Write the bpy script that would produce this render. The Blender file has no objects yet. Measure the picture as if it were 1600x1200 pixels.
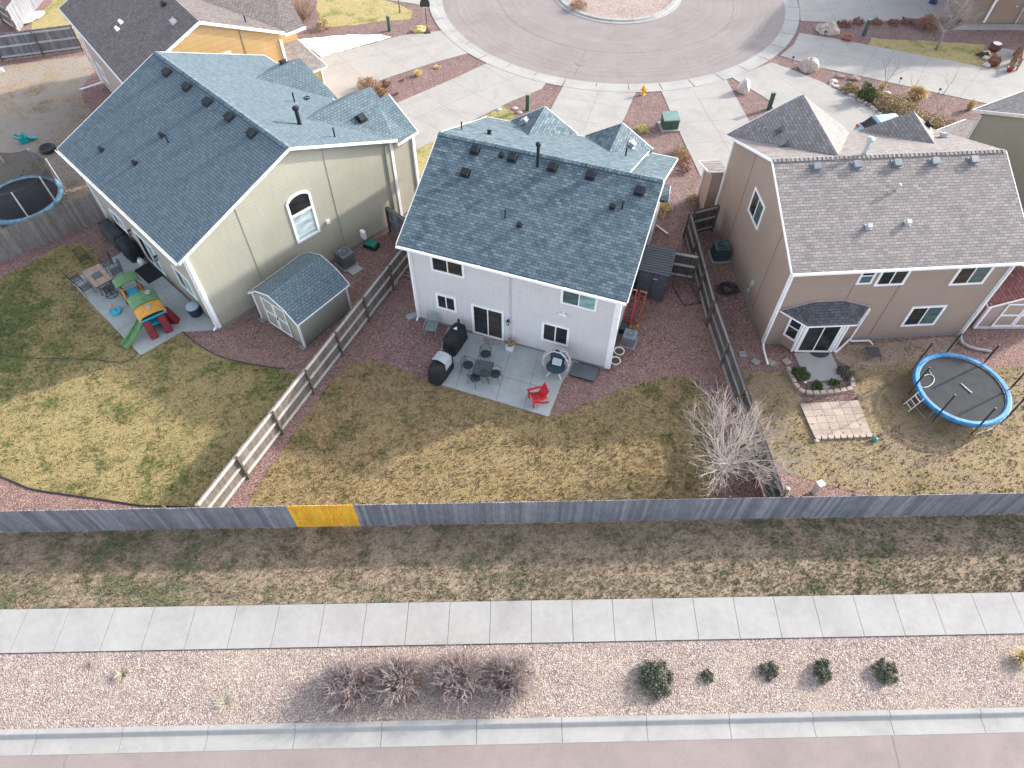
import bpy, math, random
from mathutils import Vector, Matrix
random.seed(7)
R_ = math.radians
scene = bpy.context.scene
COL = scene.collection

# ---------------------------------------------------------------- camera
F_PX, CAM_H, PITCH, ROLL = 1090.0, 26.1, R_(52.7), R_(0.3)
fw = Vector((0, math.cos(PITCH), -math.sin(PITCH)))
up0 = Vector((0, math.sin(PITCH), math.cos(PITCH)))
rt0 = Vector((1, 0, 0))
RT = rt0 * math.cos(ROLL) + up0 * math.sin(ROLL)
UP = up0 * math.cos(ROLL) - rt0 * math.sin(ROLL)
cd = bpy.data.cameras.new('camera')
cam = bpy.data.objects.new('camera', cd)
COL.objects.link(cam)
m3 = Matrix((RT, UP, -fw)).transposed()
cam.matrix_world = Matrix.Translation((0, 0, CAM_H)) @ m3.to_4x4()
cd.sensor_fit = 'HORIZONTAL'
cd.sensor_width = 36.0
cd.lens = F_PX / 1600 * 36.0
cd.clip_start = 0.1
cd.clip_end = 2000
scene.camera = cam

def G(x, y, z=0.0):
    """survey helper: where the sight line of a photo point meets the level z"""
    d = RT * ((x - 800) / F_PX) - UP * ((y - 600) / F_PX) + fw
    t = (z - CAM_H) / d.z
    return Vector((d.x * t, d.y * t, z))

# ---------------------------------------------------------------- world, sun, exposure
SUN_EL, SUN_AZ = R_(23.2), R_(63.4)      # azimuth from +Y towards +X
w = bpy.data.worlds.new('World')
scene.world = w
w.use_nodes = True
nt = w.node_tree
bg = nt.nodes['Background']
sky = nt.nodes.new('ShaderNodeTexSky')
sky.sky_type = 'NISHITA'
sky.sun_disc = False
sky.sun_elevation = SUN_EL
sky.sun_rotation = SUN_AZ
sky.altitude = 1900
sky.air_density = 0.7
sky.dust_density = 8.0
sky.ozone_density = 1.0
hz = nt.nodes.new('ShaderNodeHueSaturation')       # thin high cloud: a whiter sky
hz.inputs['Saturation'].default_value = 0.45
nt.links.new(sky.outputs[0], hz.inputs['Color'])
nt.links.new(hz.outputs[0], bg.inputs[0])
bg.inputs[1].default_value = 0.14
sl = bpy.data.lights.new('sun', 'SUN')
sl.energy = 1.38
sl.angle = R_(1.5)
sl.color = (1.0, 0.92, 0.81)
so = bpy.data.objects.new('sun', sl)
COL.objects.link(so)
sd = Vector((math.sin(SUN_AZ) * math.cos(SUN_EL), math.cos(SUN_AZ) * math.cos(SUN_EL), math.sin(SUN_EL)))
so.rotation_euler = sd.to_track_quat('Z', 'Y').to_euler()
so.location = (60, 60, 60)
scene.view_settings.view_transform = 'Standard'
scene.view_settings.look = 'None'
scene.view_settings.exposure = 2.12
scene.view_settings.gamma = 1.0
scene.cycles.max_bounces = 6
scene.cycles.diffuse_bounces = 3
scene.cycles.transparent_max_bounces = 8

# ---------------------------------------------------------------- node materials
MATS = {}
def newmat(name):
    m = bpy.data.materials.new(name)
    m.use_nodes = True
    return m, m.node_tree, m.node_tree.nodes['Principled BSDF']

def nd(t, typ, ins=None, **props):
    n = t.nodes.new('ShaderNode' + typ)
    for k, v in props.items():
        setattr(n, k, v)
    for k, v in (ins or {}).items():
        if hasattr(v, 'is_output') or isinstance(v, bpy.types.NodeSocket):
            t.links.new(v, n.inputs[k])
        else:
            n.inputs[k].default_value = v
    return n

def c4(c):
    return (c[0], c[1], c[2], 1.0)

def ramp(t, fac, stops, interp='LINEAR'):
    r = t.nodes.new('ShaderNodeValToRGB')
    r.color_ramp.interpolation = interp
    el = r.color_ramp.elements
    while len(el) < len(stops):
        el.new(0.5)
    for e, (p, c) in zip(el, stops):
        e.position = p
        e.color = c4(c)
    t.links.new(fac, r.inputs[0])
    return r.outputs[0]

def mix(t, fac, a, b, mode='MIX'):
    n = t.nodes.new('ShaderNodeMix')
    n.data_type = 'RGBA'
    n.blend_type = mode
    for i, v in ((0, fac), (6, a), (7, b)):
        if isinstance(v, bpy.types.NodeSocket):
            t.links.new(v, n.inputs[i])
        else:
            n.inputs[i].default_value = v if i == 0 else c4(v)
    return n.outputs[2]

def math_(t, op, a, b=0.0, clamp=False):
    n = t.nodes.new('ShaderNodeMath')
    n.operation = op
    n.use_clamp = clamp
    for i, v in ((0, a), (1, b)):
        if isinstance(v, bpy.types.NodeSocket):
            t.links.new(v, n.inputs[i])
        else:
            n.inputs[i].default_value = v
    return n.outputs[0]

def objco(t, scale=None):
    tc = t.nodes.new('ShaderNodeTexCoord')
    if scale:
        mp = nd(t, 'Mapping', {0: tc.outputs['Object']})
        mp.inputs['Scale'].default_value = scale
        return mp.outputs[0]
    return tc.outputs['Object']

def noise_(t, co, scale, detail=3, rough=0.55, dist=0.0):
    return nd(t, 'TexNoise', {'Vector': co, 'Scale': scale, 'Detail': detail, 'Roughness': rough, 'Distortion': dist})

def bump_(t, bs, height, strength, dist=0.02):
    b = nd(t, 'Bump', {'Height': height, 'Strength': strength, 'Distance': dist})
    t.links.new(b.outputs[0], bs.inputs['Normal'])

def plain(name, c, rough=0.55, var=0.12, scale=3.0, bump=0.0, bscale=40.0, metal=0.0, spec=0.5, stretch=None):
    """one colour with soft wear: two noises vary the tone, a third one roughens it"""
    if name in MATS:
        return MATS[name]
    m, t, bs = newmat(name)
    co = objco(t, stretch)
    n1 = noise_(t, co, scale, 4)
    n2 = noise_(t, co, scale * 9, 3)
    dark = tuple(x * (1 - var * 1.6) for x in c)
    light = tuple(min(1, x * (1 + var)) for x in c)
    a = ramp(t, n1.outputs[0], [(0.3, dark), (0.7, light)])
    b = ramp(t, n2.outputs[0], [(0.3, (1 - var * .7,) * 3), (0.7, (1, 1, 1))])
    t.links.new(mix(t, 1.0, a, b, 'MULTIPLY'), bs.inputs['Base Color'])
    bs.inputs['Roughness'].default_value = rough
    bs.inputs['Metallic'].default_value = metal
    bs.inputs['Specular IOR Level'].default_value = spec
    if bump:
        n3 = noise_(t, co, bscale, 3)
        bump_(t, bs, n3.outputs[0], bump, 0.01)
    MATS[name] = m
    return m

def siding(name, c, step=0.19):
    if name in MATS:
        return MATS[name]
    m, t, bs = newmat(name)
    co = objco(t)
    sx = nd(t, 'SeparateXYZ', {0: co})
    fr = math_(t, 'FRACT', math_(t, 'DIVIDE', sx.outputs[2], step))
    line = ramp(t, fr, [(0.0, (.80, .80, .80)), (0.10, (.90, .90, .90)), (0.16, (1, 1, 1)), (1.0, (.98, .98, .98))])
    row = math_(t, 'FLOOR', math_(t, 'DIVIDE', sx.outputs[2], step))
    wn = nd(t, 'TexWhiteNoise', {'W': row}, noise_dimensions='1D')
    rowc = ramp(t, wn.outputs[0], [(0, (.975,) * 3), (1, (1, 1, 1))])
    n1 = noise_(t, co, 0.7, 4)
    st = nd(t, 'Mapping', {0: co}); st.inputs['Scale'].default_value = (6, 6, .5)
    n2 = noise_(t, st.outputs[0], 1.5, 4)
    a = ramp(t, n1.outputs[0], [(0.3, tuple(x * .92 for x in c)), (0.7, c)])
    b = ramp(t, n2.outputs[0], [(0.3, (.93, .93, .92)), (0.65, (1, 1, 1))])
    cc = mix(t, 1, mix(t, 1, mix(t, 1, a, b, 'MULTIPLY'), line, 'MULTIPLY'), rowc, 'MULTIPLY')
    t.links.new(cc, bs.inputs['Base Color'])
    bs.inputs['Roughness'].default_value = 0.62
    bump_(t, bs, fr, 0.3, -0.012)
    MATS[name] = m
    return m

def shingle(name, c1, c2, mort, row=0.143, wid=0.30, big=(.94, 1.0), tone=.22):
    if name in MATS:
        return MATS[name]
    m, t, bs = newmat(name)
    uv = t.nodes.new('ShaderNodeUVMap')
    def brick(w_, off, a, b, mo, ms):
        n = t.nodes.new('ShaderNodeTexBrick')
        n.offset = off
        n.squash = 1.0
        t.links.new(uv.outputs[0], n.inputs['Vector'])
        for k, v in (('Scale', 1.0), ('Brick Width', w_), ('Row Height', row), ('Mortar Size', ms), ('Mortar Smooth', .35), ('Bias', 0.0)):
            n.inputs[k].default_value = v
        n.inputs['Color1'].default_value = c4(a)
        n.inputs['Color2'].default_value = c4(b)
        n.inputs['Mortar'].default_value = c4(mo)
        return n
    b1 = brick(wid, 0.43, c1, c2, mort, 0.012)
    b2 = brick(wid * .62, 0.37, (1 - tone, 1 - tone, 1 - tone), (1 + tone * .5,) * 3, (1, 1, 1), 0.0)
    n1 = noise_(t, uv.outputs[0], 0.55, 4)
    n2 = noise_(t, uv.outputs[0], 60, 2)
    st = nd(t, 'Mapping', {0: uv.outputs[0]}); st.inputs['Scale'].default_value = (2.2, .35, 1)
    n4 = noise_(t, st.outputs[0], 1.0, 3)
    a = mix(t, 1, b1.outputs[0], b2.outputs[0], 'MULTIPLY')
    a = mix(t, 1, a, ramp(t, n1.outputs[0], [(0.3, (big[0],) * 3), (0.7, (big[1],) * 3)]), 'MULTIPLY')
    a = mix(t, 1, a, ramp(t, n4.outputs[0], [(0.35, (.96,) * 3), (0.65, (1,) * 3)]), 'MULTIPLY')
    a = mix(t, 1, a, ramp(t, n2.outputs[0], [(0.35, (.84,) * 3), (0.65, (1.08,) * 3)]), 'MULTIPLY')
    t.links.new(a, bs.inputs['Base Color'])
    bs.inputs['Roughness'].default_value = 0.9
    bs.inputs['Specular IOR Level'].default_value = 0.25
    sv = nd(t, 'SeparateXYZ', {0: uv.outputs[0]})
    fr = math_(t, 'FRACT', math_(t, 'DIVIDE', sv.outputs[1], row))
    h = math_(t, 'ADD', math_(t, 'MULTIPLY', fr, -0.6), math_(t, 'MULTIPLY', n2.outputs[0], 0.6))
    h = math_(t, 'SUBTRACT', h, math_(t, 'MULTIPLY', b1.outputs['Fac'], 0.4))
    bump_(t, bs, h, 0.55, 0.02)
    MATS[name] = m
    return m

def gravel(name, cols, scale=16, dirt=(.2, .15, .12), dirtamt=.25):
    if name in MATS:
        return MATS[name]
    m, t, bs = newmat(name)
    co = objco(t)
    wob = noise_(t, co, 7, 2)
    co2 = mix(t, 0.03, co, wob.outputs['Color'], 'ADD')
    vo = nd(t, 'TexVoronoi', {'Vector': co2, 'Scale': scale, 'Randomness': 1.0})
    vs = nd(t, 'TexVoronoi', {'Vector': co2, 'Scale': scale * 2.1, 'Randomness': 1.0})
    n = len(cols)
    sp = nd(t, 'SeparateColor', {0: vo.outputs['Color']})
    sp2 = nd(t, 'SeparateColor', {0: vs.outputs['Color']})
    a = ramp(t, sp.outputs[0], [(i / (n - 1), c) for i, c in enumerate(cols)], 'CONSTANT' if n > 6 else 'LINEAR')
    b = ramp(t, sp2.outputs[0], [(i / (n - 1), c) for i, c in enumerate(cols)])
    sel = math_(t, 'GREATER_THAN', sp.outputs[1], 0.62)
    a = mix(t, sel, a, b)
    val = ramp(t, sp.outputs[2], [(0, (.72,) * 3), (1, (1.16,) * 3)])
    a = mix(t, 1, a, val, 'MULTIPLY')
    gap = ramp(t, vo.outputs['Distance'], [(0.0, (1.06,) * 3), (0.35, (1,) * 3), (0.60, (.6,) * 3)])  # shade between stones put into the colour: darker away from each centre
    a = mix(t, 1, a, gap, 'MULTIPLY')
    nb = noise_(t, co, 0.45, 5)
    a = mix(t, math_(t, 'MULTIPLY', ramp(t, nb.outputs[0], [(0.42, (0, 0, 0)), (0.72, (1, 1, 1))]), dirtamt), a, dirt)
    nc = noise_(t, co, 1.7, 4)
    a = mix(t, 1, a, ramp(t, nc.outputs[0], [(0.3, (.88,) * 3), (0.7, (1.06,) * 3)]), 'MULTIPLY')
    t.links.new(a, bs.inputs['Base Color'])
    bs.inputs['Roughness'].default_value = 0.9
    bs.inputs['Specular IOR Level'].default_value = 0.2
    bump_(t, bs, math_(t, 'MULTIPLY', vo.outputs['Distance'], -1.0), 0.6, 0.04)
    MATS[name] = m
    return m

def lawn(name, straw, tan, green, dark, gbias=0.5, patch=1.0, dirt=None, dbias=.6, spots=()):
    if name in MATS:
        return MATS[name]
    m, t, bs = newmat(name)
    co = objco(t)
    n0 = noise_(t, co, 0.16, 3, .6)
    n1 = noise_(t, co, 0.75 * patch, 5, .68, .4)
    n2 = noise_(t, co, 5.5, 4, .7, .3)
    n3 = noise_(t, co, 26, 3, .7)
    n4 = noise_(t, co, 75, 2, .7)
    f = math_(t, 'ADD', math_(t, 'MULTIPLY', n1.outputs[0], 1.1), math_(t, 'MULTIPLY', n2.outputs[0], 0.62))
    f = math_(t, 'ADD', f, math_(t, 'MULTIPLY', n0.outputs[0], 0.55))
    f = math_(t, 'SUBTRACT', f, 0.655)
    for sx_, sy_, sr_, amt in spots:      # places where the turf is greener (+) or drier (-)
        mp = nd(t, 'Mapping', {0: co}); mp.inputs['Location'].default_value = (-sx_, -sy_, 0)
        ln_ = nd(t, 'VectorMath', {0: mp.outputs[0]}, operation='LENGTH')
        dd = math_(t, 'ADD', math_(t, 'DIVIDE', ln_.outputs[1], sr_), math_(t, 'MULTIPLY', n1.outputs[0], .8))
        fall = ramp(t, dd, [(.55, (1, 1, 1)), (1.0, (.0, .0, .0))])
        f = math_(t, 'ADD', f, math_(t, 'MULTIPLY', fall, amt))
    base = ramp(t, f, [(gbias - .24, tan), (gbias - .10, straw), (gbias + .02, tan), (gbias + .10, green), (gbias + .34, dark)])
    if dirt:
        n5 = noise_(t, co, 0.4, 5, .7, .5)
        base = mix(t, ramp(t, n5.outputs[0], [(dbias - .07, (0, 0, 0)), (dbias + .07, (1, 1, 1))]), base, dirt)
    base = mix(t, 1, base, ramp(t, n3.outputs[0], [(0.30, (.60, .59, .56)), (0.5, (.97,) * 3), (0.70, (1.32, 1.33, 1.38))]), 'MULTIPLY')
    base = mix(t, 1, base, ramp(t, n4.outputs[0], [(0.28, (.68,) * 3), (0.72, (1.3,) * 3)]), 'MULTIPLY')
    t.links.new(base, bs.inputs['Base Color'])
    bs.inputs['Roughness'].default_value = 0.95
    bs.inputs['Specular IOR Level'].default_value = 0.15
    h = math_(t, 'ADD', math_(t, 'MULTIPLY', n2.outputs[0], 1.4), n3.outputs[0])
    bump_(t, bs, h, 0.9, 0.07)
    MATS[name] = m
    return m

def concrete(name, c, stain=.1):
    if name in MATS:
        return MATS[name]
    m, t, bs = newmat(name)
    co = objco(t)
    n1 = noise_(t, co, 0.6, 6, .6, .6)
    n2 = noise_(t, co, 4.0, 5, .65)
    n3 = noise_(t, co, 45, 3)
    a = ramp(t, n1.outputs[0], [(0.25, tuple(x * (1 - stain * 1.5) for x in c)), (0.5, tuple(x * (1 - stain * .4) for x in c)), (0.75, tuple(x * 1.04 for x in c))])
    a = mix(t, 1, a, ramp(t, n2.outputs[0], [(0.3, (1 - stain * .8,) * 3), (0.65, (1, 1, 1))]), 'MULTIPLY')
    a = mix(t, 1, a, ramp(t, n3.outputs[0], [(0.3, (.9,) * 3), (0.7, (1.03,) * 3)]), 'MULTIPLY')
    t.links.new(a, bs.inputs['Base Color'])
    bs.inputs['Roughness'].default_value = 0.85
    bs.inputs['Specular IOR Level'].default_value = 0.3
    bump_(t, bs, n3.outputs[0], 0.15, 0.01)
    MATS[name] = m
    return m

def asphalt(name, c, center=None):
    m, t, bs = newmat(name)
    co = objco(t)
    n1 = noise_(t, co, 0.35, 5, .6, .8)
    n2 = noise_(t, co, 3.0, 4, .65)
    n3 = noise_(t, co, 70, 3, .8)
    a = ramp(t, n1.outputs[0], [(0.3, tuple(x * .86 for x in c)), (0.7, tuple(x * 1.06 for x in c))])
    a = mix(t, 1, a, ramp(t, n2.outputs[0], [(0.3, (.93,) * 3), (0.7, (1.03,) * 3)]), 'MULTIPLY')
    a = mix(t, 1, a, ramp(t, n3.outputs[0], [(0.3, (.76,) * 3), (0.7, (1.18,) * 3)]), 'MULTIPLY')
    if center:   # worn tyre arcs round the turning circle
        mp = nd(t, 'Mapping', {0: co}); mp.inputs['Location'].default_value = (-center[0], -center[1], 0)
        ln = nd(t, 'VectorMath', {0: mp.outputs[0]}, operation='LENGTH')
        wb = math_(t, 'ADD', ln.outputs[1], math_(t, 'MULTIPLY', noise_(t, co, .5, 2).outputs[0], .9))
        s = nd(t, 'CombineXYZ', {0: wb})
        n5 = noise_(t, s.outputs[0], 2.2, 4, .7)
        a = mix(t, 1, a, ramp(t, n5.outputs[0], [(0.36, (.91,) * 3), (0.6, (1.02,) * 3)]), 'MULTIPLY')
    t.links.new(a, bs.inputs['Base Color'])
    bs.inputs['Roughness'].default_value = 0.9
    bs.inputs['Specular IOR Level'].default_value = 0.25
    bump_(t, bs, n3.outputs[0], 0.25, 0.01)
    return m

def boards(name, cols, along=(1, 1, 1)):
    """weathered boards: each board carries its own random number in the uv map"""
    if name in MATS:
        return MATS[name]
    m, t, bs = newmat(name)
    uv = t.nodes.new('ShaderNodeUVMap')
    sx = nd(t, 'SeparateXYZ', {0: uv.outputs[0]})
    a = ramp(t, sx.outputs[0], [(i / (len(cols) - 1), c) for i, c in enumerate(cols)])
    mp = nd(t, 'Mapping', {0: objco(t)}); mp.inputs['Scale'].default_value = (12, 12, 1.2)
    n1 = noise_(t, mp.outputs[0], 2.0, 5, .7)
    a = mix(t, 1, a, ramp(t, n1.outputs[0], [(0.3, (.68,) * 3), (0.7, (1.18,) * 3)]), 'MULTIPLY')
    n2 = noise_(t, objco(t), 1.1, 4)
    a = mix(t, 1, a, ramp(t, n2.outputs[0], [(0.3, (.82,) * 3), (0.7, (1.08,) * 3)]), 'MULTIPLY')
    t.links.new(a, bs.inputs['Base Color'])
    bs.inputs['Roughness'].default_value = 0.85
    bs.inputs['Specular IOR Level'].default_value = 0.2
    MATS[name] = m
    return m

def glass(name, c, rough=.08):
    if name in MATS:
        return MATS[name]
    m, t, bs = newmat(name)
    mp = nd(t, 'Mapping', {0: objco(t)}); mp.inputs['Scale'].default_value = (.8, .8, 3)
    n1 = noise_(t, mp.outputs[0], 1.3, 2)
    t.links.new(ramp(t, n1.outputs[0], [(0.35, tuple(x * .6 for x in c)), (0.7, tuple(x * 1.2 for x in c))]), bs.inputs['Base Color'])
    bs.inputs['Roughness'].default_value = rough
    bs.inputs['IOR'].default_value = 1.5
    MATS[name] = m
    return m

# ---------------------------------------------------------------- mesh building
class MB:
    def __init__(s, M=None):
        s.v, s.f, s.uv, s.mi = [], [], [], []
        s.M = M
    def pt(s, p):
        p = Vector(p)
        if s.M is not None:
            p = s.M @ p
        s.v.append(p)
        return len(s.v) - 1
    def face(s, pts, uv=None, mi=0):
        ids = [s.pt(p) for p in pts]
        s.f.append(ids)
        if uv is None:
            s.uv.append([(p[0], p[1]) for p in pts])
        elif isinstance(uv, tuple):
            s.uv.append([uv] * len(pts))
        else:
            s.uv.append(uv)
        s.mi.append(mi)
    def hexa(s, b, t_, uv=None, mi=0):
        """solid from a bottom ring and a top ring of equal length"""
        n = len(b)
        s.face(list(reversed(b)), uv, mi)
        s.face(t_, uv, mi)
        for i in range(n):
            j = (i + 1) % n
            s.face([b[i], b[j], t_[j], t_[i]], uv, mi)
    def box(s, c, size, rz=0.0, uv=None, mi=0, M=None):
        x, y, z = size[0] / 2, size[1] / 2, size[2] / 2
        ca, sa = math.cos(rz), math.sin(rz)
        def q(a, b, d):
            p = Vector((a, b, d))
            if M is not None:
                p = M @ p
            return (c[0] + p.x * ca - p.y * sa, c[1] + p.x * sa + p.y * ca, c[2] + p.z)
        s.hexa([q(-x, -y, -z), q(x, -y, -z), q(x, y, -z), q(-x, y, -z)], [q(-x, -y, z), q(x, -y, z), q(x, y, z), q(-x, y, z)], uv, mi)
    def beam(s, p0, p1, w_, h, up=(0, 0, 1), uv=None, mi=0):
        p0, p1 = Vector(p0), Vector(p1)
        d = (p1 - p0).normalized()
        u_ = Vector(up)
        a = d.cross(u_)
        if a.length < 1e-4:
            a = d.cross(Vector((0, 1, 0)))
        a.normalize()
        b = a.cross(d).normalized()
        a, b = a * w_ / 2, b * h / 2
        s.hexa([p0 - a - b, p0 + a - b, p0 + a + b, p0 - a + b], [p1 - a - b, p1 + a - b, p1 + a + b, p1 - a + b], uv, mi)
    def prism(s, poly, z0, z1, uv=None, mi=0):
        s.hexa([(p[0], p[1], z0) for p in poly], [(p[0], p[1], z1) for p in poly], uv, mi)
    def extr(s, poly3, vec, uv=None, mi=0):
        v_ = Vector(vec)
        s.hexa([Vector(p) for p in poly3], [Vector(p) + v_ for p in poly3], uv, mi)
    def tube(s, pts, r, n=6, r1=None, cap=True, mi=0, uv=None):
        pts = [Vector(p) for p in pts]
        L = len(pts)
        rs = r if isinstance(r, (list, tuple)) else [r + ((r1 if r1 is not None else r) - r) * i / max(1, L - 1) for i in range(L)]
        rings, prev = [], None
        for i, p in enumerate(pts):
            d = (pts[min(i + 1, L - 1)] - pts[max(i - 1, 0)])
            if d.length < 1e-7:
                d = Vector((0, 0, 1))
            d.normalize()
            ref = prev if prev is not None else (Vector((0, 0, 1)) if abs(d.z) < .9 else Vector((1, 0, 0)))
            a = ref - d * ref.dot(d)
            if a.length < 1e-4:
                a = Vector((1, 0, 0)) - d * d.x
                if a.length < 1e-4:
                    a = Vector((0, 1, 0))
            a.normalize()
            prev = a
            b = d.cross(a)
            rings.append([s.pt(p + (a * math.cos(2 * math.pi * k / n) + b * math.sin(2 * math.pi * k / n)) * rs[i]) for k in range(n)])
        u_ = uv or (0, 0)
        for i in range(L - 1):
            for k in range(n):
                j = (k + 1) % n
                s.f.append([rings[i][k], rings[i][j], rings[i + 1][j], rings[i + 1][k]])
                s.uv.append([u_] * 4); s.mi.append(mi)
        if cap:
            s.f.append(list(reversed(rings[0]))); s.uv.append([u_] * n); s.mi.append(mi)
            s.f.append(rings[-1][:]); s.uv.append([u_] * n); s.mi.append(mi)
    def ring(s, c, R, r, n=24, m=6, sy=1.0, normal=None, mi=0, a0=0, a1=2 * math.pi):
        full = abs(a1 - a0 - 2 * math.pi) < 1e-6
        pts = []
        Q = Vector(normal or (0, 0, 1)).to_track_quat('Z', 'Y') if normal else None
        for k in range(n + 1):
            a = a0 + (a1 - a0) * k / n
            p = Vector((R * math.cos(a), R * sy * math.sin(a), 0))
            if Q:
                p = Q @ p
            pts.append(Vector(c) + p)
        s.tube(pts, r, m, cap=not full, mi=mi)
    def lathe(s, prof, c=(0, 0, 0), n=16, mi=0, sx=1.0, sy=1.0):
        rings = []
        for r, z in prof:
            rings.append([s.pt((c[0] + r * sx * math.cos(2 * math.pi * k / n), c[1] + r * sy * math.sin(2 * math.pi * k / n), c[2] + z)) for k in range(n)])
        for i in range(len(prof) - 1):
            for k in range(n):
                j = (k + 1) % n
                s.f.append([rings[i][k], rings[i][j], rings[i + 1][j], rings[i + 1][k]])
                s.uv.append([(0, 0)] * 4); s.mi.append(mi)
        for ring_, rev in ((rings[0], True), (rings[-1], False)):
            s.f.append(list(reversed(ring_)) if rev else ring_[:]); s.uv.append([(0, 0)] * n); s.mi.append(mi)
    def build(s, name, mat, parent=None, smooth=False, bevel=0.0):
        me = bpy.data.meshes.new(name)
        me.from_pydata([tuple(p) for p in s.v], [], s.f)
        uvl = me.uv_layers.new(name='UVMap')
        i = 0
        data = []
        for f in s.uv:
            for q in f:
                data += [q[0], q[1]]
        uvl.data.foreach_set('uv', data)
        mats = mat if isinstance(mat, (list, tuple)) else [mat]
        for m_ in mats:
            me.materials.append(m_)
        if len(mats) > 1:
            me.polygons.foreach_set('material_index', s.mi)
        if smooth:
            me.polygons.foreach_set('use_smooth', [True] * len(me.polygons))
        me.update()
        o = bpy.data.objects.new(name, me)
        COL.objects.link(o)
        if parent is not None:
            o.parent = parent
        if bevel:
            b = o.modifiers.new('bevel', 'BEVEL')
            b.width = bevel
            b.segments = 2
            b.limit_method = 'ANGLE'
            wl = o.modifiers.new('weld', 'WELD')
            wl.merge_threshold = 0.0005
            o.modifiers.move(1, 0)
        return o

def tag(o, label, cat, group=None, kind=None):
    if label: o['label'] = label
    if cat: o['category'] = cat
    if group: o['group'] = group
    if kind: o['kind'] = kind
    return o

def thing(name, label, cat, loc=(0, 0, 0), rz=0.0, group=None):
    o = bpy.data.objects.new(name, None)
    o.empty_display_size = 0.3
    COL.objects.link(o)
    o.location = loc
    o.rotation_euler = (0, 0, rz)
    return tag(o, label, cat, group)

def solo(name, mb, mat, label, cat, loc=(0, 0, 0), rz=0.0, group=None, smooth=False, bevel=0.0):
    o = mb.build(name, mat, None, smooth, bevel)
    o.location = loc
    o.rotation_euler = (0, 0, rz)
    return tag(o, label, cat, group)

def struct(name, mb, mat, smooth=False, label=None):
    o = mb.build(name, mat, None, smooth)
    o['kind'] = 'structure'
    return o

def dup(root, loc, rz, label=None):
    r = root.copy(); COL.objects.link(r)
    r.location = loc
    r.rotation_euler = (0, 0, rz)
    if label: r['label'] = label
    for ch in list(root.children):
        c = ch.copy(); COL.objects.link(c); c.parent = r
        for g in ch.children:
            d = g.copy(); COL.objects.link(d); d.parent = c
    return r

def inpoly(x, y, poly):
    c = False
    n = len(poly)
    j = n - 1
    for i in range(n):
        xi, yi, xj, yj = poly[i][0], poly[i][1], poly[j][0], poly[j][1]
        if (yi > y) != (yj > y) and x < (xj - xi) * (y - yi) / (yj - yi) + xi:
            c = not c
        j = i
    return c

def heading(a, b):
    return math.atan2(b[1] - a[1], b[0] - a[0])

# ================================================================ SETTING
def pix(pts, z=0.0):
    return [G(x, y, z) for x, y in pts]

def natural(poly, step=.35, amp=.06, seed=1):
    """a traced outline cut finer and roughened, as grass edges are"""
    rnd = random.Random(seed)
    out = []
    n = len(poly)
    for i in range(n):
        a, b = Vector(poly[i]), Vector(poly[(i + 1) % n])
        L = (b - a).length
        k = max(1, int(L / step))
        if L > 60: k = 1
        for q in range(k):
            p = a.lerp(b, q / k)
            out.append(Vector((p.x + rnd.uniform(-amp, amp), p.y + rnd.uniform(-amp, amp), p.z)))
    return out

def sheet(name, poly, z, mat, joints=(), jw=.022):
    mb = MB()
    mb.face([(p[0], p[1], z) for p in poly])
    for a, b in joints:
        a, b = Vector(a), Vector(b)
        d = (b - a).normalized(); nrm = Vector((-d.y, d.x, 0)) * jw / 2
        mb.face([(a - nrm).xy.to_3d() + Vector((0, 0, z + .004)), (b - nrm).xy.to_3d() + Vector((0, 0, z + .004)), (b + nrm).xy.to_3d() + Vector((0, 0, z + .004)), (a + nrm).xy.to_3d() + Vector((0, 0, z + .004))], mi=1)
    for i, f in enumerate(mb.f):     # keep faces up
        pass
    return struct(name, mb, mat)

def slab(name, poly, z0, z1, mat, joints=(), jw=.022):
    mb = MB()
    P2 = [Vector((p[0], p[1])) for p in poly]
    area = sum(P2[i].x * P2[(i + 1) % len(P2)].y - P2[(i + 1) % len(P2)].x * P2[i].y for i in range(len(P2)))
    if area < 0:
        P2.reverse()
    mb.prism(P2, z0, z1)
    for a, b in joints:
        a, b = Vector((a[0], a[1], 0)), Vector((b[0], b[1], 0))
        d = (b - a).normalized(); nrm = Vector((-d.y, d.x, 0)) * jw / 2; up = Vector((0, 0, z1 + .003))
        mb.face([a - nrm + up, b - nrm + up, b + nrm + up, a + nrm + up], mi=1)
    return struct(name, mb, mat)

GRAV_DARK = gravel('yard gravel', [(.206, .125, .112), (.315, .180, .161), (.427, .255, .230), (.332, .221, .211), (.521, .345, .298), (.269, .180, .174), (.632, .442, .372)], 17, (.299, .207, .161), .3)
GRAV_FRONT = gravel('front gravel', [(.176, .106, .100), (.264, .155, .144), (.352, .229, .208), (.229, .171, .172), (.405, .294, .264), (.211, .147, .144), (.475, .375, .344)], 17, (.264, .188, .152), .3)
GRAV_STRIP = gravel('street gravel', [(.292, .218, .192), (.450, .334, .282), (.562, .448, .383), (.370, .310, .305), (.624, .552, .474), (.404, .310, .282), (.624, .605, .602)], 19, (.472, .391, .305), .35)
CONC = concrete('walk concrete', (.392, .386, .370), .14)
CONC_D = concrete('drive concrete', (.380, .367, .346), .12)
CONC_P = concrete('patio concrete', (.447, .486, .468), .14)
JOINT = plain('joint', (.20, .19, .185), .9)
LAWN_M = lawn('lawn main', (.371, .283, .147), (.298, .219, .117), (.194, .181, .075), (.103, .126, .049), .56)
LAWN_L = lawn('lawn left', (.394, .321, .152), (.305, .245, .112), (.179, .183, .068), (.080, .112, .040), .50, 1.0, spots=((-26, 23, 10, .17), (-22, 14, 6, -.10)))
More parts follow.
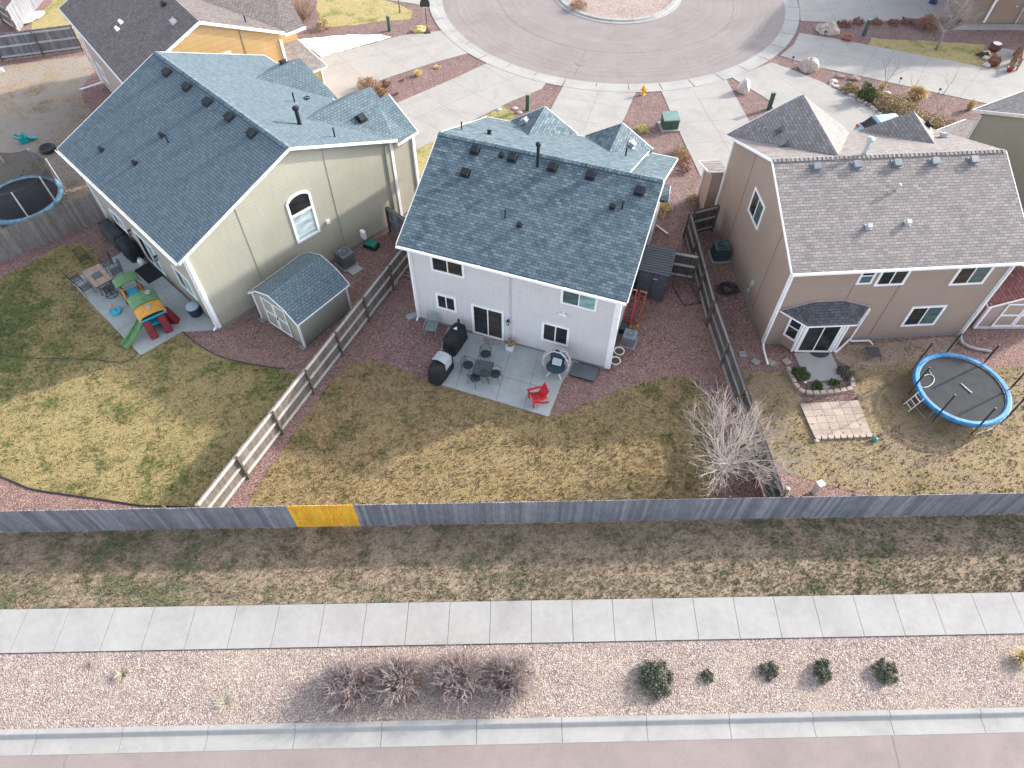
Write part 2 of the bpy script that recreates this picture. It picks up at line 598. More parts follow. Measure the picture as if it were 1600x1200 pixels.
LAWN_R = lawn('lawn right', (.377, .297, .173), (.300, .230, .136), (.194, .181, .082), (.128, .138, .054), .58, .8, (.320, .249, .168), .50, spots=((G(1510, 765).x, G(1510, 765).y, 3.2, .17), (G(1420, 765).x, G(1420, 765).y, 2.2, .14), (G(1340, 590).x, G(1340, 590).y, 1.6, .10), (G(1225, 690).x, G(1225, 690).y, 2.2, .14), (G(1330, 705).x, G(1330, 705).y, 1.5, .12)))
LAWN_F = lawn('lawn far', (.403, .311, .209), (.288, .221, .159), (.202, .188, .109), (.125, .136, .069), .55, .7, (.36, .315, .265), .46)
LAWN_G = lawn('lawn front', (.434, .359, .175), (.349, .302, .138), (.245, .255, .092), (.132, .170, .055), .53, 1.0)
LAWN_V = lawn('verge grass', (.375, .303, .213), (.281, .218, .157), (.188, .177, .105), (.108, .133, .064), .50, 1.2)
ASPH = asphalt('asphalt', (.282, .238, .225))
CUL = (8.0, 60.2)
ASPH_C = asphalt('circle asphalt', (.278, .245, .237), CUL)

# one sheet to the horizon, then the yards on it
mb = MB(); mb.face([(-400, -400, -.17), (400, -400, -.17), (400, 400, -.17), (-400, 400, -.17)])
struct('ground', mb, plain('dry soil', (.27, .22, .17), .95, .2, .3, .3, 6))

# levels across the front of the picture (direction of the street: nearly +X)
def ln(p, q):
    a, b = G(*p), G(*q)
    k = (b.y - a.y) / (b.x - a.x)
    return lambda x: a.y + k * (x - a.x)
yF = ln((0, 832), (1600, 803))        # fence foot
yS0 = ln((0, 953), (1600, 926))       # walk, far edge
yS1 = ln((0, 1021), (1600, 990))      # walk, near edge
yC = ln((0, 1140), (1600, 1105))      # kerb back
yA = ln((0, 1180), (1600, 1143))      # gutter lip
X0, X1 = -75, 75

mb = MB()
mb.face([(X0, yS1(X0), 0), (X1, yS1(X1), 0), (120, 140, 0), (-120, 140, 0)])
struct('gravel', mb, GRAV_DARK)
mb = MB()
mb.face([(X0, yC(X0) + .002, .004), (X1, yC(X1) + .002, .004), (X1, yS1(X1) - .01, .004), (X0, yS1(X0) - .01, .004)])
struct('gravel_strip', mb, GRAV_STRIP)
verge_poly = [(X0, yS0(X0)), (X1, yS0(X1)), (X1, yF(X1) + .05), (X0, yF(X0) + .05)]
mb = MB(); mb.face([(p[0], p[1], .012) for p in verge_poly])
struct('verge', mb, LAWN_V)
# soil the walk joints open onto
mb = MB()
mb.face([(X0, yS1(X0) - .02, .006), (X1, yS1(X1) - .02, .006), (X1, yS0(X1) + .03, .016), (X0, yS0(X0) + .03, .016)])
struct('walk_bed', mb, plain('joint soil', (.10, .09, .08), .95))
# walk: panels 1.5 m long with tooled joints
jx = [G(p, 935).x for p in (53, 117, 186, 247, 311, 375, 440, 510, 575, 640, 704, 767, 830, 893, 956, 1018, 1082, 1145, 1208, 1270, 1333, 1395, 1457, 1519, 1581)]
jx = [jx[0] - 1.54 * i for i in range(35, 0, -1)] + jx + [jx[-1] + 1.54 * i for i in range(1, 35)]
mb = MB()
for a, b in zip(jx[:-1], jx[1:]):
    a += .008; b -= .008
    s_ = .012
    mb.hexa([(a - s_, yS1(a), 0), (b - s_, yS1(b), 0), (b, yS0(b), 0), (a, yS0(a), 0)],
            [(a - s_, yS1(a), .05), (b - s_, yS1(b), .05), (b, yS0(b), .05), (a, yS0(a), .05)])
struct('sidewalk', mb, CONC)
# kerb and gutter, cast in 3 m lengths
mb = MB()
kx = [G(p, 1160).x for p in (52, 186, 320, 457, 594, 744, 879, 1014, 1146, 1280, 1404, 1550)]
kx = [kx[0] - 3.3 * i for i in range(16, 0, -1)] + kx + [kx[-1] + 3.3 * i for i in range(1, 17)]
for a, b in zip(kx[:-1], kx[1:]):
    a += .008; b -= .008
    prof = [(0, -.2), (0, .02), (-.15, .02), (-.18, .008), (-.25, -.105), (-.31, -.118), (None, -.128), (None, -.2)]
    def ring(x):
        w_ = yC(x) - yA(x)
        return [(x, yC(x) + (dy if dy is not None else -w_), z) for dy, z in prof]
    mb.hexa(ring(a), ring(b))
struct('curb', mb, CONC, label=None)
mb = MB(); mb.face([(X0, -30, -.135), (X1, -30, -.135), (X1, yA(X1) + .01, -.135), (X0, yA(X0) + .01, -.135)])
struct('road', mb, ASPH)
# tar-dark cracks in the street
def crack(mb, pts, w0=.03, z=-.131):
    rnd = random.Random(len(pts) * 7 + int(pts[0][0]))
    P_ = []
    for i in range(len(pts) - 1):
        a, b = G(*pts[i], z), G(*pts[i + 1], z)
        n = max(2, int((b - a).length / .12))
        for k in range(n):
            p = a.lerp(b, k / n)
            P_.append(Vector((p.x + rnd.uniform(-.02, .02), p.y + rnd.uniform(-.02, .02), z)))
    P_.append(G(*pts[-1], z))
    for i in range(len(P_) - 1):
        d = (P_[i + 1] - P_[i]).normalized()
        nn = Vector((-d.y, d.x, 0)) * w0 * rnd.uniform(.3, .6)
        mb.face([P_[i] - nn, P_[i + 1] - nn, P_[i + 1] + nn, P_[i] + nn])
mb = MB()
crack(mb, [(106, 1179), (101, 1192), (99, 1204)])
crack(mb, [(1394, 1149), (1399, 1172), (1408, 1204)])
struct('road_cracks', mb, JOINT)

# ---- turning circle
def arc(c, r, a0, a1, n):
    return [(c[0] + r * math.cos(a0 + (a1 - a0) * i / n), c[1] + r * math.sin(a0 + (a1 - a0) * i / n)) for i in range(n + 1)]
mb = MB()
mb.face([(x, y, .012) for x, y in arc(CUL, 14.0, 0, 2 * math.pi, 96)[:-1]])
mb.face([(2, 73, .011), (14, 73, .011), (14, 140, .011), (2, 140, .011)])
struct('turning_circle', mb, ASPH_C)
mb = MB()
N = 40
for i in range(N):
    a0, a1 = 2 * math.pi * i / N + .002, 2 * math.pi * (i + 1) / N - .002
    if 1.15 < (a0 % (2 * math.pi)) < 2.0: continue
    for (r0, z0, r1, z1) in ((13.88, .018, 14.38, .022), (14.38, .022, 14.62, .040), (14.62, .040, 14.98, .042)):
        q = arc(CUL, r0, a0, a1, 3); w_ = arc(CUL, r1, a0, a1, 3)
        for k in range(3):
            mb.face([(q[k][0], q[k][1], z0), (w_[k][0], w_[k][1], z1), (w_[k + 1][0], w_[k + 1][1], z1), (q[k + 1][0], q[k + 1][1], z0)])
    q = arc(CUL, 14.98, a0, a1, 3)
    for k in range(3):
        mb.face([(q[k][0], q[k][1], .042), (q[k + 1][0], q[k + 1][1], .042), (q[k + 1][0], q[k + 1][1], 0), (q[k][0], q[k][1], 0)])
struct('rolled_curb', mb, CONC)
ISL = (8.41, 60.26)
mb = MB(); mb.face([(x, y, .10) for x, y in arc(ISL, 4.65, 0, 2 * math.pi, 64)[:-1]])
struct('island_gravel', mb, GRAV_STRIP)
mb = MB()
for i in range(18):
    a0, a1 = 2 * math.pi * i / 18 + .003, 2 * math.pi * (i + 1) / 18 - .003
    pr = [(5.27, .0), (5.27, .04), (5.0, .07), (4.92, .15), (4.60, .15), (4.60, 0)]
    o_ = [arc(ISL, r, a0, a1, 4) for r, z in pr]
    for j in range(len(pr) - 1):
        for k in range(4):
            mb.face([(*o_[j][k], pr[j][1]), (*o_[j][k + 1], pr[j][1]), (*o_[j + 1][k + 1], pr[j + 1][1]), (*o_[j + 1][k], pr[j + 1][1])])
struct('island_curb', mb, CONC)
# crack sealed along the circle, and one to the manhole
mb = MB()
def circ_pts(pts, w0):
    P_ = [G(*p, .016) for p in pts]
    for i in range(len(P_) - 1):
        d = (P_[i + 1] - P_[i]).normalized(); nn = Vector((-d.y, d.x, 0)) * w0
        mb.face([P_[i] - nn, P_[i + 1] - nn, P_[i + 1] + nn, P_[i] + nn])
def smooth_px(pts, k=6):
    out = []
    for i in range(len(pts) - 1):
        p0, p1, p2, p3 = pts[max(i - 1, 0)], pts[i], pts[i + 1], pts[min(i + 2, len(pts) - 1)]
        for q in range(k):
            t_ = q / k
            out.append(tuple(.5 * ((2 * p1[j]) + (-p0[j] + p2[j]) * t_ + (2 * p0[j] - 5 * p1[j] + 4 * p2[j] - p3[j]) * t_ ** 2 + (-p0[j] + 3 * p1[j] - 3 * p2[j] + p3[j]) * t_ ** 3) for j in range(len(p1))))
    out.append(pts[-1])
    return out
circ_pts(smooth_px([(778, 0), (800, 32), (850, 60), (915, 78), (975, 83), (1040, 78), (1100, 62), (1136, 40), (1146, 15), (1145, 0)]), .03)
circ_pts(smooth_px([(915, 78), (910, 92), (905, 103), (897, 119)]), .025)
struct('circle_cracks', mb, plain('sealed crack', (.17, .15, .145), .8))

# ---- lawns
main_lawn = natural(pix([(380, 806), (400, 762), (440, 708), (480, 648), (520, 592), (545, 569), (575, 562), (610, 570), (640, 584), (674, 599), (760, 622), (857, 653), (880, 645), (930, 625), (980, 604), (1040, 590), (1080, 587), (1092, 597), (1104, 618), (1112, 645), (1120, 700), (1122, 760), (1124, 812)]), .3, .05, 1)
left_lawn = natural(pix([(-60, 470), (0, 435), (50, 410), (87, 388), (115, 380), (134, 384), (152, 400), (168, 430), (111, 440), (220, 556), (284, 519), (312, 541), (350, 560), (400, 571), (445, 577), (468, 590), (430, 640), (300, 795), (290, 793), (225, 791), (215, 789), (150, 779), (50, 764), (25, 754), (0, 744), (-60, 715)]), .3, .04, 2)
right_lawn = natural(pix([(1156, 578), (1200, 582), (1240, 580), (1250, 600), (1330, 600), (1300, 545), (1330, 540), (1410, 532), (1498, 527), (1490, 545), (1500, 562), (1540, 575), (1600, 572), (1700, 570), (1740, 830), (1560, 812), (1400, 806), (1380, 775), (1330, 768), (1300, 760), (1268, 750), (1232, 742), (1212, 722), (1200, 700)]), .3, .05, 3)
far_lawn = natural(pix([(-120, 130), (0, 104), (60, 96), (134, 86), (148, 110), (128, 140), (130, 160), (150, 178), (190, 200), (190, 300), (150, 330), (0, 400), (-120, 430)]), .4, .06, 4)
back_lawn = natural(pix([(47, 52), (50, 38), (62, 24), (80, 5), (95, -30), (200, -30), (200, 60), (118, 62), (60, 70)]), .4, .06, 5)
front_lawn = natural(pix([(497, -30), (494, 12), (500, 30), (504, 43), (550, 40), (600, 33), (640, 30), (646, 18), (620, 6), (590, -3), (580, -30)]), .35, .05, 6)
side_lawn = natural(pix([(634, 236), (700, 206), (735, 250), (660, 290), (655, 276)]), .3, .05, 7)
corner_lawn = natural(pix([(752, 184), (783, 166), (797, 171), (806, 180), (795, 200), (760, 200)]), .3, .05, 8)
east_lawn = natural(pix([(1361, 58), (1375, 61), (1430, 63), (1480, 66), (1538, 70), (1556, 90), (1557, 108), (1430, 85), (1357, 71)]), .35, .05, 9)
LAWNS = [('lawn', main_lawn, LAWN_M), ('lawn', left_lawn, LAWN_L), ('lawn', right_lawn, LAWN_R), ('lawn', far_lawn, LAWN_F), ('lawn', back_lawn, LAWN_G), ('lawn', front_lawn, LAWN_G), ('lawn', side_lawn, LAWN_G), ('lawn', corner_lawn, LAWN_G), ('lawn', east_lawn, LAWN_G)]
for i, (n_, p_, m_) in enumerate(LAWNS):
    sheet(n_, p_, .010, m_)
sheet('bare_soil', natural(pix([(1300, 545), (1330, 541), (1410, 533), (1499, 527), (1488, 548), (1470, 562), (1400, 568), (1330, 580), (1312, 572)]), .3, .08, 31), .0125, lawn('bare soil', (.44, .335, .265), (.40, .305, .24), (.36, .275, .215), (.31, .235, .18), .5))
# brighter front-yard stone round the turning circle
fg = pix([(440, -60), (440, 60), (520, 130), (600, 170), (640, 215), (720, 180), (800, 195), (900, 230), (1000, 260), (1040, 330), (1110, 330), (1150, 230), (1250, 200), (1400, 210), (1500, 225), (1620, 190), (1800, 60), (1800, -60)])
sheet('front_gravel', fg, .005, GRAV_FRONT)
# dark plastic edging along the left lawn
mb = MB()
ep = [G(x, y, .03) for x, y in smooth_px([(-20, 737), (0, 744), (25, 754), (50, 764), (100, 772), (150, 779), (215, 789), (240, 790), (290, 792)])]
mb.tube(ep, .035, 5)
mb.tube([G(x, y, .03) for x, y in smooth_px([(284, 517), (312, 540), (350, 559), (400, 570), (445, 576)])], .025, 5)
struct('edging', mb, plain('edging', (.06, .05, .05), .7))

# ---- driveways
def drive(poly, joints, name='driveway', mat=CONC_D, z=.03):
    return slab(name, pix(poly), 0, z, [mat, JOINT], [(G(*a), G(*b)) for a, b in joints])
CJ = (.28, .27, .26)
drive([(450, 122), (502, 90), (579, 69), (627, 56), (702, 47), (741, 81), (682, 97), (635, 112), (594, 126), (562, 140), (530, 170), (480, 170)],
      [((526, 85), (575, 128)), ((579, 69), (638, 111)), ((628, 56), (684, 97)), ((689, 50), (728, 82)), ((502, 108), (562, 92)), ((562, 92), (640, 74)), ((640, 74), (712, 58))])
drive([(560, 230), (560, 190), (621, 161), (712, 122), (770, 95), (800, 108), (857, 125), (845, 140), (800, 158), (755, 180), (687, 216), (630, 244), (560, 280)],
      [((660, 145), (732, 190)), ((704, 126), (780, 167)), ((752, 103), (806, 133)), ((636, 178), (688, 205)), ((640, 190), (720, 155)), ((720, 155), (810, 118))])
drive([(883, 129), (860, 172), (840, 215), (860, 240), (950, 240), (972, 192), (995, 141), (940, 137)],
      [((873, 150), (980, 170)), ((930, 158), (912, 205)), ((937, 136), (930, 158)), ((862, 180), (935, 195))])
drive([(1032, 140), (1057, 197), (1105, 298), (1112, 340), (1190, 340), (1200, 240), (1169, 187), (1135, 125), (1090, 136)],
      [((1043, 157), (1140, 153)), ((1060, 192), (1155, 187)), ((1083, 141), (1142, 240)), ((1073, 224), (1140, 222)), ((1092, 262), (1120, 260))])
drive([(1144, 122), (1205, 98), (1232, 107), (1292, 132), (1320, 147), (1360, 165), (1392, 187), (1420, 230), (1300, 260), (1225, 200), (1200, 156)],
      [((1190, 103), (1260, 150)), ((1235, 147), (1310, 180))])
drive([(1249, 52), (1300, 60), (1357, 71), (1430, 85), (1500, 98), (1556, 109), (1640, 130), (1620, 180), (1535, 161), (1452, 143), (1375, 126), (1277, 105), (1219, 87), (1240, 70)],
      [((1233, 72), (1310, 86)), ((1310, 86), (1400, 105)), ((1400, 105), (1500, 124)), ((1500, 124), (1575, 137)), ((1290, 60), (1270, 104)), ((1370, 75), (1345, 120)), ((1452, 90), (1430, 138)), ((1535, 106), (1500, 152))])
drive([(1243, -40), (1251, 33), (1320, 36), (1380, 33), (1425, 30), (1495, 26), (1503, 0), (1510, -40)],
      [((1250, 17), (1330, 14)), ((1330, 14), (1420, 8)), ((1290, -5), (1305, 35)), ((1352, -10), (1372, 33))])
drive([(560, -40), (575, -4), (600, 0), (640, 5), (684, 14), (680, -20), (690, -40)], [])
slab('path', pix([(1487, 47), (1502, 36), (1640, 37), (1640, 47)]), 0, .04, [CONC_D, JOINT], [(G(x, 37.5), G(x - 3, 46.5)) for x in (1530, 1570, 1610)])
slab('path', pix([(1556, 74), (1590, 80), (1630, 90), (1630, 135), (1557, 109)]), 0, .028, [CONC_D, JOINT])
# snow that has not melted yet
snow = natural(pix([(464, 62), (520, 56), (560, 54), (595, 54), (611, 58), (560, 73), (502, 89), (485, 75)]), .25, .07, 21)
mb = MB()
ctr = sum((Vector(p) for p in snow), Vector()) / len(snow)
for i in range(len(snow)):
    a, b = Vector(snow[i]), Vector(snow[(i + 1) % len(snow)])
    a1, b1 = a.lerp(ctr, .12), b.lerp(ctr, .12)
    rz = .05
    mb.face([(a.x, a.y, .008), (b.x, b.y, .008), (b1.x, b1.y, rz), (a1.x, a1.y, rz)])
    mb.face([(a1.x, a1.y, rz), (b1.x, b1.y, rz), (ctr.x, ctr.y, .08)])
o = mb.build('snow', plain('snow', (.86, .87, .90), .6, .04, 2, .4, 6), None, True)
tag(o, 'thin patch of unmelted white snow beside the upper left driveway', 'snow', kind='stuff')

# patios
def patio(poly, joints, z=.06):
    return slab('patio', pix(poly), 0, z, [CONC_P, JOINT], [(G(*a), G(*b)) for a, b in joints], .02)
patio([(672, 597), (857, 652), (880, 594), (905, 566), (700, 512)],
      [((775, 627), (802, 535)), ((818, 640), (840, 560)), ((706, 566), (866, 612)), ((712, 608), (730, 545))])
patio([(220, 556), (110, 440), (205, 388), (345, 515), (284, 519)],
      [((146, 478), (235, 432)), ((183, 517), (290, 462)), ((163, 497), (271, 445))])
# small stoop slab with a brick-edged bed in front of the bay window
slab('stoop', pix([(1240, 553), (1297, 550), (1316, 594), (1260, 598)]), 0, .07, [concrete('stoop concrete', (.42, .41, .39)), JOINT])

# ================================================================ HOUSES
WHITE = plain('white trim', (.90, .90, .90), .5, .05, 2.0)
GLASS_D = glass('dark glass', (.030, .032, .034))
GLASS_B = glass('brown glass', (.055, .045, .038))
GLASS_T = glass('blind behind glass', (.26, .44, .43), .25)
GLASS_G = glass('grey blind glass', (.085, .14, .135), .2)
GLASS_C = glass('curtained glass', (.50, .62, .64), .25)
METAL_D = plain('dark vent metal', (.02, .026, .032), .6, spec=.25)
METAL_L = plain('light vent metal', (.44, .45, .46), .5, .08, 3, metal=.1)
RED_C = None

def frame_of(ox, oy, ang):
    return dict(O=Vector((ox, oy, 0)), a=ang)

def roof_mesh(parent, planes, mat, name='roof', th=.13):
    mb = MB()
    for pts, ax in planes:
        P_ = [Vector(p) for p in pts]
        nrm = (P_[1] - P_[0]).cross(P_[2] - P_[0]).normalized()
        if nrm.z < 0:
            P_.reverse(); nrm = -nrm
        e = Vector((1, 0, 0)) if ax == 'u' else Vector((0, 1, 0))
        s_ = nrm.cross(e).normalized()
        if s_.z < 0: s_ = -s_
        off = 3.7 * nrm.x + 1.3 * nrm.y
        uv = [(p.dot(e) + off, p.dot(s_)) for p in P_]
        dn = Vector((0, 0, -th))
        mb.face(P_, uv)
        Q = [p + dn for p in P_]
        mb.face(list(reversed(Q)), list(reversed(uv)))
        n = len(P_)
        for i in range(n):
            j = (i + 1) % n
            mb.face([P_[i], Q[i], Q[j], P_[j]], [uv[i], uv[i], uv[j], uv[j]])
    return mb.build(name, mat, parent)

def ridge_caps(parent, a, b, mat, up=.03):
    """overlapping cap shingles along a ridge"""
    a, b = Vector(a), Vector(b)
    L = (b - a).length
    n = int(L / .2)
    mb = MB()
    d = (b - a).normalized()
    side = Vector((-d.y, d.x, 0))
    for i in range(n):
        p0 = a + d * (i * L / n); p1 = a + d * ((i + .92) * L / n)
        for s_ in (1, -1):
            dn = Vector((0, 0, -.065)) + side * .15 * s_
            rr = random.random()
            q = [p0 + Vector((0, 0, up + .02)), p1 + Vector((0, 0, up)), p1 + Vector((0, 0, up)) + dn, p0 + Vector((0, 0, up + .02)) + dn]
            if s_ < 0: q.reverse()
            u_ = rr * 40
            mb.face(q, [(u_, .05), (u_ + .1, .05), (u_ + .1, .1), (u_, .1)])
    return mb.build('ridge_cap', mat, parent)

def trims(parent, segs, name='fascia', mat=None, w=.05, h=.22, dz=-.07):
    mb = MB()
    for a, b in segs:
        h_ = h * .62
        up_ = Vector((0, 0, -h_ / 2 - .004))
        a, b = Vector(a) + up_, Vector(b) + up_
        mb.beam(a, b, w * .8, h_)
    return mb.build(name, mat or WHITE, parent)

def gutter(parent, a, b, out, mat=None):
    """an open K-gutter: floor, back and curled front"""
    a, b, out = Vector(a), Vector(b), Vector(out).normalized()
    mb = MB()
    z = Vector((0, 0, 1))
    mb.beam(a + out * .045 - z * .10, b + out * .045 - z * .10, .09, .012)
    mb.beam(a + out * .095 - z * .06, b + out * .095 - z * .06, .012, .09)
    mb.beam(a + out * .090 - z * .012, b + out * .090 - z * .012, .022, .012)
    n = int((b - a).length / 1.2)
    for i in range(1, n):      # hanger straps
        p = a.lerp(b, i / n)
        mb.beam(p - out * .02 + z * .005, p + out * .10 - z * .008, .03, .01)
    return mb.build('gutter', mat or WHITE, parent)

def downspout(parent, pts, mat=None, w=.085):
    mb = MB()
    for i in range(len(pts) - 1):
        mb.beam(pts[i], pts[i + 1], w, w * .75, up=(.3, .2, 1) if abs(pts[i][2] - pts[i + 1][2]) < 1 else (0, 1, 0))
    return mb.build('downspout', mat or WHITE, parent)

def window(parent, mapf, a0, a1, z0, z1, panes, mull='v', fw_=.11, name='window', arch=False, grid=0):
    """mapf(a, z, out) -> local point.  panes: list of glass materials left to right (or bottom to top)"""
    fr = MB()
    def bar(x0, x1, y0, y1, o0=-.02, o1=.045):
        b = [mapf(x0, y0, o0), mapf(x1, y0, o0), mapf(x1, y1, o0), mapf(x0, y1, o0)]
        t_ = [mapf(x0, y0, o1), mapf(x1, y0, o1), mapf(x1, y1, o1), mapf(x0, y1, o1)]
        fr.hexa(b, t_)
    if not arch:
        bar(a0, a1, z1 - fw_, z1)
        bar(a0, a0 + fw_, z0 + fw_, z1 - fw_); bar(a1 - fw_, a1, z0 + fw_, z1 - fw_)
        bar(a0, a1, z0, z0 + fw_)
    n = len(panes)
    m_ = .05
    cells = []
    if mull == 'v':
        W_ = (a1 - a0 - 2 * fw_)
        for i in range(n):
            x0 = a0 + fw_ + W_ * i / n; x1 = a0 + fw_ + W_ * (i + 1) / n
            if i: bar(x0 - m_ / 2, x0 + m_ / 2, z0 + fw_, z1 - fw_, -.01, .035)
            cells.append((x0 + (m_ / 2 if i else 0), x1 - (m_ / 2 if i < n - 1 else 0), z0 + fw_, z1 - fw_))
    else:
        H_ = (z1 - z0 - 2 * fw_)
        for i in range(n):
            y0 = z0 + fw_ + H_ * i / n; y1 = z0 + fw_ + H_ * (i + 1) / n
            if i: bar(a0 + fw_, a1 - fw_, y0 - m_ / 2, y0 + m_ / 2, -.01, .035)
            cells.append((a0 + fw_, a1 - fw_, y0 + (m_ / 2 if i else 0), y1 - (m_ / 2 if i < n - 1 else 0)))
    w_ = fr.build(name, WHITE, parent)
    for (x0, x1, y0, y1), gm in zip(cells, panes):
        g = MB()
        g.hexa([mapf(x0, y0, .001), mapf(x1, y0, .001), mapf(x1, y1, .001), mapf(x0, y1, .001)], [mapf(x0, y0, .012), mapf(x1, y0, .012), mapf(x1, y1, .012), mapf(x0, y1, .012)])
        g.build('pane', gm, w_)
    return w_

def box_vent(parent, p, slope, mat=METAL_D, s=.36, ax='v'):
    """square slant-back roof vent lying on a slope. slope = dz/d(axis)"""
    ang = math.atan(slope)
    M = Matrix.Rotation(ang, 4, 'X') if ax == 'v' else Matrix.Rotation(-ang, 4, 'Y')
    mb = MB(Matrix.Translation(p) @ M)
    h = s / 2
    mb.box((0, 0, .012), (s * 1.25, s * 1.25, .02))
    mb.hexa([(-h * .8, -h * .8, .02), (h * .8, -h * .8, .02), (h * .8, h * .8, .02), (-h * .8, h * .8, .02)], [(-h * .8, -h * .8, .13), (h * .8, -h * .8, .13), (h * .8, h * .8, .13), (-h * .8, h * .8, .13)])
    mb.hexa([(-h, -h, .12), (h, -h, .12), (h, h, .12), (-h, h, .12)], [(-h * .92, -h * .92, .20), (h * .92, -h * .92, .20), (h * .92, h * .92, .20), (-h * .92, h * .92, .20)])
    return mb.build('roof_vent', mat, parent)

def pipe(parent, p, h, r, mat=METAL_D, cap=False, boot=None):
    mb = MB()
    p = Vector(p)
    mb.tube([p - Vector((0, 0, .1)), p + Vector((0, 0, h))], r, 10)
    if cap:
        mb.lathe([(r * 1.05, h - .02), (r * 1.7, h), (r * 1.7, h + .10), (r * .5, h + .16)], p, 12)
    o = mb.build('vent_pipe', mat, parent, False)
    b = MB()
    b.lathe([(r * 2.6, -.06), (r * 2.4, .05), (r * 1.15, .16), (r * 1.0, .17)], p, 12)
    b.build('pipe_boot', boot or mat, o) if o.parent.parent is None else None
    if o.parent.parent is not None:      # deeper: fold the boot into the pipe
        b2 = b.build('vent_pipe', boot or mat, parent)
        bpy.data.objects.remove(b2)
    return o

def lamp_wall(parent, p, out):
    mb = MB(Matrix.Translation(p))
    o_ = Vector(out)
    mb.beam((0, 0, .1), o_ * .12 + Vector((0, 0, .14)), .04, .04)
    c = o_ * .14
    mb.lathe([(.07, .12), (.09, .10), (.02, .19)], c, 6)
    for k in range(4):
        a = k * math.pi / 2 + .78
        mb.beam((c.x + .065 * math.cos(a), c.y + .065 * math.sin(a), -.12), (c.x + .08 * math.cos(a), c.y + .08 * math.sin(a), .11), .012, .012)
    mb.lathe([(.07, -.14), (.07, -.11)], c, 6)
    o = mb.build('wall_lamp', METAL_D, parent)
    g = MB(Matrix.Translation(p)); g.lathe([(.05, -.11), (.06, .1)], c, 6)
    g.build('lamp_glass', plain('lamp glass', (.5, .5, .48), .2), o)
    return o

# ---------------- HOUSE in the middle: pale siding, blue-grey shingles
SH_M = shingle('blue grey shingle', (.087, .136, .161), (.172, .229, .259), (.038, .057, .072))
SH_L = shingle('slate blue shingle', (.118, .169, .197), (.151, .206, .237), (.034, .053, .068), wid=.21, tone=.16, big=(.97, 1.0))
SH_R = shingle('taupe shingle', (.237, .216, .210), (.334, .306, .289), (.122, .110, .107), tone=.12)
SH_T = shingle('brown grey shingle', (.160, .140, .140), (.212, .188, .180), (.072, .064, .064), wid=.22, tone=.16)
SH_S = shingle('charcoal shingle', (.096, .100, .112), (.160, .164, .180), (.048, .048, .056))
SD_M = siding('pale lilac siding', (.682, .667, .659), .2)
SD_L = siding('sage cream siding', (.416, .408, .332))
SD_R = siding('brown siding', (.370, .286, .233))
SD_T = siding('tan siding', (.568, .375, .170), .3)
SD_TB = siding('beige siding', (.437, .360, .298))
SD_S = siding('grey green siding', (.314, .318, .245))
SD_E = siding('clay siding', (.288, .216, .160))
FOUND = concrete('foundation', (.288, .280, .264))

def body(parent, segs, mat, name='wall'):
    mb = MB()
    for prof, u0, u1 in segs:
        mb.extr([(u0, v, z) for v, z in prof], (u1 - u0, 0, 0))
    return mb.build(name, mat, parent)

def corner_boards(parent, pts, mat=WHITE, s=.11, name='corner_board'):
    for (u, v, z0, z1) in pts:
        mb = MB(); mb.box((u, v, (z0 + z1) / 2), (s, s, z1 - z0))
        mb.build(name, mat, parent)

def foundation(parent, rects, h=.22):
    mb = MB()
    for (u0, u1, v0, v1) in rects:
        mb.box(((u0 + u1) / 2, (v0 + v1) / 2, h / 2), (u1 - u0 + .05, v1 - v0 + .05, h))
    return mb.build('foundation', FOUND, parent)

A0 = heading(G(656, 498), G(946, 577))
HM = thing('house', 'two-storey house with pale lilac siding and blue-grey shingle roof in the middle of the picture', 'house', G(656, 498), A0)
W = 9.69; VR, ZR, K = 4.8, 7.55, .448
zf = lambda v: ZR - K * abs(v - VR)
body(HM, [([(0, .12), (10.4, .12), (10.4, zf(10.4) - .1), (VR, ZR - .1), (0, zf(0) - .1)], 0, 8.3),
          ([(0, .12), (VR + .1, .12), (VR + .1, ZR - .14), (VR, ZR - .1), (0, zf(0) - .1)], 8.3, W),
          ([(4.91, .12), (11.1, .12), (11.1, zf(11.1) - .42), (VR + .3, zf(VR + .3) - .42), (4.91, 6.9)], 8.31, 9.68)], SD_M)
mb = MB()      # gable fronts
for uc, hw in ((2.84, 1.65), (6.98, 1.65)):
    mb.extr([(uc - hw, 10.35, 0.15), (uc + hw, 10.35, .15), (uc + hw, 10.35, 4.7), (uc, 10.35, 5.8), (uc - hw, 10.35, 4.7)], (0, .25, 0))
mb.build('gable_wall', SD_M, HM)
foundation(HM, [(0, 8.3, 0, 10.4), (8.32, W, 0, 11.1)], .16)
rf = roof_mesh(HM, [
    ([(-.35, -.45, zf(-.45)), (W + .45, -.45, zf(-.45)), (W + .45, VR, ZR), (-.35, VR, ZR)], 'u'),
    ([(-.35, VR, ZR), (8.6, VR, ZR), (8.6, 10.85, zf(10.85)), (-.35, 10.85, zf(10.85))], 'u'),
    ([(2.84, 8.26, 6.0), (2.84, 11.0, 6.0), (1.0, 11.0, 4.84), (1.0, 10.8, 4.86)], 'v'),
    ([(2.84, 8.26, 6.0), (2.84, 11.0, 6.0), (4.68, 11.0, 4.84), (4.68, 10.8, 4.86)], 'v'),
    ([(6.98, 8.4, 5.95), (6.98, 11.0, 5.95), (5.15, 11.0, 4.84), (5.15, 10.8, 4.86)], 'v'),
    ([(6.98, 8.4, 5.95), (6.98, 11.0, 5.95), (8.75, 11.0, 4.84), (8.75, 10.8, 4.86)], 'v'),
    ([(8.3, VR + .2, zf(VR + .2) - .28), (W + .35, VR + .2, zf(VR + .2) - .28), (W + .35, 11.45, zf(11.45) - .28), (8.3, 11.45, zf(11.45) - .28)], 'u'),
    ([(9.5, 11.2, 2.75), (10.0, 11.2, 2.75), (10.15, 10.1, 2.6), (9.72, 10.0, 2.6)], 'u')], SH_M)
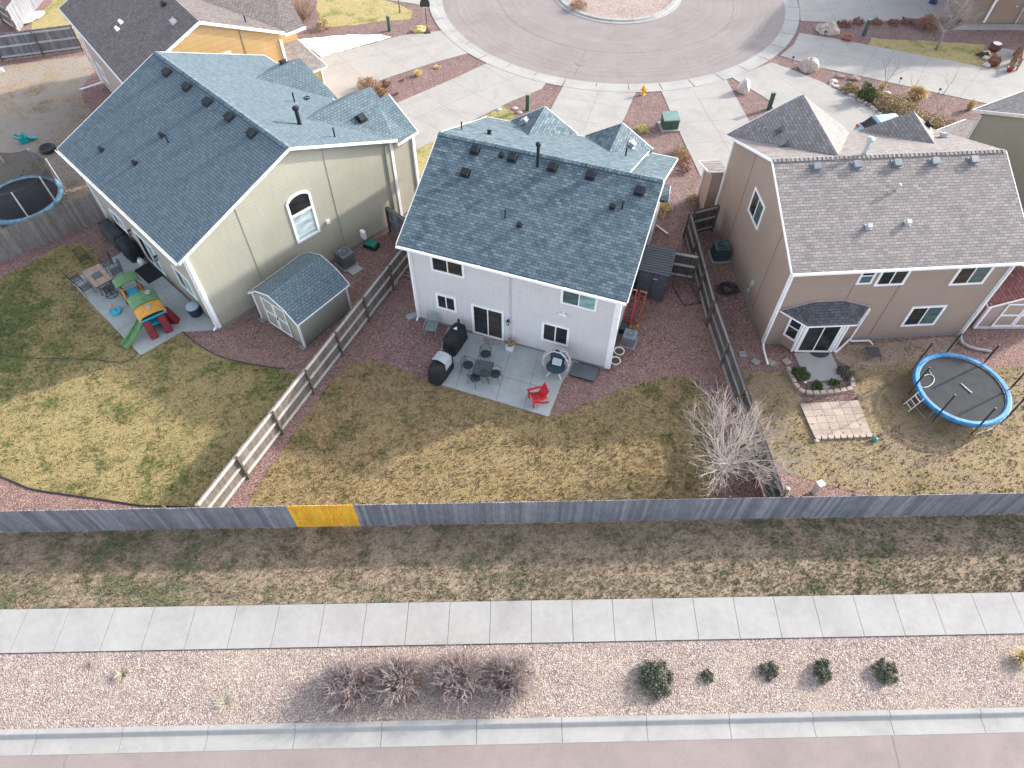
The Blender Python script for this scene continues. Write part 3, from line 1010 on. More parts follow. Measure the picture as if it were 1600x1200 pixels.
ridge_caps(rf, (-.35, VR, ZR), (W + .45, VR, ZR), SH_M)
trims(HM, [((-.38, -.45, zf(-.45)), (-.38, VR, ZR)), ((W + .48, -.45, zf(-.45)), (W + .48, VR, ZR)), ((-.38, VR, ZR), (-.38, 10.85, zf(10.85))),
           ((-.35, -.48, zf(-.45) - .03), (W + .45, -.48, zf(-.45) - .03)), ((-.35, 10.9, zf(10.9)), (1.0, 10.9, zf(10.9))), ((4.7, 10.9, zf(10.9)), (5.15, 10.9, zf(10.9))),
           ((2.84, 11.03, 6.0), (1.0, 11.03, 4.84)), ((2.84, 11.03, 6.0), (4.68, 11.03, 4.84)), ((6.98, 11.03, 5.95), (5.15, 11.03, 4.84)), ((6.98, 11.03, 5.95), (8.75, 11.03, 4.84)),
           ((W + .38, VR + .2, zf(VR + .2) - .28), (W + .38, 11.45, zf(11.45) - .28)), ((8.4, 11.48, zf(11.45) - .28), (W + .35, 11.48, zf(11.45) - .28)), ((10.02, 11.2, 2.73), (10.17, 10.1, 2.58))], w=.04, h=.17, dz=-.075)
trims(HM, [((8.62, 4.9, ZR - .05), (8.62, 10.85, zf(10.85)))], 'step_flashing', w=.03, h=.09)
gutter(HM, (-.35, -.505, zf(-.45) + .0), (W + .45, -.505, zf(-.45) + .0), (0, -1, 0))
corner_boards(HM, [(0, 0, .15, 5.2), (W, 0, .15, 5.2)])
downspout(HM, [(.02, -.46, 5.05), (-.03, -.09, 4.75), (-.03, -.09, .25), (-.05, -.25, .1)])
downspout(HM, [(W + .3, -.46, 5.05), (W + .12, -.02, 4.8), (W + .12, -.02, .2)], w=.2)
bk = lambda W_: (lambda a, z, o: (a, -o, z))
mB = lambda a, z, o: (a, -o, z)
window(HM, mB, 1.0, 2.66, 3.68, 4.95, [GLASS_D, GLASS_B])
window(HM, mB, 1.06, 2.12, 1.22, 2.24, [GLASS_D, GLASS_D])
window(HM, mB, 2.90, 4.55, .10, 2.14, [GLASS_D, GLASS_B], name='patio_door')
window(HM, mB, 7.21, 8.87, 3.69, 4.92, [GLASS_G, GLASS_T])
window(HM, mB, 6.43, 7.77, .92, 2.2, [GLASS_D, GLASS_D])
lamp_wall(HM, (4.78, 0, 1.62), (0, -1, 0))
mb = MB(Matrix.Translation((7.4, 0, 3.08)))
mb.lathe([(.07, -.05), (.07, .05)], (0, -.03, 0), 10)
mb.tube([(0, -.05, 0), (-.14, -.16, .02)], .045, 8, .07); mb.tube([(0, -.05, 0), (.14, -.16, .02)], .045, 8, .07); mb.tube([(0, -.05, 0), (0, -.13, -.1)], .03, 8)
mb.build('flood_light', WHITE, HM)
for du in (-.04, .04):
    mb = MB(); mb.box((4.87 + du, -.01, 2.55), (.012, .022, 4.8)); mb.build('seam_strip', plain('seam lilac', (.50, .48, .50), .7), HM)
for u_, v_ in ((1.61, 4.34), (3.40, 4.36), (5.30, 4.33), (7.04, 4.33), (9.29, 4.1), (1.55, 3.25)):
    box_vent(rf, (u_, v_, zf(v_) + .01), K)
for u_, v_ in ((2.87, 4.36), (4.72, 1.56), (8.37, 3.2)):
    box_vent(rf, (u_, v_, zf(v_) + .01), K, s=.19)
pipe(rf, (4.62, 4.26, zf(4.26)), 1.05, .075, METAL_D, True, METAL_L)
pipe(rf, (3.99, 1.75, zf(1.75)), .42, .035); pipe(rf, (8.79, 3.24, zf(3.24)), .42, .04)
pipe(rf, (.05, 6.5, zf(6.5)), .4, .035); pipe(rf, (7.83, 8.2, zf(8.2)), .45, .035)
box_vent(rf, (1.38, 6.7, zf(6.7) + .01), -K, s=.19)
box_vent(rf, (2.1, 10.0, 5.56), .63, METAL_L, .3, 'u'); box_vent(rf, (7.75, 10.0, 5.48), -.63, METAL_L, .32, 'u')
downspout(HM, [(W + .1, 8.3, 3.6), (W + .1, 8.3, .2), (W + 1.5, 8.0, .08)])

# ---------------- HOUSE on the left: sage-cream siding
HL = thing('house', 'two-storey house with sage cream siding, arched side window and slate blue roof at left', 'house', G(176, 350), heading(G(176, 350), G(345, 515)))
W = 11.43; VR, ZR, K = 6.1, 7.6, .4
zl = lambda v: ZR - K * abs(v - VR)
body(HL, [([(0, .15), (11.75, .15), (11.75, zl(11.75) - .1), (VR, ZR - .1), (0, zl(0) - .1)], 0, W)], SD_L)
mb = MB()
mb.box((9.9, 12.55, 2.55), (2.7, 1.6, 4.8))      # front bay that stands proud of the gable wall
mb.extr([(8.75, 12.0, 5.0), (11.2, 12.0, 4.9), (8.75, 12.0, 6.3)], (0, .8, 0))
mb.build('front_wing', SD_L, HL)
foundation(HL, [(0, W, 0, 11.75)])
rf = roof_mesh(HL, [
    ([(-.3, -.45, zl(-.45)), (W + .3, -.45, zl(-.45)), (W + .3, VR, ZR), (-.3, VR, ZR)], 'u'),
    ([(-.3, VR, ZR), (W + .3, VR, ZR), (W + .3, 12.0, zl(12.0)), (-.3, 12.0, zl(12.0))], 'u'),
    ([(3.3, 9.4, 6.28), (3.3, 12.3, 6.28), (6.25, 12.3, 5.2), (6.25, 11.9, 5.25)], 'v'),
    ([(3.3, 9.4, 6.28), (3.3, 12.3, 6.28), (1.0, 12.3, 5.2), (1.0, 11.9, 5.25)], 'v'),
    ([(8.75, 8.75, 6.54), (8.75, 12.95, 6.54), (9.4, 12.95, 6.17), (9.4, 13.5, 6.17), (11.55, 13.5, 4.95), (11.73, 12.0, 4.95), (11.73, 11.9, 5.25)], 'v'),
    ([(8.75, 8.75, 6.54), (8.75, 12.95, 6.54), (6.6, 12.95, 5.3), (6.6, 11.85, 5.3)], 'v')], SH_L)
ridge_caps(rf, (-.3, VR, ZR), (W + .3, VR, ZR), SH_L)
trims(HL, [((-.33, -.45, zl(-.45)), (-.33, VR, ZR)), ((W + .33, -.45, zl(-.45)), (W + .33, VR, ZR)), ((-.33, VR, ZR), (-.33, 12, zl(12))), ((W + .33, VR, ZR), (W + .33, 12.0, zl(12.0))),
           ((-.3, -.48, zl(-.45) - .03), (W + .3, -.48, zl(-.45) - .03)), ((-.3, 12.03, zl(12)), (W + .3, 12.03, zl(12))), ((11.73, 12.0, 4.98), (11.58, 13.53, 4.95)), ((11.55, 13.53, 4.95), (9.4, 13.53, 6.17))], w=.05, h=.2, dz=-.07)
gutter(HL, (-.3, -.505, zl(-.45)), (W + .3, -.505, zl(-.45)), (0, -1, 0))
corner_boards(HL, [(0, 0, .2, 5.0), (W, 0, .2, 5.0), (W + .02, 11.75, .2, 5.1), (W - .17, 13.35, .2, 4.8)], s=.16)
mb = MB(); mb.box((W + .03, 11.45, 2.6), (.1, .22, 4.9)); mb.build('corner_side_board', SD_L, HL)  # narrow upright board in the wall siding, just short of the corner
downspout(HL, [(W - .02, -.46, 4.8), (W - .1, -.12, 4.6), (W - .1, -.12, .2), (W - .1, -.3, .1)], w=.1)
downspout(HL, [(.06, -.46, 4.85), (.06, -.1, 4.6), (.06, -.1, .2)])
window(HL, mB, 1.42, 2.82, .95, 1.95, [GLASS_D, GLASS_T])
window(HL, mB, 4.2, 6.22, .12, 2.15, [GLASS_D, GLASS_T], name='patio_door')
window(HL, mB, 8.42, 10.0, 1.05, 2.42, [GLASS_D, GLASS_T])
window(HL, mB, 8.45, 10.2, 3.45, 4.62, [GLASS_D, GLASS_D])
window(HL, mB, 1.5, 2.9, 3.55, 4.6, [GLASS_D, GLASS_D])
lamp_wall(HL, (3.85, 0, 1.78), (0, -1, 0)); lamp_wall(HL, (6.55, 0, 1.7), (0, -1, 0))
# arched window on the gable wall
mR = lambda W_: (lambda a, z, o: (W_ + o, a, z))
mf = mR(W)
a0, a1, z0, zs, zt = 5.27, 6.66, 2.30, 4.70, 5.04
def arch_z(t_):
    return zs + (zt - zs) * math.sqrt(max(0, 1 - (2 * t_ - 1) ** 2)) * 1.0
mb = MB()
fw_ = .12
def barq(p4, o0=-.02, o1=.05):
    mb.hexa([mf(a, z, o0) for a, z in p4], [mf(a, z, o1) for a, z in p4])
barq([(a0, z0), (a1, z0), (a1, z0 + fw_), (a0, z0 + fw_)])
barq([(a0, z0 + fw_), (a0 + fw_, z0 + fw_), (a0 + fw_, zs), (a0, zs)])
barq([(a1 - fw_, z0 + fw_), (a1, z0 + fw_), (a1, zs), (a1 - fw_, zs)])
barq([(a0 + fw_, 3.86), (a1 - fw_, 3.86), (a1 - fw_, 3.98), (a0 + fw_, 3.98)])
NA = 14
outer = [(a0 + (a1 - a0) * i / NA, arch_z(i / NA)) for i in range(NA + 1)]
inner = [(a0 + fw_ + (a1 - a0 - 2 * fw_) * i / NA, arch_z(i / NA) - fw_ * (1 if 0 < i < NA else 0)) for i in range(NA + 1)]
for i in range(NA):
    barq([inner[i], inner[i + 1], outer[i + 1], outer[i]])
wa = mb.build('arched_window', WHITE, HL)
g = MB(); g.hexa([mf(a, z, .001) for a, z in ((a0 + fw_, z0 + fw_), (a1 - fw_, z0 + fw_), (a1 - fw_, 3.86), (a0 + fw_, 3.86))], [mf(a, z, .012) for a, z in ((a0 + fw_, z0 + fw_), (a1 - fw_, z0 + fw_), (a1 - fw_, 3.86), (a0 + fw_, 3.86))]); g.build('pane', GLASS_C, wa)
pp = [(a0 + fw_, 3.98), (a1 - fw_, 3.98)] + [inner[i] for i in range(NA, -1, -1)]
g = MB(); g.hexa([mf(a, z, .001) for a, z in pp], [mf(a, z, .012) for a, z in pp]); g.build('pane', GLASS_D, wa)
for v_, zt_ in ((2.9, 6.2), (7.85, 6.85)):
    mb = MB(); mb.box((W + .006, v_, zt_ / 2 + .1), (.03, .035, zt_ - .25))
    mb.build('seam_strip', plain('seam', (.36, .34, .26), .7), HL)
mb = MB(); mb.box((W + .05, 7.2, 2.6), (.12, .18, .2)); mb.build('dryer_vent', WHITE, HL)
for u_, v_ in ((1.72, 5.62), (3.67, 5.62), (5.6, 5.62), (7.5, 5.65), (9.4, 5.65)):
    box_vent(rf, (u_, v_, zl(v_) + .01), K, s=.38)
for u_, v_ in ((4.94, 3.14), (2.41, .88), (4.95, 1.42)):
    box_vent(rf, (u_, v_, zl(v_) + .01), K, s=.19)
pipe(rf, (5.57, 3.1, zl(3.1)), .4, .04); pipe(rf, (9.35, 8.15, zl(8.15)), .8, .1, METAL_D, True)
pipe(rf, (6.6, 9.6, zl(9.6)), .5, .04); pipe(rf, (10.98, 8.95, zl(8.95)), .5, .04)
mb = MB(); mb.ring((6.3, 10.5, zl(10.5) + .08), .14, .03, 16, 6); mb.lathe([(.05, 0), (.05, .08), (.02, .1)], (6.3, 10.5, zl(10.5)), 8); mb.build('antenna_ring', METAL_D, rf)
box_vent(rf, (9.9, 11.3, 5.92), -.56, s=.42, ax='u'); box_vent(rf, (2.4, 11.7, 5.88), .46, s=.35, ax='u')

# ---------------- HOUSE on the right: brown siding
HR = thing('house', 'two-storey house with brown siding, taupe shingles and a small bay window at right', 'house', G(1190, 538), heading(G(1190, 538), G(1499, 521.5)))
W = 10.06; VR, ZR, K = 4.55, 7.4, .426
zr = lambda v: ZR - K * abs(v - VR)
body(HR, [([(0, .15), (9.75, .15), (9.75, zr(9.75) - .1), (VR, ZR - .1), (0, zr(0) - .1)], 0, W)], SD_R)
mb = MB(); mb.extr([(0, 9.7, .15), (5.4, 9.7, .15), (5.4, 9.7, 5.1), (2.75, 9.7, 7.1), (0, 9.7, 5.1)], (0, .2, 0))
mb.extr([(7.3, 8.85, .15), (9.7, 8.85, .15), (9.7, 8.85, 5.3), (8.42, 8.85, 6.35), (7.3, 8.85, 5.3)], (0, .15, 0))
mb.build('gable_wall', SD_R, HR)
foundation(HR, [(0, W, 0, 9.75)], .2)
rf = roof_mesh(HR, [
    ([(-.32, -.45, zr(-.45)), (W + .4, -.45, zr(-.45)), (W + .4, VR, ZR), (-.32, VR, ZR)], 'u'),
    ([(-.32, VR, ZR), (W + .4, VR, ZR), (W + .4, 10.05, zr(10.05)), (-.32, 10.05, zr(10.05))], 'u'),
    ([(2.75, 4.7, ZR - .02), (2.8, 9.75, ZR - .02), (-.35, 10.1, 5.1), (-.32, 9.9, 5.12)], 'v'),
    ([(2.75, 4.7, ZR - .02), (2.8, 9.75, ZR - .02), (6.1, 9.85, 5.1), (6.0, 9.7, 5.2)], 'v'),
    ([(8.3, 6.3, 6.66), (8.45, 9.1, 6.66), (6.5, 9.8, 5.2), (6.5, 9.6, 5.25)], 'v'),
    ([(8.3, 6.3, 6.66), (8.45, 9.1, 6.66), (10.4, 9.8, 5.2), (10.4, 9.6, 5.25)], 'v')], SH_R)
ridge_caps(rf, (-.32, VR, ZR), (W + .4, VR, ZR), SH_R)
trims(HR, [((-.35, -.45, zr(-.45)), (-.35, VR, ZR)), ((W + .43, -.45, zr(-.45)), (W + .43, VR, ZR)), ((-.35, VR, ZR), (-.35, 10.1, zr(10.1))),
           ((-.32, -.48, zr(-.45) - .03), (W + .4, -.48, zr(-.45) - .03)), ((2.8, 9.83, ZR), (-.35, 10.13, 5.1))], w=.045, h=.19, dz=-.07)
gutter(HR, (-.32, -.505, zr(-.45)), (W + .4, -.505, zr(-.45)), (0, -1, 0))
corner_boards(HR, [(0, 0, .2, 5.1), (W, 0, .2, 5.1), (0, 9.75, .2, 5.0)], s=.14)
downspout(HR, [(.06, -.46, 5.05), (-.02, -.12, 4.8), (-.02, -.12, .22), (-.05, -.45, .1), (-.12, -1.35, .09)])
downspout(HR, [(W + .05, -.46, 5.0), (W - .02, -.12, 4.8), (W - .02, -.12, .25)])
mb = MB()
mb.tube([G(1499, 521, .2), G(1503, 535, .1), G(1512, 541, .09), G(1524, 545, .09), G(1538, 547, .08), G(1548, 549, .08)], .075, 8)
ex = mb.build('drain_extension', METAL_L, HR)
ex.matrix_parent_inverse = (Matrix.Translation(HR.location) @ Matrix.Rotation(HR.rotation_euler[2], 4, 'Z')).inverted()
window(HR, mB, 3.15, 3.86, 3.9, 4.93, [GLASS_G, GLASS_D], 'h', .09)
window(HR, mB, 4.04, 5.42, 3.74, 4.92, [GLASS_D, GLASS_B])
window(HR, mB, 7.63, 9.25, 3.54, 4.86, [GLASS_D, GLASS_G])
window(HR, mB, 6.62, 8.31, .82, 2.2, [GLASS_D, GLASS_G])
window(HR, lambda a, z, o: (-o, a, z), 4.28, 5.88, 3.55, 4.96, [GLASS_G, GLASS_D])
SB = plain('seam brown', (.24, .17, .145), .7)
for c_, d_ in (((5.32, -.004, 1.95), (.03, .02, 3.55)), ((3.1, -.004, 3.35), (.03, .02, 1.0)), ((-.004, 2.05, 3.05), (.02, .035, 5.6)), ((-.004, 6.9, 3.15), (.02, .035, 5.8))):
    mb = MB(); mb.box(c_, d_); mb.build('seam_strip', SB, HR)
for u_ in (1.56, 3.4, 5.25, 7.0, 8.8):
    box_vent(rf, (u_, 4.1, zr(4.1) + .01), K, plain('grey vent metal', (.17, .20, .22), .5), s=.36)
pipe(rf, (5.0, 2.92, zr(2.92)), .22, .06, METAL_L, True)
for u_, v_ in ((3.37, 1.33), (5.15, 1.43)):
    box_vent(rf, (u_, v_, zr(v_) + .01), K, METAL_L, s=.22)
pipe(rf, (3.95, 4.75, zr(4.75)), .75, .1, METAL_L, True)
pipe(rf, (-.0 + .75, 9.0, 5.85), .25, .03, METAL_L); pipe(rf, (.95, 8.9, 6.0), .2, .05, METAL_L)
box_vent(rf, (1.35, 8.3, 6.42), .72, plain('grey vent metal', (.17, .20, .22), .5), .34, 'u'); box_vent(rf, (1.3, 7.1, 6.36), .72, plain('grey vent metal', (.17, .20, .22), .5), .34, 'u')
box_vent(rf, (9.2, 8.6, 6.12), -.72, METAL_D, .3, 'u')
box_vent(rf, (9.6, 7.6, zr(7.6) + .02), -K, METAL_L, .3)
# porch roof at the front corner
roof_mesh(HR, [([(-.9, 9.9, 3.0), (.2, 9.9, 3.0), (.2, 11.6, 2.45), (-.9, 11.6, 2.45)], 'u')], SH_R, 'porch_roof')
mb = MB(); mb.extr([(-.62, 9.92, .02), (-.62, 11.4, .02), (-.62, 11.4, 2.38), (-.62, 9.92, 2.85)], (.78, 0, 0)); mb.build('porch_wall', SD_R, HR)
trims(HR, [((-.93, 9.9, 3.0), (-.93, 11.6, 2.45)), ((-.9, 11.63, 2.43), (.2, 11.63, 2.43)), ((-.9, 9.87, 2.98), (.2, 9.87, 2.98))], 'porch_fascia', w=.05, h=.14)
downspout(HR, [(-.9, 11.2, 2.5), (-.68, 11.1, 2.2), (-.68, 11.1, .2)], w=.07)
# electric meter and conduit on the side wall
mb = MB(); mb.box((-.06, 2.85, 1.35), (.12, .2, .28)); mb.tube([(-.05, 2.85, 1.2), (-.05, 2.85, .2)], .025, 6); mb.box((-.05, 2.95, .75), (.1, .16, .22)); mb.build('electric_meter', plain('meter grey', (.40, .46, .44), .5), HR)
# bay
BAY = [(.78, 0), (1.31, -.62), (3.2, -.78), (3.92, 0)]
zb = 2.25
mb = MB(); mb.prism([(p[0], p[1]) for p in [BAY[0], BAY[1], BAY[2], BAY[3]]], .1, zb); bay = mb.build('bay', SD_R, HR)
e0, e1, e2, e3 = (.18, -.02, 2.42), (1.11, -1.08, 2.42), (3.42, -1.12, 2.42), (4.45, -.02, 2.36)
t1, t2 = (1.6, -.0, 2.88), (3.06, -.0, 2.86)
roof_mesh(bay, [([e1, e2, t2, t1], 'u'), ([e0, e1, t1], 'v'), ([e2, e3, t2], 'v')], SH_S, 'bay_roof', .08)
trims(bay, [(e0, e1), (e1, e2), (e2, e3)], 'bay_gutter', w=.09, h=.1, dz=-.03)
mb = MB()
for a_, b_ in ((e0, t1), (t1, t2), (t2, e3)):
    mb.beam(Vector(a_) + Vector((0, -.02, .06)), Vector(b_) + Vector((0, -.02, .06)), .04, .1)
mb.build('bay_flashing', plain('bay flashing', (.36, .29, .26), .7), bay)
def wallmap(p, q):
    p, q = Vector((*p, 0)), Vector((*q, 0))
    d = (q - p).normalized(); n_ = Vector((d.y, -d.x, 0))
    return (lambda a, z, o: tuple(p + d * a + n_ * o + Vector((0, 0, z)))), (q - p).length
for (p, q, a0_, a1_, z0_, z1_, nm, pn, mu) in ((BAY[0], BAY[1], .06, .76, .75, 2.2, 'window', [GLASS_D, GLASS_D], 'h'), (BAY[1], BAY[2], .12, 1.78, .1, 2.15, 'patio_door', [GLASS_D, GLASS_D], 'v')):
    mf_, L_ = wallmap(p, q)
    window(bay, mf_, a0_, a1_, z0_, z1_, pn, mu, .1, nm)
mb = MB()
for p in (BAY[1], BAY[2]):
    for dx in (-.06, .09):
        mb.box((p[0] + dx, p[1] - .01, 1.2), (.09, .11, 2.1))
mb.build('bay_corner_board', WHITE, bay)
downspout(HR, [(4.45, -.12, 2.32), (4.36, -.12, .22), (3.38, -.86, .12)], w=.075)
downspout(HR, [(4.36, -.2, .14), (5.30, -.22, .12), (5.42, -.46, .08)], w=.075)
for o_ in (bay,): pass

# ---------------- tan house, upper left
HT = thing('house', 'tan sided house with brown-grey roof behind the slate blue roof, upper left', 'house', (-28.39, 45.84, 0), -.894)
W = 11.475; VR, K = 4.52, .426; ZR = 5.22 + K * (VR + .45)
zt_ = lambda v: ZR - K * abs(v - VR)
body(HT, [([(.02, .1), (8.9, .1), (8.9, zt_(8.9) - .1), (VR, ZR - .1), (.02, zt_(0) - .1)], .02, W)], SD_T)
mb = MB(); mb.box((W / 2, .01, 2.6), (W + .02, .05, 5.15)); mb.build('back_wall', SD_TB, HT)
rf = roof_mesh(HT, [
    ([(-.3, -.45, zt_(-.45)), (W + .1, -.45, zt_(-.45)), (W + .1, VR, ZR), (-.3, VR, ZR)], 'u'),
    ([(-.3, VR, ZR), (W + .1, VR, ZR), (W + .1, 9.25, zt_(9.25)), (-.3, 9.25, zt_(9.25))], 'u'),
    ([(6.6, 5.2, 7.05), (6.6, 11.2, 7.05), (W - .1, 10.7, 5.15), (W + .08, 9.2, 5.25)], 'v'),
    ([(6.6, 5.2, 7.05), (6.6, 11.2, 7.05), (2.0, 10.7, 5.15), (2.0, 9.2, 5.25)], 'v')], SH_T)
trims(HT, [((-.33, -.45, zt_(-.45)), (-.33, VR, ZR)), ((W + .13, -.45, zt_(-.45)), (W + .13, VR, ZR)), ((W + .13, VR, ZR), (W + .13, 9.25, zt_(9.25))), ((W + .12, 9.25, 5.2), (W - .07, 10.73, 5.15)), ((-.3, -.48, zt_(-.45) - .03), (W, -.48, zt_(-.45) - .03))], w=.06, h=.24)
corner_boards(HT, [(W, 8.9, .2, 4.95), (0, 0, .2, 5.0)], s=.16)
mb = MB(); mb.box((5.5, 10.0, 2.5), (7.5, 1.8, 4.9)); mb.build('front_wing', SD_T, HT)
window(HT, mB, .9, 2.2, 1.0, 2.1, [GLASS_D, GLASS_T]); window(HT, mB, 1.2, 2.6, 3.5, 4.6, [GLASS_D, GLASS_T])
window(HT, mR(W), 4.72, 5.75, 3.9, 5.24, [GLASS_D])
mb = MB(); mb.box((W + .006, 6.6, 3.3), (.02, .05, 6)); mb.build('seam_strip', plain('seam tan', (.25, .17, .10), .7), HT)
downspout(HT, [(-.1, -.12, 4.9), (-.1, -.12, .2), (-.35, -1.6, .08)])
for u_, v_ in ((6.2, 1.6), (6.5, 1.2)):
    box_vent(rf, (u_, v_, zt_(v_) + .01), K, WHITE, .2)
box_vent(rf, (10.0, 3.6, zt_(3.6) + .01), K, METAL_L, .3); box_vent(rf, (7.9, 3.9, zt_(3.9) + .01), K, METAL_D, .25)
pipe(rf, (10.7, 7.4, zt_(7.4)), .4, .04)
# its garage wing
roof_mesh(HT, [([(8.8, 9.0, 3.6), (8.8, 10.8, 3.6), (12.0, 11.3, 2.7), (12.0, 9.0, 2.7)], 'v')], SH_R, 'garage_roof')
mb = MB(); mb.box((10.3, 10.0, 1.3), (2.8, 2.1, 2.4)); mb.build('garage_wall', SD_T, HT)
trims(HT, [((12.03, 9.0, 2.68), (12.03, 11.3, 2.68)), ((12.0, 11.33, 2.7), (8.8, 10.83, 3.6))], 'garage_fascia', w=.06, h=.16)
corner_boards(HT, [(11.7, 11.0, .1, 2.55)], name='garage_corner_board')
downspout(HT, [(12.1, 9.4, 2.6), (11.95, 9.3, 2.3), (11.95, 9.3, .1)])

# ---------------- grey-green house, far right edge
a_s = R_(28)
us = Vector((math.cos(a_s), math.sin(a_s), 0)); vs_ = Vector((-math.sin(a_s), math.cos(a_s), 0))
cornr = G(1522, 170.6, 5.2) - Vector((0, 0, 5.2)) + us * .3 - vs_ * .4       # wall corner at the front
HS = thing('house', 'grey-green sided house with charcoal roof cut by the right edge', 'house', cornr - vs_ * 10.2, a_s)
W = 11.0; VR, ZR, K = 5.1, 7.5, .42
zs_ = lambda v: ZR - K * abs(v - VR)
body(HS, [([(0, .1), (10.2, .1), (10.2, zs_(10.2) - .1), (VR, ZR - .1), (0, zs_(0) - .1)], 0, W)], SD_S)
rf = roof_mesh(HS, [([(-.3, -.4, zs_(-.4)), (W, -.4, zs_(-.4)), (W, VR, ZR), (-.3, VR, ZR)], 'u'), ([(-.3, VR, ZR), (W, VR, ZR), (W, 10.6, zs_(10.6)), (-.3, 10.6, zs_(10.6))], 'u')], SH_S)
trims(HS, [((-.33, -.4, zs_(-.4)), (-.33, VR, ZR)), ((-.33, VR, ZR), (-.33, 10.6, zs_(10.6))), ((-.3, 10.63, zs_(10.6)), (W, 10.63, zs_(10.6)))], w=.07, h=.26, mat=plain('cream trim', (.62, .61, .56), .55))
corner_boards(HS, [(0, 10.2, .1, 5.0)], plain('cream trim', (.62, .61, .56), .55), .14)
roof_mesh(HS, [([(.1, 10.4, 3.1), (3.5, 10.4, 3.1), (3.5, 12.6, 2.4), (.1, 12.6, 2.4)], 'u')], SH_R, 'porch_roof')
mb = MB(); mb.box((.3, 12.2, 1.2), (.2, .2, 2.4)); mb.box((3.2, 12.2, 1.2), (.2, .2, 2.4)); mb.build('porch_post', WHITE, HS)
trims(HS, [((.07, 10.4, 3.1), (.07, 12.6, 2.4)), ((.1, 12.63, 2.4), (3.5, 12.63, 2.4))], 'porch_fascia', w=.06, h=.14)

# ---------------- clay house, top right corner
b0 = G(1504, 37.5)
HE = thing('house', 'clay brown house wall with white gutter pipes in the top right corner', 'house', b0, heading(G(1504, 37.5), G(1600, 38)))
W = 12.0; VR, ZR, K = 5.0, 8.6, .5
ze_ = lambda v: ZR - K * abs(v - VR)
body(HE, [([(0, .1), (10.0, .1), (10.0, ze_(10) - .1), (VR, ZR - .1), (0, ze_(0) - .1)], 0, W)], SD_E)
rf = roof_mesh(HE, [([(-.3, -.4, ze_(-.4)), (W, -.4, ze_(-.4)), (W, VR, ZR), (-.3, VR, ZR)], 'u'), ([(-.3, VR, ZR), (W, VR, ZR), (W, 10.4, ze_(10.4)), (-.3, 10.4, ze_(10.4))], 'u')], SH_T)
corner_boards(HE, [(0, 0, .2, 5.0)], SD_E, .12)
downspout(HE, [(2.6, -.1, 5.0), (1.55, -.12, 1.7), (1.5, -.12, .2)], w=.14)
downspout(HE, [(0.2, -.1, 4.2), (0.15, -.12, 2.1), (1.75, -.12, 2.0)], w=.1)
mb = MB(); mb.box((4.0, -.05, .9), (.1, .1, 1.6)); mb.build('conduit', METAL_L, HE); mb = MB(); mb.lathe([(.1, -.05), (.1, .05)], (3.4, -.08, 1.4), 8); mb.build('wall_spigot', METAL_L, HE)
mb = MB(); mb.tube([(7.2, -.1, .3), (7.6, -.12, 2.0)], .05, 6); mb.box((8.2, -.1, 1.3), (.5, .2, .7)); mb.build('meter_box', METAL_D, HE)

# ================================================================ FENCES
WD = [(.150, .158, .182), (.196, .205, .229), (.243, .251, .274), (.181, .184, .208), (.279, .286, .310), (.165, .169, .193), (.222, .225, .249)]
WB = [(.135, .116, .096), (.177, .154, .130), (.221, .196, .169), (.159, .139, .118), (.196, .172, .149)]
WN = [(.820, .414, .036), (.820, .473, .047), (.820, .395, .036), (.820, .499, .053)]
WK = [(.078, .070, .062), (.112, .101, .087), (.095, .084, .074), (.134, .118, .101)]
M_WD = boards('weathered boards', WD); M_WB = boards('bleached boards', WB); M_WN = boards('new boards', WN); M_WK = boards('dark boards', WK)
M_RAIL = boards('rail wood', [(.50, .48, .46), (.58, .56, .54)]); M_POST = boards('post wood', [(.14, .115, .095), (.17, .14, .12)])  # rails paler than the boards: light from above is put into their colour
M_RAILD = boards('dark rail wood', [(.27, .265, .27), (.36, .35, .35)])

def fence(label, p0, p1, side, mb_mat=M_WD, rail_mat=M_RAIL, post_mat=M_POST, h=1.80, bw=.138, panels=(), rails=(.25, .95, 1.65), span=2.44, posts=True, seed=3, name='fence'):
    """boards along p0->p1; rails and posts on the given side (+1 = left of the direction)"""
    rnd = random.Random(seed)
    p0, p1 = Vector((p0[0], p0[1], 0)), Vector((p1[0], p1[1], 0))
    L = (p1 - p0).length
    t_ = thing(name, label, 'fence', p0, heading(p0, p1))
    n = int(L / (bw + .004))
    mbd = MB(); extra = [MB() for _ in panels]
    for i in range(n):
        x = (i + .5) * L / n
        hh = h + rnd.uniform(-.018, .018)
        tgt = mbd
        for k, (xa, xb, *_r) in enumerate(panels):
            if xa <= x <= xb: tgt = extra[k]
        lean = rnd.uniform(-.004, .004)
        c = rnd.random()
        x0, x1 = x - bw / 2, x + bw / 2
        y0, y1 = -.009 + rnd.uniform(-.003, .003), .009
        e = .03
        ring = lambda y: [(x0, y, .03), (x1, y, .03), (x1 + lean, y, hh - e), (x1 + lean - e, y, hh), (x0 + lean + e, y, hh), (x0 + lean, y, hh - e)]
        tgt.hexa(ring(y1), ring(y0), uv=(c, .5))
    mbd.build('boards', mb_mat, t_)
    for k, e_ in enumerate(extra):
        o = e_.build('board_panel', panels[k][2], t_)
        if len(panels[k]) > 3: o['label'] = panels[k][3]
    for z in rails:
        r = MB()
        k = max(1, round(L / span))
        for i in range(k):
            r.beam((L * i / k + .005, side * .042, z), (L * (i + 1) / k - .005, side * .042, z), .065, .11, uv=(rnd.random(), .5))
        r.build('rail', rail_mat, t_)
    if posts:
        k = max(1, round(L / span))
        for i in range(k + 1):
            p = MB(); p.box((min(max(L * i / k, .05), L - .05), side * .11, (h - .05) / 2), (.09, .09, h - .05), uv=(rnd.random(), .5))
            p.build('post', post_mat, t_)
    return t_

def TW(x, y, h=1.8):       # plan position of a fence top seen at a photo point
    return G(x, y, h)

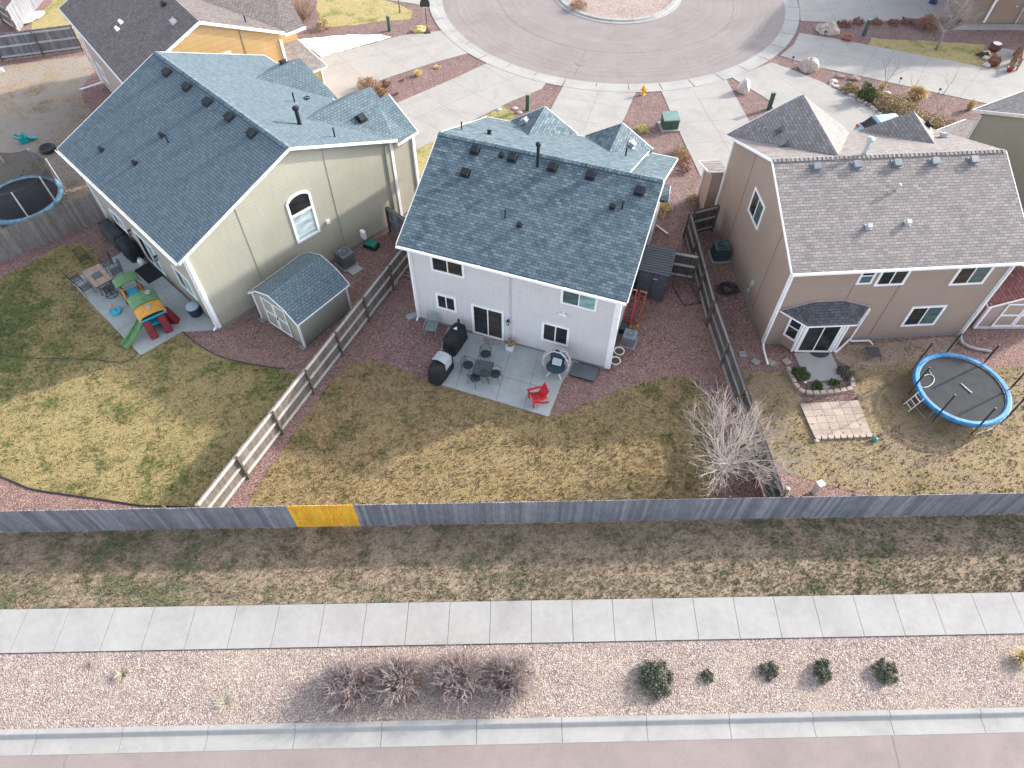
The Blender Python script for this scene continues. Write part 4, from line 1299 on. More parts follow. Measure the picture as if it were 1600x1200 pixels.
fx0, fx1 = -33.0, 33.0
Lb = fx1 - fx0
ya, yb = G(467, 823).x - fx0, G(566, 821).x - fx0
fence('long weathered grey board fence behind all the back yards with one new orange-yellow section', (fx0, yF(fx0)), (fx1, yF(fx1)), 1, M_WD, M_RAIL, h=1.83, panels=[(ya, yb, M_WN, 'fresh orange-yellow boards')], seed=5)
pA, pB = G(337, 791), TW(630, 383, 1.8)
pA = Vector((pA.x, yF(pA.x) + .12, 0))
fence('grey board fence with pale rails between the sage house and the middle house', pA, TW(642, 366), -1, M_WB, M_RAIL, seed=6)
pC = G(1196, 774); pC = TW(1228, 776)
mbend = TW(1110, 432)
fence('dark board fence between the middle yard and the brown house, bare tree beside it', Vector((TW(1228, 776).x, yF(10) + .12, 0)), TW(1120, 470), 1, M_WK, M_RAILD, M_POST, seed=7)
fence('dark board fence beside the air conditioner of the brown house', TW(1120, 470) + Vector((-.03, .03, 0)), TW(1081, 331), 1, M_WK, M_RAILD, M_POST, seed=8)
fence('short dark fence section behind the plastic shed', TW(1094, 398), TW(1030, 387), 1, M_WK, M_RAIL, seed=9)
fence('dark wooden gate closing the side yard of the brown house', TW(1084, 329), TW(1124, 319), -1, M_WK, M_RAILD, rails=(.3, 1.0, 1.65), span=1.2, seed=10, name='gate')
fence('short dark fence joining the sage house wall to the middle house', TW(604, 321), TW(650, 352), -1, M_WD, M_RAILD, seed=11)
fence('board fence with bleached outer face left of the sage house', G(-60, 437), G(168, 341), 1, boards('sun bleached boards', [(.20, .185, .17), (.25, .235, .22), (.31, .29, .27), (.22, .20, .19)]), M_RAIL, M_POST, seed=12)
fence('grey rail fence along the upper left yard beside the tan house', G(-60, 103), G(131, 78), -1, M_WD, M_RAIL, M_POST, h=1.85, seed=13)
fence('grey fence running up to the top left corner', G(30, 50), G(92, -30), 1, M_WD, M_RAIL, M_POST, seed=14)
fence('weathered fence stub at the left end of the top left fences', G(30, 50), TW(-14, -4), 1, M_WB, M_RAIL, M_POST, seed=15)

# ================================================================ OBJECTS
def P_(x, y, z=0.0):
    return G(x, y, z)
BLK = plain('black iron', (.035, .037, .042), .5)
BLKF = plain('black fabric', (.022, .024, .028), .85, .3, 4, .5, 14)
GRYF = plain('grey fabric', (.47, .50, .53), .8, .1, 4, .3, 14)
TEAL = plain('teal plastic', (.0, .33, .34), .45)
TEALM = plain('grey green metal', (.27, .38, .38), .5)
REDP = plain('red plastic', (.62, .02, .035), .4)
BLUEP = plain('blue vinyl', (.035, .26, .56), .4, .25, 4, .4, 20)
LBLUE = plain('faded blue vinyl', (.22, .45, .62), .45, .3, 3)
MATB = plain('jump mat', (.05, .055, .06), .8, spec=.2)
GRNP = plain('green plastic', (.13, .29, .11), .5)
ORP = plain('orange plastic', (.75, .36, .05), .5)
DRED = plain('dark red plastic', (.21, .022, .03), .5)
CYAN = plain('cyan plastic', (.03, .42, .62), .45)
UTIL = plain('utility green', (.045, .10, .075), .5)
UTILT = plain('utility green top', (.16, .27, .24), .5)
STEEL = plain('galvanised steel', (.45, .46, .47), .4, .1, 5, metal=.6)
NET = None

# ---------------------------------------------------------- sheds
# garden shed with a gambrel roof
SC = lambda x, y: (380 + x * .2, 360 + y * .2)
s0, s1 = G(*SC(155, 690)), G(*SC(487, 912))
sh = thing('garden_shed', 'sage garden shed with slate blue barn roof and white trimmed double doors', 'shed', s0, heading(s0, s1))
W_, D_, HE_, HK, HRG = 3.11, 3.15, 1.88, 2.45, 2.78
prof = [(0, .08), (W_, .08), (W_, HE_), (W_ - .62, HK - .04), (W_ / 2 + .05, HRG - .04), (.62, HK - .04), (0, HE_)]
mb = MB(); mb.extr([(u, 0, z) for u, z in prof], (0, D_, 0))
SHW = siding('shed siding', (.36, .37, .31), 5.0)
mb.build('wall', SHW, sh)
ov = .12
roof_mesh(sh, [([(-.18, -ov, HE_ - .05), (.6, -ov, HK), (.6, D_ + ov, HK), (-.18, D_ + ov, HE_ - .05)], 'v'), ([(.6, -ov, HK), (W_ / 2 + .05, -ov, HRG), (W_ / 2 + .05, D_ + ov, HRG), (.6, D_ + ov, HK)], 'v'),
               ([(W_ / 2 + .05, -ov, HRG), (W_ - .6, -ov, HK), (W_ - .6, D_ + ov, HK), (W_ / 2 + .05, D_ + ov, HRG)], 'v'), ([(W_ - .6, -ov, HK), (W_ + .18, -ov, HE_ - .05), (W_ + .18, D_ + ov, HE_ - .05), (W_ - .6, D_ + ov, HK)], 'v')], SH_L, th=.06)
ps = [(-.18, HE_ - .05), (.6, HK), (W_ / 2 + .05, HRG), (W_ - .6, HK), (W_ + .18, HE_ - .05)]
segs = []
for v_ in (-ov - .01, D_ + ov + .01):
    for a_, b_ in zip(ps[:-1], ps[1:]): segs.append(((a_[0], v_, a_[1]), (b_[0], v_, b_[1])))
segs += [((-.2, -ov, HE_ - .06), (-.2, D_ + ov, HE_ - .06)), ((W_ + .2, -ov, HE_ - .06), (W_ + .2, D_ + ov, HE_ - .06))]
trims(sh, segs, 'roof_trim', w=.035, h=.09, dz=-.04)
for q in ((0, 0), (W_, 0), (0, D_), (W_, D_)):
    c = MB(); c.box((q[0], q[1], .98), (.09, .09, 1.8)); c.build('corner_trim', WHITE, sh)
for k, (a_, b_) in enumerate(((.68, 1.5), (1.54, 2.36))):
    d = MB()
    d.box(((a_ + b_) / 2, -.015, 1.15), (b_ - a_, .03, 1.85))
    do = d.build('door', SHW, sh)
    d = MB()
    for z in (.25, 1.15, 2.05): d.box(((a_ + b_) / 2, -.045, z), (b_ - a_, .03, .07))
    for x in (a_ + .03, b_ - .03):
        d.box((x, -.046, .70), (.06, .03, .82)); d.box((x, -.046, 1.60), (.06, .03, .82))
    d.build('door_trim', WHITE, do)
    if k: 
        d = MB(); d.box((a_ + .08, -.08, 1.12), (.03, .05, .14)); d.build('handle', METAL_D, do)
for x in (.1, W_ - .05):
    b = MB(); b.box((x, -.1, .05), (.4, .22, .09)); b.build('footing_block', FOUND, sh)

# dark plastic shed beside the middle house
r0, r1 = G(990, 462), G(1035, 472)
a_h = heading(G(999, 421, 1.75), G(1049, 425, 1.75))
a_h = heading(r0, r1)
ps_ = thing('plastic_shed', 'dark grey plastic storage shed with ribbed roof against the middle house', 'shed', r0, a_h)
wS = (r1 - r0).length
PLG = plain('charcoal plastic', (.075, .085, .10), .5, .08)
mb = MB(); mb.box((wS / 2, .72, .95), (wS, 1.4, 1.75)); mb.build('body', PLG, ps_)
mb = MB()
NR = 11
for i in range(NR):
    y0_, y1_ = -.08 + 1.62 * i / NR, -.08 + 1.62 * (i + 1) / NR
    zz = lambda y: 1.86 + .22 * y
    mb.extr([(-.06, y0_ + .01, zz(y0_)), (-.06, y1_ - .02, zz(y1_)), (-.06, y1_ - .02, zz(y1_) + .05), (-.06, y0_ + .01, zz(y0_) + .06)], (wS + .12, 0, 0))
mb.extr([(-.05, -.06, 1.82), (-.05, 1.5, 1.82), (-.05, 1.5, 2.17), (-.05, -.06, 1.84)], (wS + .1, 0, 0))
mb.build('roof', PLG, ps_)
for k in range(2):
    d = MB(); x0_ = .05 + k * (wS / 2 - .03)
    d.box((x0_ + wS / 4 - .03, -.02, .95), (wS / 2 - .1, .04, 1.65))
    for q in range(3): d.box((x0_ + wS / 4 - .03, -.045, .45 + q * .5), (wS / 2 - .22, .015, .36))
    do = d.build('door', PLG, ps_)
    if k:
        d = MB(); d.box((x0_ + .12, -.06, 1.5), (.24, .04, .05)); d.build('handle', METAL_L, do)

# red roofed shed, right edge
q0, q1 = G(1521, 513), G(1588, 513)
rs = thing('garden_shed', 'brown shed with dark red roof and white framed doors at the right edge', 'shed', q0, heading(q0, q1))
RW = siding('shed brown siding', (.42, .33, .28), 5.0)
W2 = 3.6
mb = MB(); mb.extr([(0, 0, .06), (W2, 0, .06), (W2, 0, 1.75), (W2 / 2, 0, 2.6), (0, 0, 1.75)], (0, 4.0, 0)); mb.build('wall', RW, rs)
SH_RED = shingle('dark red shingle', (.20, .085, .085), (.30, .14, .135), (.09, .04, .04))
roof_mesh(rs, [([(-.15, -.12, 1.7), (W2 / 2, -.12, 2.62), (W2 / 2, 4.1, 2.62), (-.15, 4.1, 1.7)], 'v'), ([(W2 + .15, -.12, 1.7), (W2 / 2, -.12, 2.62), (W2 / 2, 4.1, 2.62), (W2 + .15, 4.1, 1.7)], 'v')], SH_RED, th=.06)
trims(rs, [((-.17, -.14, 1.68), (W2 / 2, -.14, 2.6)), ((W2 / 2, -.14, 2.6), (W2 + .17, -.14, 1.68)), ((-.17, -.12, 1.66), (-.17, 4.1, 1.66))], 'roof_trim', w=.05, h=.13, dz=-.05)
for q in (0, W2):
    c = MB(); c.box((q, 0, .9), (.12, .12, 1.7)); c.build('corner_trim', WHITE, rs)
c = MB(); c.beam((0, -.03, .1), (W2, -.03, .1), .05, .14); c.build('base_trim', plain('grey trim', (.6, .58, .55)), rs)
for k, (a_, b_) in enumerate(((.75, 1.75), (1.79, 2.79))):
    d = MB(); d.box(((a_ + b_) / 2, -.015, 1.0), (b_ - a_, .03, 1.6)); do = d.build('door', RW, rs)
    d = MB()
    for z in (.24, 1.0, 1.76): d.box(((a_ + b_) / 2, -.045, z), (b_ - a_, .03, .09))
    for x in (a_ + .04, b_ - .04): d.box((x, -.047, 1.0), (.08, .03, 1.5))
    d.build('door_trim', WHITE, do)

# ---------------------------------------------------------- machines and utilities
def ac_unit(loc, rz, label, mat, pad=True, s=.78, h=.82):
    t_ = thing('air_conditioner', label, 'air conditioner', loc, rz, 'air conditioners beside the houses')
    mb = MB(); mb.box((0, 0, .08 + h / 2), (s, s, h)); mb.build('cabinet', mat, t_, bevel=.05)
    g_ = MB()
    for k in range(9):
        z = .16 + k * (h - .18) / 8
        for sx_, sy_ in ((0, -1), (0, 1)): g_.beam((-s * .42, sy_ * (s / 2 + .008), z), (s * .42, sy_ * (s / 2 + .008), z), .02, .028)
        for sx_ in (-1, 1): g_.beam((sx_ * (s / 2 + .008), -s * .42, z), (sx_ * (s / 2 + .008), s * .42, z), .02, .028)
    g_.build('louvre_grille', mat, t_)
    f = MB(); f.lathe([(s * .38, .085 + h), (s * .38, .12 + h), (s * .33, .12 + h), (s * .31, .09 + h)], (0, 0, 0), 24)
    fo = f.build('fan_ring', mat, t_, True)
    f = MB(); f.lathe([(s * .31, .088 + h), (s * .1, .089 + h)], (0, 0, 0), 24); f.build('fan_opening', BLK, fo)
    f = MB()
    for rr in (.13, .21, .28): f.ring((0, 0, .115 + h), s * rr / .78 * 1.0, .005, 20, 4)
    for k in range(8):
        a = k * math.pi / 4; f.beam((0, 0, .118 + h), (s * .34 * math.cos(a), s * .34 * math.sin(a), .118 + h), .007, .006)
    f.lathe([(.09, .11 + h), (.08, .135 + h), (.02, .14 + h)], (0, 0, 0), 12)
    f.build('fan_guard', mat, t_)
    if pad:
        p = MB(); p.box((0, 0, .04), (s * 1.25, s * 1.25, .08)); p.build('pad', CONC, t_)
    return t_
ACG = plain('ac grey', (.16, .185, .20), .5, .1); ACD = plain('ac dark green', (.045, .085, .085), .45)
ac_unit(G(542, 413), HL.rotation_euler[2], 'grey air conditioner on a concrete pad between the sage house and its shed', ACG)
ac_unit(G(982, 536), HM.rotation_euler[2], 'grey air conditioner at the right wall of the middle house behind two white pots', plain('ac light grey', (.22, .25, .28), .5, .1), s=.62, h=.62)
ac_unit(G(1123, 402), HR.rotation_euler[2], 'dark green air conditioner in the side yard of the brown house', ACD, s=.82)

t_ = thing('utility_meter', 'white meter box on a short post at the foot of the sage wall', 'meter', G(573, 388), HL.rotation_euler[2])
m_ = MB(); m_.tube([(0, 0, 0), (0, 0, .9)], .03, 8); m_.build('post', STEEL, t_)
m_ = MB(); m_.box((0, -.03, 1.0), (.34, .18, .5)); m_.build('box', WHITE, t_, bevel=.02)
t_ = thing('hose_box', 'low green topped black box on the gravel beside the sage wall', 'storage box', G(581, 386), HL.rotation_euler[2] + .35)
m_ = MB(); m_.box((0, 0, .12), (.78, .5, .24)); m_.build('body', BLK, t_, bevel=.02)
m_ = MB(); m_.box((-.02, 0, .27), (.66, .46, .05)); m_.build('lid', plain('green lid', (.02, .26, .17), .45), t_, bevel=.015)
m_ = MB(); m_.box((0, 0, .03), (.75, .7, .06)); solo('concrete_slab', m_, CONC_P, 'small concrete slab lying on the gravel next to the left air conditioner', 'slab', G(553, 421), HL.rotation_euler[2])
for k, (x, y, rz) in enumerate(((398, 494, .3), (404, 491, .5), (410, 488, .1), (393, 497, .9))):
    m_ = MB(); m_.box((0, 0, .06 + .02 * (k % 2)), (.34, .18, .12)); m_.face([(-.1, -.05, .135 + .02 * (k % 2)), (.1, -.05, .135 + .02 * (k % 2)), (.1, .05, .135 + .02 * (k % 2)), (-.1, .05, .135 + .02 * (k % 2))])
    solo('paving_brick', m_, plain('brick grey', (.25, .22, .20), .85, .25), ['loose grey brick, the one nearest the shed doors', 'second loose grey brick from the shed doors', 'loose grey brick lying closest to the sage house wall', 'loose grey brick turned askew at the lower left of the heap'][k], 'brick', G(x, y), rz, 'loose bricks beside the left shed')

t_ = thing('transformer', 'dark green electrical transformer cabinet on a pad between two driveways', 'transformer', G(1045, 199), .1)
m_ = MB(); m_.box((0, 0, .05), (1.25, 1.15, .1)); m_.build('pad', CONC, t_)
m_ = MB(); m_.hexa([(-.5, -.42, .1), (.5, -.42, .1), (.5, .42, .1), (-.5, .42, .1)], [(-.5, -.42, .72), (.5, -.42, .72), (.5, .42, .85), (-.5, .42, .85)]); m_.build('cabinet', UTIL, t_, bevel=.02)
m_ = MB(); m_.hexa([(-.53, -.46, .72), (.53, -.46, .72), (.53, .45, .85), (-.53, .45, .85)], [(-.52, -.44, .78), (.52, -.44, .78), (.52, .44, .9), (-.52, .44, .9)]); m_.build('lid', UTILT, t_)
m_ = MB(); m_.box((-.52, -.1, .4), (.1, .22, .16)); m_.build('lock_box', UTIL, t_)
m_ = MB(); m_.box((0, -.432, .42), (.03, .02, .55)); m_.build('door_seam', BLK, t_)

def pedestal(loc, label, h=1.1, w=.24, lean=0.0, mat=UTIL):
    t_ = thing('utility_pedestal', label, 'utility pedestal', loc, random.uniform(-.3, .5), 'green utility pedestals along the turning circle')
    m_ = MB(Matrix.Rotation(lean, 4, 'Y')); m_.box((0, 0, h / 2), (w, w * .8, h)); m_.build('body', mat, t_, bevel=.02)
    m_ = MB(Matrix.Rotation(lean, 4, 'Y')); m_.box((0, 0, h + .015), (w + .03, w * .8 + .03, .06)); m_.build('cap', UTILT, t_, bevel=.015)
    return t_
pedestal(G(824, 172), 'green utility pedestal behind the middle house, in the gravel wedge left of its driveway')
pedestal(G(1201, 171), 'green utility pedestal in the gravel wedge left of the brown house roof', 1.2, .26)
pedestal(G(609, 48), 'green utility pedestal beside the snow patch and basketball hoop')
pedestal(G(1349, 56), 'green utility pedestal among the red plants beside the big boulder', 1.2)
t_ = thing('utility_pedestal', 'pale grey-white utility pedestal inside the back fence of the brown house', 'utility pedestal', G(1272, 770), .4)
m_ = MB(); m_.box((0, 0, .38), (.26, .24, .76)); m_.build('body', plain('pale utility', (.62, .62, .58), .5), t_, bevel=.03)
m_ = MB(); m_.box((0, 0, .79), (.30, .28, .08)); m_.build('cap', WHITE, t_, bevel=.02)
m_ = MB(); m_.lathe([(.11, 0), (.11, .42), (.09, .46), (.02, .47)], (0, 0, 0), 12)
solo('vent_stub', m_, plain('pale green pipe', (.45, .52, .46), .5), 'short pale pipe stub beside the dark fence corner', 'pipe', G(1226, 771), smooth=False)

# fire hydrant
t_ = thing('fire_hydrant', 'yellow fire hydrant at the edge of the turning circle', 'fire hydrant', G(1004.5, 148), .3)
YEL = plain('hydrant yellow', (.80, .44, .05), .45)
m_ = MB(); m_.lathe([(.16, 0), (.16, .05), (.105, .06), (.10, .42), (.14, .44), (.14, .49), (.12, .50), (.11, .58), (.07, .66), (.03, .68), (.03, .73), (.01, .74)], (0, 0, 0), 16); m_.build('barrel', YEL, t_, False)
for a, L_ in ((0, .19), (math.pi, .19), (-math.pi / 2, .2)):
    m_ = MB(); d_ = Vector((math.cos(a), math.sin(a), 0)); m_.tube([d_ * .08 + Vector((0, 0, .40)), d_ * L_ + Vector((0, 0, .40))], .055, 10); m_.tube([d_ * L_ + Vector((0, 0, .40)), d_ * (L_ + .04) + Vector((0, 0, .40))], .07, 8); m_.build('nozzle', YEL, t_)

# manhole
m_ = MB(); m_.lathe([(.46, .012), (.46, .022), (.38, .022), (.38, .019), (.02, .019)], (0, 0, 0), 28)
t_ = solo('manhole_cover', m_, plain('manhole iron', (.22, .20, .195), .7), 'round iron manhole cover in the asphalt of the turning circle', 'manhole cover', G(908, 98))

# basketball hoop
t_ = thing('basketball_hoop', 'portable basketball hoop with black fan backboard beside the upper left driveway', 'basketball hoop', G(668, 51), .15)
t_.scale = (.66, .66, .66)
m_ = MB(); m_.hexa([(-.42, -.35, 0), (.42, -.35, 0), (.42, .35, 0), (-.42, .35, 0)], [(-.34, -.27, .16), (.34, -.27, .16), (.34, .27, .16), (-.34, .27, .16)]); m_.build('base', BLK, t_, bevel=.03)
m_ = MB(); m_.tube([(0, 0, .1), (0, 0, 2.9)], .045, 8); m_.tube([(0, 0, 2.5), (0, .35, 3.0)], .03, 6); m_.build('pole', BLK, t_)
m_ = MB(); fan = [(-.52, 2.7), (.52, 2.7), (.56, 3.0), (.50, 3.3), (.33, 3.52), (.12, 3.62), (-.12, 3.62), (-.33, 3.52), (-.50, 3.3), (-.56, 3.0)]
m_.extr([(x, .38, z) for x, z in fan], (0, .03, 0)); m_.build('backboard', BLK, t_)
m_ = MB(); m_.ring((0, .68, 2.85), .23, .015, 20, 6); m_.beam((0, .41, 2.83), (0, .47, 2.84), .12, .05); m_.build('rim', plain('hoop red', (.5, .1, .06)), t_)
m_ = MB()
for k in range(10):
    a, b = k * math.pi / 5, (k + 1) * math.pi / 5
    m_.tube([(.23 * math.cos(a), .68 + .23 * math.sin(a), 2.85), (.13 * math.cos(b), .68 + .13 * math.sin(b), 2.45)], .006, 3); m_.tube([(.23 * math.cos(b), .68 + .23 * math.sin(b), 2.85), (.13 * math.cos(a), .68 + .13 * math.sin(a), 2.45)], .006, 3)
m_.build('net', WHITE, t_)
for k, (dx, dy, s_, c_) in enumerate(((-.55, .25, .24, (.62, .50, .20)), (-.25, .42, .2, (.70, .60, .28)), (.35, .1, .17, (.60, .58, .52)))):
    pass

ORD = ['first', 'second', 'third', 'fourth', 'fifth', 'sixth', 'seventh', 'eighth', 'ninth', 'tenth', 'eleventh', 'twelfth', 'thirteenth', 'fourteenth', 'fifteenth', 'sixteenth', 'seventeenth', 'eighteenth', 'nineteenth', 'twentieth', 'twenty-first', 'twenty-second', 'twenty-third']
# ---------------------------------------------------------- rocks
def boulder(loc, r, label, mat, sx=1.0, sy=.8, sz=.65, seed=1, group=None, name='boulder', rz=0, sub=3):
    import bmesh
    from mathutils import noise as nz
    bm = bmesh.new()
    bmesh.ops.create_icosphere(bm, subdivisions=sub, radius=1)
    for v in bm.verts:
        p = v.co.copy()
        n_ = nz.noise(p * 1.1 + Vector((seed * 7.3, 0, 0))) * .35 + nz.noise(p * 2.7 + Vector((0, seed * 3.1, 0))) * .14
        v.co = p * (1 + n_)
        v.co.x *= sx * r; v.co.y *= sy * r; v.co.z *= sz * r
        if v.co.z < -sz * r * .35: v.co.z = -sz * r * .35
        v.co.z += sz * r * .33
    me = bpy.data.meshes.new(name); bm.to_mesh(me); bm.free()
    me.materials.append(mat)
    o = bpy.data.objects.new(name, me); COL.objects.link(o)
    o.location = loc; o.rotation_euler = (0, 0, rz)
    return tag(o, label, 'boulder' if name == 'boulder' else 'rock', group)
ROCK = plain('pale boulder', (.56, .47, .40), .85, .25, 1.6, .6, 5)
ROCKW = plain('white stone', (.66, .60, .57), .85, .18, 2, .5, 6)
ROCKR = plain('rust stone', (.40, .26, .22), .85, .3, 3, .5, 8)
boulder(G(1293, 50), .76, 'largest pale boulder, beside the top right driveway', ROCK, 1.1, .75, .75, 1, rz=-.2)
boulder(G(1263, 108), .66, 'rounded pale boulder at the tip of the long gravel wedge', ROCK, 1, .9, .95, 2)
boulder(G(1160, 143), .5, 'upright whitish standing stone in the gravel wedge nearest the hydrant', ROCKW, .85, .75, 1.45, 3, sub=2)
boulder(G(44, 30), 1.0, 'large flat pale rock by the fence in the top left corner', ROCK, .9, 1.3, .25, 4, rz=-.5)
boulder(G(655, 49), .38, 'yellowish rock at the foot of the basketball hoop', plain('yellow rock', (.62, .50, .22), .85, .2, 3, .5, 8), 1.3, .9, .8, 5, name='rock')
boulder(G(1310, 121), .25, 'reddish rock in the long gravel wedge above the green shrub', ROCKR, 1.5, .7, .6, 6, name='rock'); boulder(G(1334, 124), .3, 'second reddish rock just right of the first in the long wedge', ROCKR, 1.4, .8, .6, 7, name='rock')
rnd = random.Random(4)
# small rocks edging the planted bed of the long wedge
edge = smooth_px([(1297, 132), (1318, 143), (1345, 158), (1372, 175), (1396, 188)], 5)
for k, (x, y) in enumerate(edge):
    boulder(G(x + rnd.uniform(-2, 2), y + rnd.uniform(-1, 1)), rnd.uniform(.12, .22), '%s small rock from the left in the line edging the planted bed' % ORD[k], ROCKW if k % 3 else ROCKR, 1.2, .9, .7, 20 + k, 'rocks lining the planted bed', 'rock', sub=1)
for k, (x, y) in enumerate(((1363, 152), (1378, 160), (1302, 128), (1352, 151), (1385, 148), (780, 172), (812, 176), (805, 170))):
    lab = ['pale rock in the bed right of the green shrub', 'low pale rock in the bed below the bare sapling', 'small rock at the upper end of the rock lined bed', 'pale rock touching the green shrub', 'pale rock beside the bare sapling', 'white rock on the gravel left of the pedestal behind the middle house', 'white rock nearest the pedestal behind the middle house', 'white rock between the corner lawn and the pedestal'][k]
    boulder(G(x, y), .26 if k < 5 else .16, lab, ROCKW, 1.2, .9, .6, 40 + k, name='rock', sub=2)

# ---------------------------------------------------------- plants
def twig_mat(name, c):
    return plain(name, c, .8, .2, 3)
def leafmat(name, cols):
    if name in MATS: return MATS[name]
    m, t, bs = newmat(name)
    uv = t.nodes.new('ShaderNodeUVMap'); sx = nd(t, 'SeparateXYZ', {0: uv.outputs[0]})
    t.links.new(ramp(t, sx.outputs[0], [(i / (len(cols) - 1), c) for i, c in enumerate(cols)]), bs.inputs['Base Color'])
    bs.inputs['Roughness'].default_value = .75
    bs.inputs['Specular IOR Level'].default_value = .2
    MATS[name] = m
    return m
def grass_clump(loc, r, h, n, mat, label, cat='grass clump', group=None, name='ornamental_grass', w=.012, seed=0, spread=1.0, tipdroop=.25):
    rn = random.Random(seed * 13 + 5)
    mb = MB()
    for i in range(n):
        a = rn.uniform(0, 2 * math.pi); q = rn.random() ** .6
        b = Vector((math.cos(a) * r * .25 * q, math.sin(a) * r * .25 * q, 0))
        hh = h * rn.uniform(.6, 1.05) * (1 - .25 * q)
        tip = Vector((math.cos(a) * r * q * spread, math.sin(a) * r * q * spread, hh))
        mid = b.lerp(tip, .55) + Vector((0, 0, hh * .18))
        tip.z -= tipdroop * q * h
        s_ = Vector((-math.sin(a), math.cos(a), 0)).lerp(Vector((rn.uniform(-1, 1), rn.uniform(-1, 1), 0)), .5).normalized() * w
        c = rn.random()
        mb.face([b - s_, b + s_, mid + s_ * .8, mid - s_ * .8], (c, .5)); mb.face([mid - s_ * .8, mid + s_ * .8, tip], (c, .5))
    o = solo(name, mb, mat, label, cat, loc, rn.uniform(0, 6), group)
    o['kind'] = 'thing'
    return o
def bush(loc, r, h, n, mat, label, cat='shrub', group=None, name='shrub', leaf=.05, seed=0, stem=None, sx=1.0, hollow=.35, rz=None):
    """a stem-and-leaf shrub: leaf-sized faces gathered in clumps through an uneven dome"""
    rn = random.Random(seed * 17 + 3)
    clumps = []
    NCL = max(12, int(26 * (r / .5)))
    for k in range(NCL):
        a = k * 2.39996 + rn.uniform(-.4, .4); q = min(1, ((k + .5) / NCL) ** .5 * .92 + rn.uniform(-.08, .08)); e = rn.uniform(.35, 1)
        clumps.append((Vector((math.cos(a) * r * q * sx, math.sin(a) * r * q, h * e * math.sqrt(max(.05, 1 - q * q)))), rn.uniform(.20, .34) * r, rn.random()))
    mb = MB()
    for i in range(n):
        c, cr, cc = rn.choice(clumps)
        d = Vector((rn.gauss(0, 1), rn.gauss(0, 1), rn.gauss(0, 1))).normalized() * cr * rn.random() ** .4
        p = c + d
        if p.z < .02: p.z = rn.uniform(.02, .1)
        u_ = Vector((rn.gauss(0, 1), rn.gauss(0, 1), rn.gauss(0, .6))).normalized() * leaf * rn.uniform(.6, 1.2)
        v_ = u_.cross(Vector((rn.gauss(0, 1), rn.gauss(0, 1), rn.gauss(0, 1)))).normalized() * leaf * .45
        mb.face([p - u_, p - v_, p + u_, p + v_], (min(1, max(0, cc * .6 + rn.random() * .4)), .5))
    if stem is None:
        return solo(name, mb, mat, label, cat, loc, rn.uniform(0, 6) if rz is None else rz, group)
    t_ = thing(name, label, cat, loc, rn.uniform(0, 6) if rz is None else rz, group)
    mb.build('foliage', mat, t_)
    s_ = MB()
    for c, cr, cc in clumps:
        s_.tube([(c.x * .08, c.y * .08, 0), (c.x * .5, c.y * .5, c.z * .45), (c.x, c.y, c.z)], .012, 4, .004)
    s_.build('stem', stem, t_)
    return t_
def bare_shrub(loc, r, h, n, mat, label, group=None, seed=0, name='bare_shrub', w0=.012, sub=3, parts=None, rz=0):
    rn = random.Random(seed * 31 + 1)
    mb = MB()
    for i in range(n):
        a = rn.uniform(0, 6.283)
        el = rn.uniform(.08, 1.45)
        L_ = (r * math.cos(el) + h * math.sin(el)) * rn.uniform(.75, 1.06)
        d = Vector((math.cos(a) * math.cos(el), math.sin(a) * math.cos(el), math.sin(el)))
        p = Vector((math.cos(a) * .08 * rn.random(), math.sin(a) * .08 * rn.random(), 0))
        pts = [p.copy()]
        k = 4
        for q in range(k):
            d2 = (d + Vector((rn.gauss(0, .16), rn.gauss(0, .16), rn.gauss(0, .1) + .04 * q))).normalized()
            p = p + d2 * L_ / k; p.z = max(p.z, .02)
            pts.append(p.copy())
        mb.tube(pts, w0 * rn.uniform(.7, 1.1), 3, .0025, cap=False, uv=(rn.random(), .5))
        for s_ in range(sub):
            b = pts[rn.choice((1, 2, 3))] if s_ else pts[2]
            b = b.lerp(pts[3], rn.random() * .8)
            dd = (d + Vector((rn.gauss(0, .55), rn.gauss(0, .55), rn.gauss(0, .4)))).normalized()
            e = b + dd * L_ * rn.uniform(.16, .34); e.z = max(e.z, .015)
            m_ = b.lerp(e, .5) + Vector((rn.gauss(0, .015), rn.gauss(0, .015), rn.gauss(0, .015)))
            mb.tube([b, m_, e], .008, 3, .003, cap=False, uv=(rn.random(), .5))
    return solo(name, mb, mat, label, 'shrub', loc, rz, group)

STRAW = leafmat('straw blades', [(.55, .43, .20), (.66, .54, .29), (.46, .34, .16), (.60, .50, .24)])
PALEG = leafmat('pale blades', [(.44, .40, .30), (.52, .47, .37), (.38, .36, .27)])
RUST = leafmat('rust leaves', [(.30, .155, .09), (.40, .24, .14), (.24, .12, .075), (.48, .34, .22)])
REDL = leafmat('red stems', [(.23, .10, .08), (.32, .16, .12), (.18, .085, .07)])
TANL = leafmat('tan leaves', [(.33, .25, .13), (.46, .36, .20), (.22, .165, .09), (.56, .46, .29), (.28, .22, .12)])
GRNL = leafmat('evergreen leaves', [(.07, .085, .06), (.11, .13, .09), (.16, .18, .13), (.085, .10, .07), (.20, .165, .12), (.13, .15, .11)])
GRNB = leafmat('bright evergreen leaves', [(.04, .075, .025), (.07, .12, .04), (.12, .16, .06), (.05, .085, .03)])
GREYT = leafmat('grey twigs', [(.25, .20, .20), (.38, .33, .33), (.19, .145, .145), (.48, .44, .44), (.28, .22, .20)])
PALET = leafmat('pale twigs', [(.44, .39, .34), (.58, .53, .47), (.37, .31, .27), (.50, .45, .39)])
BRT = leafmat('brown twigs', [(.22, .16, .12), (.32, .24, .18), (.17, .12, .10)])
BRTR = leafmat('reddish brown twigs', [(.20, .12, .11), (.30, .19, .16), (.38, .26, .20), (.16, .095, .09)])

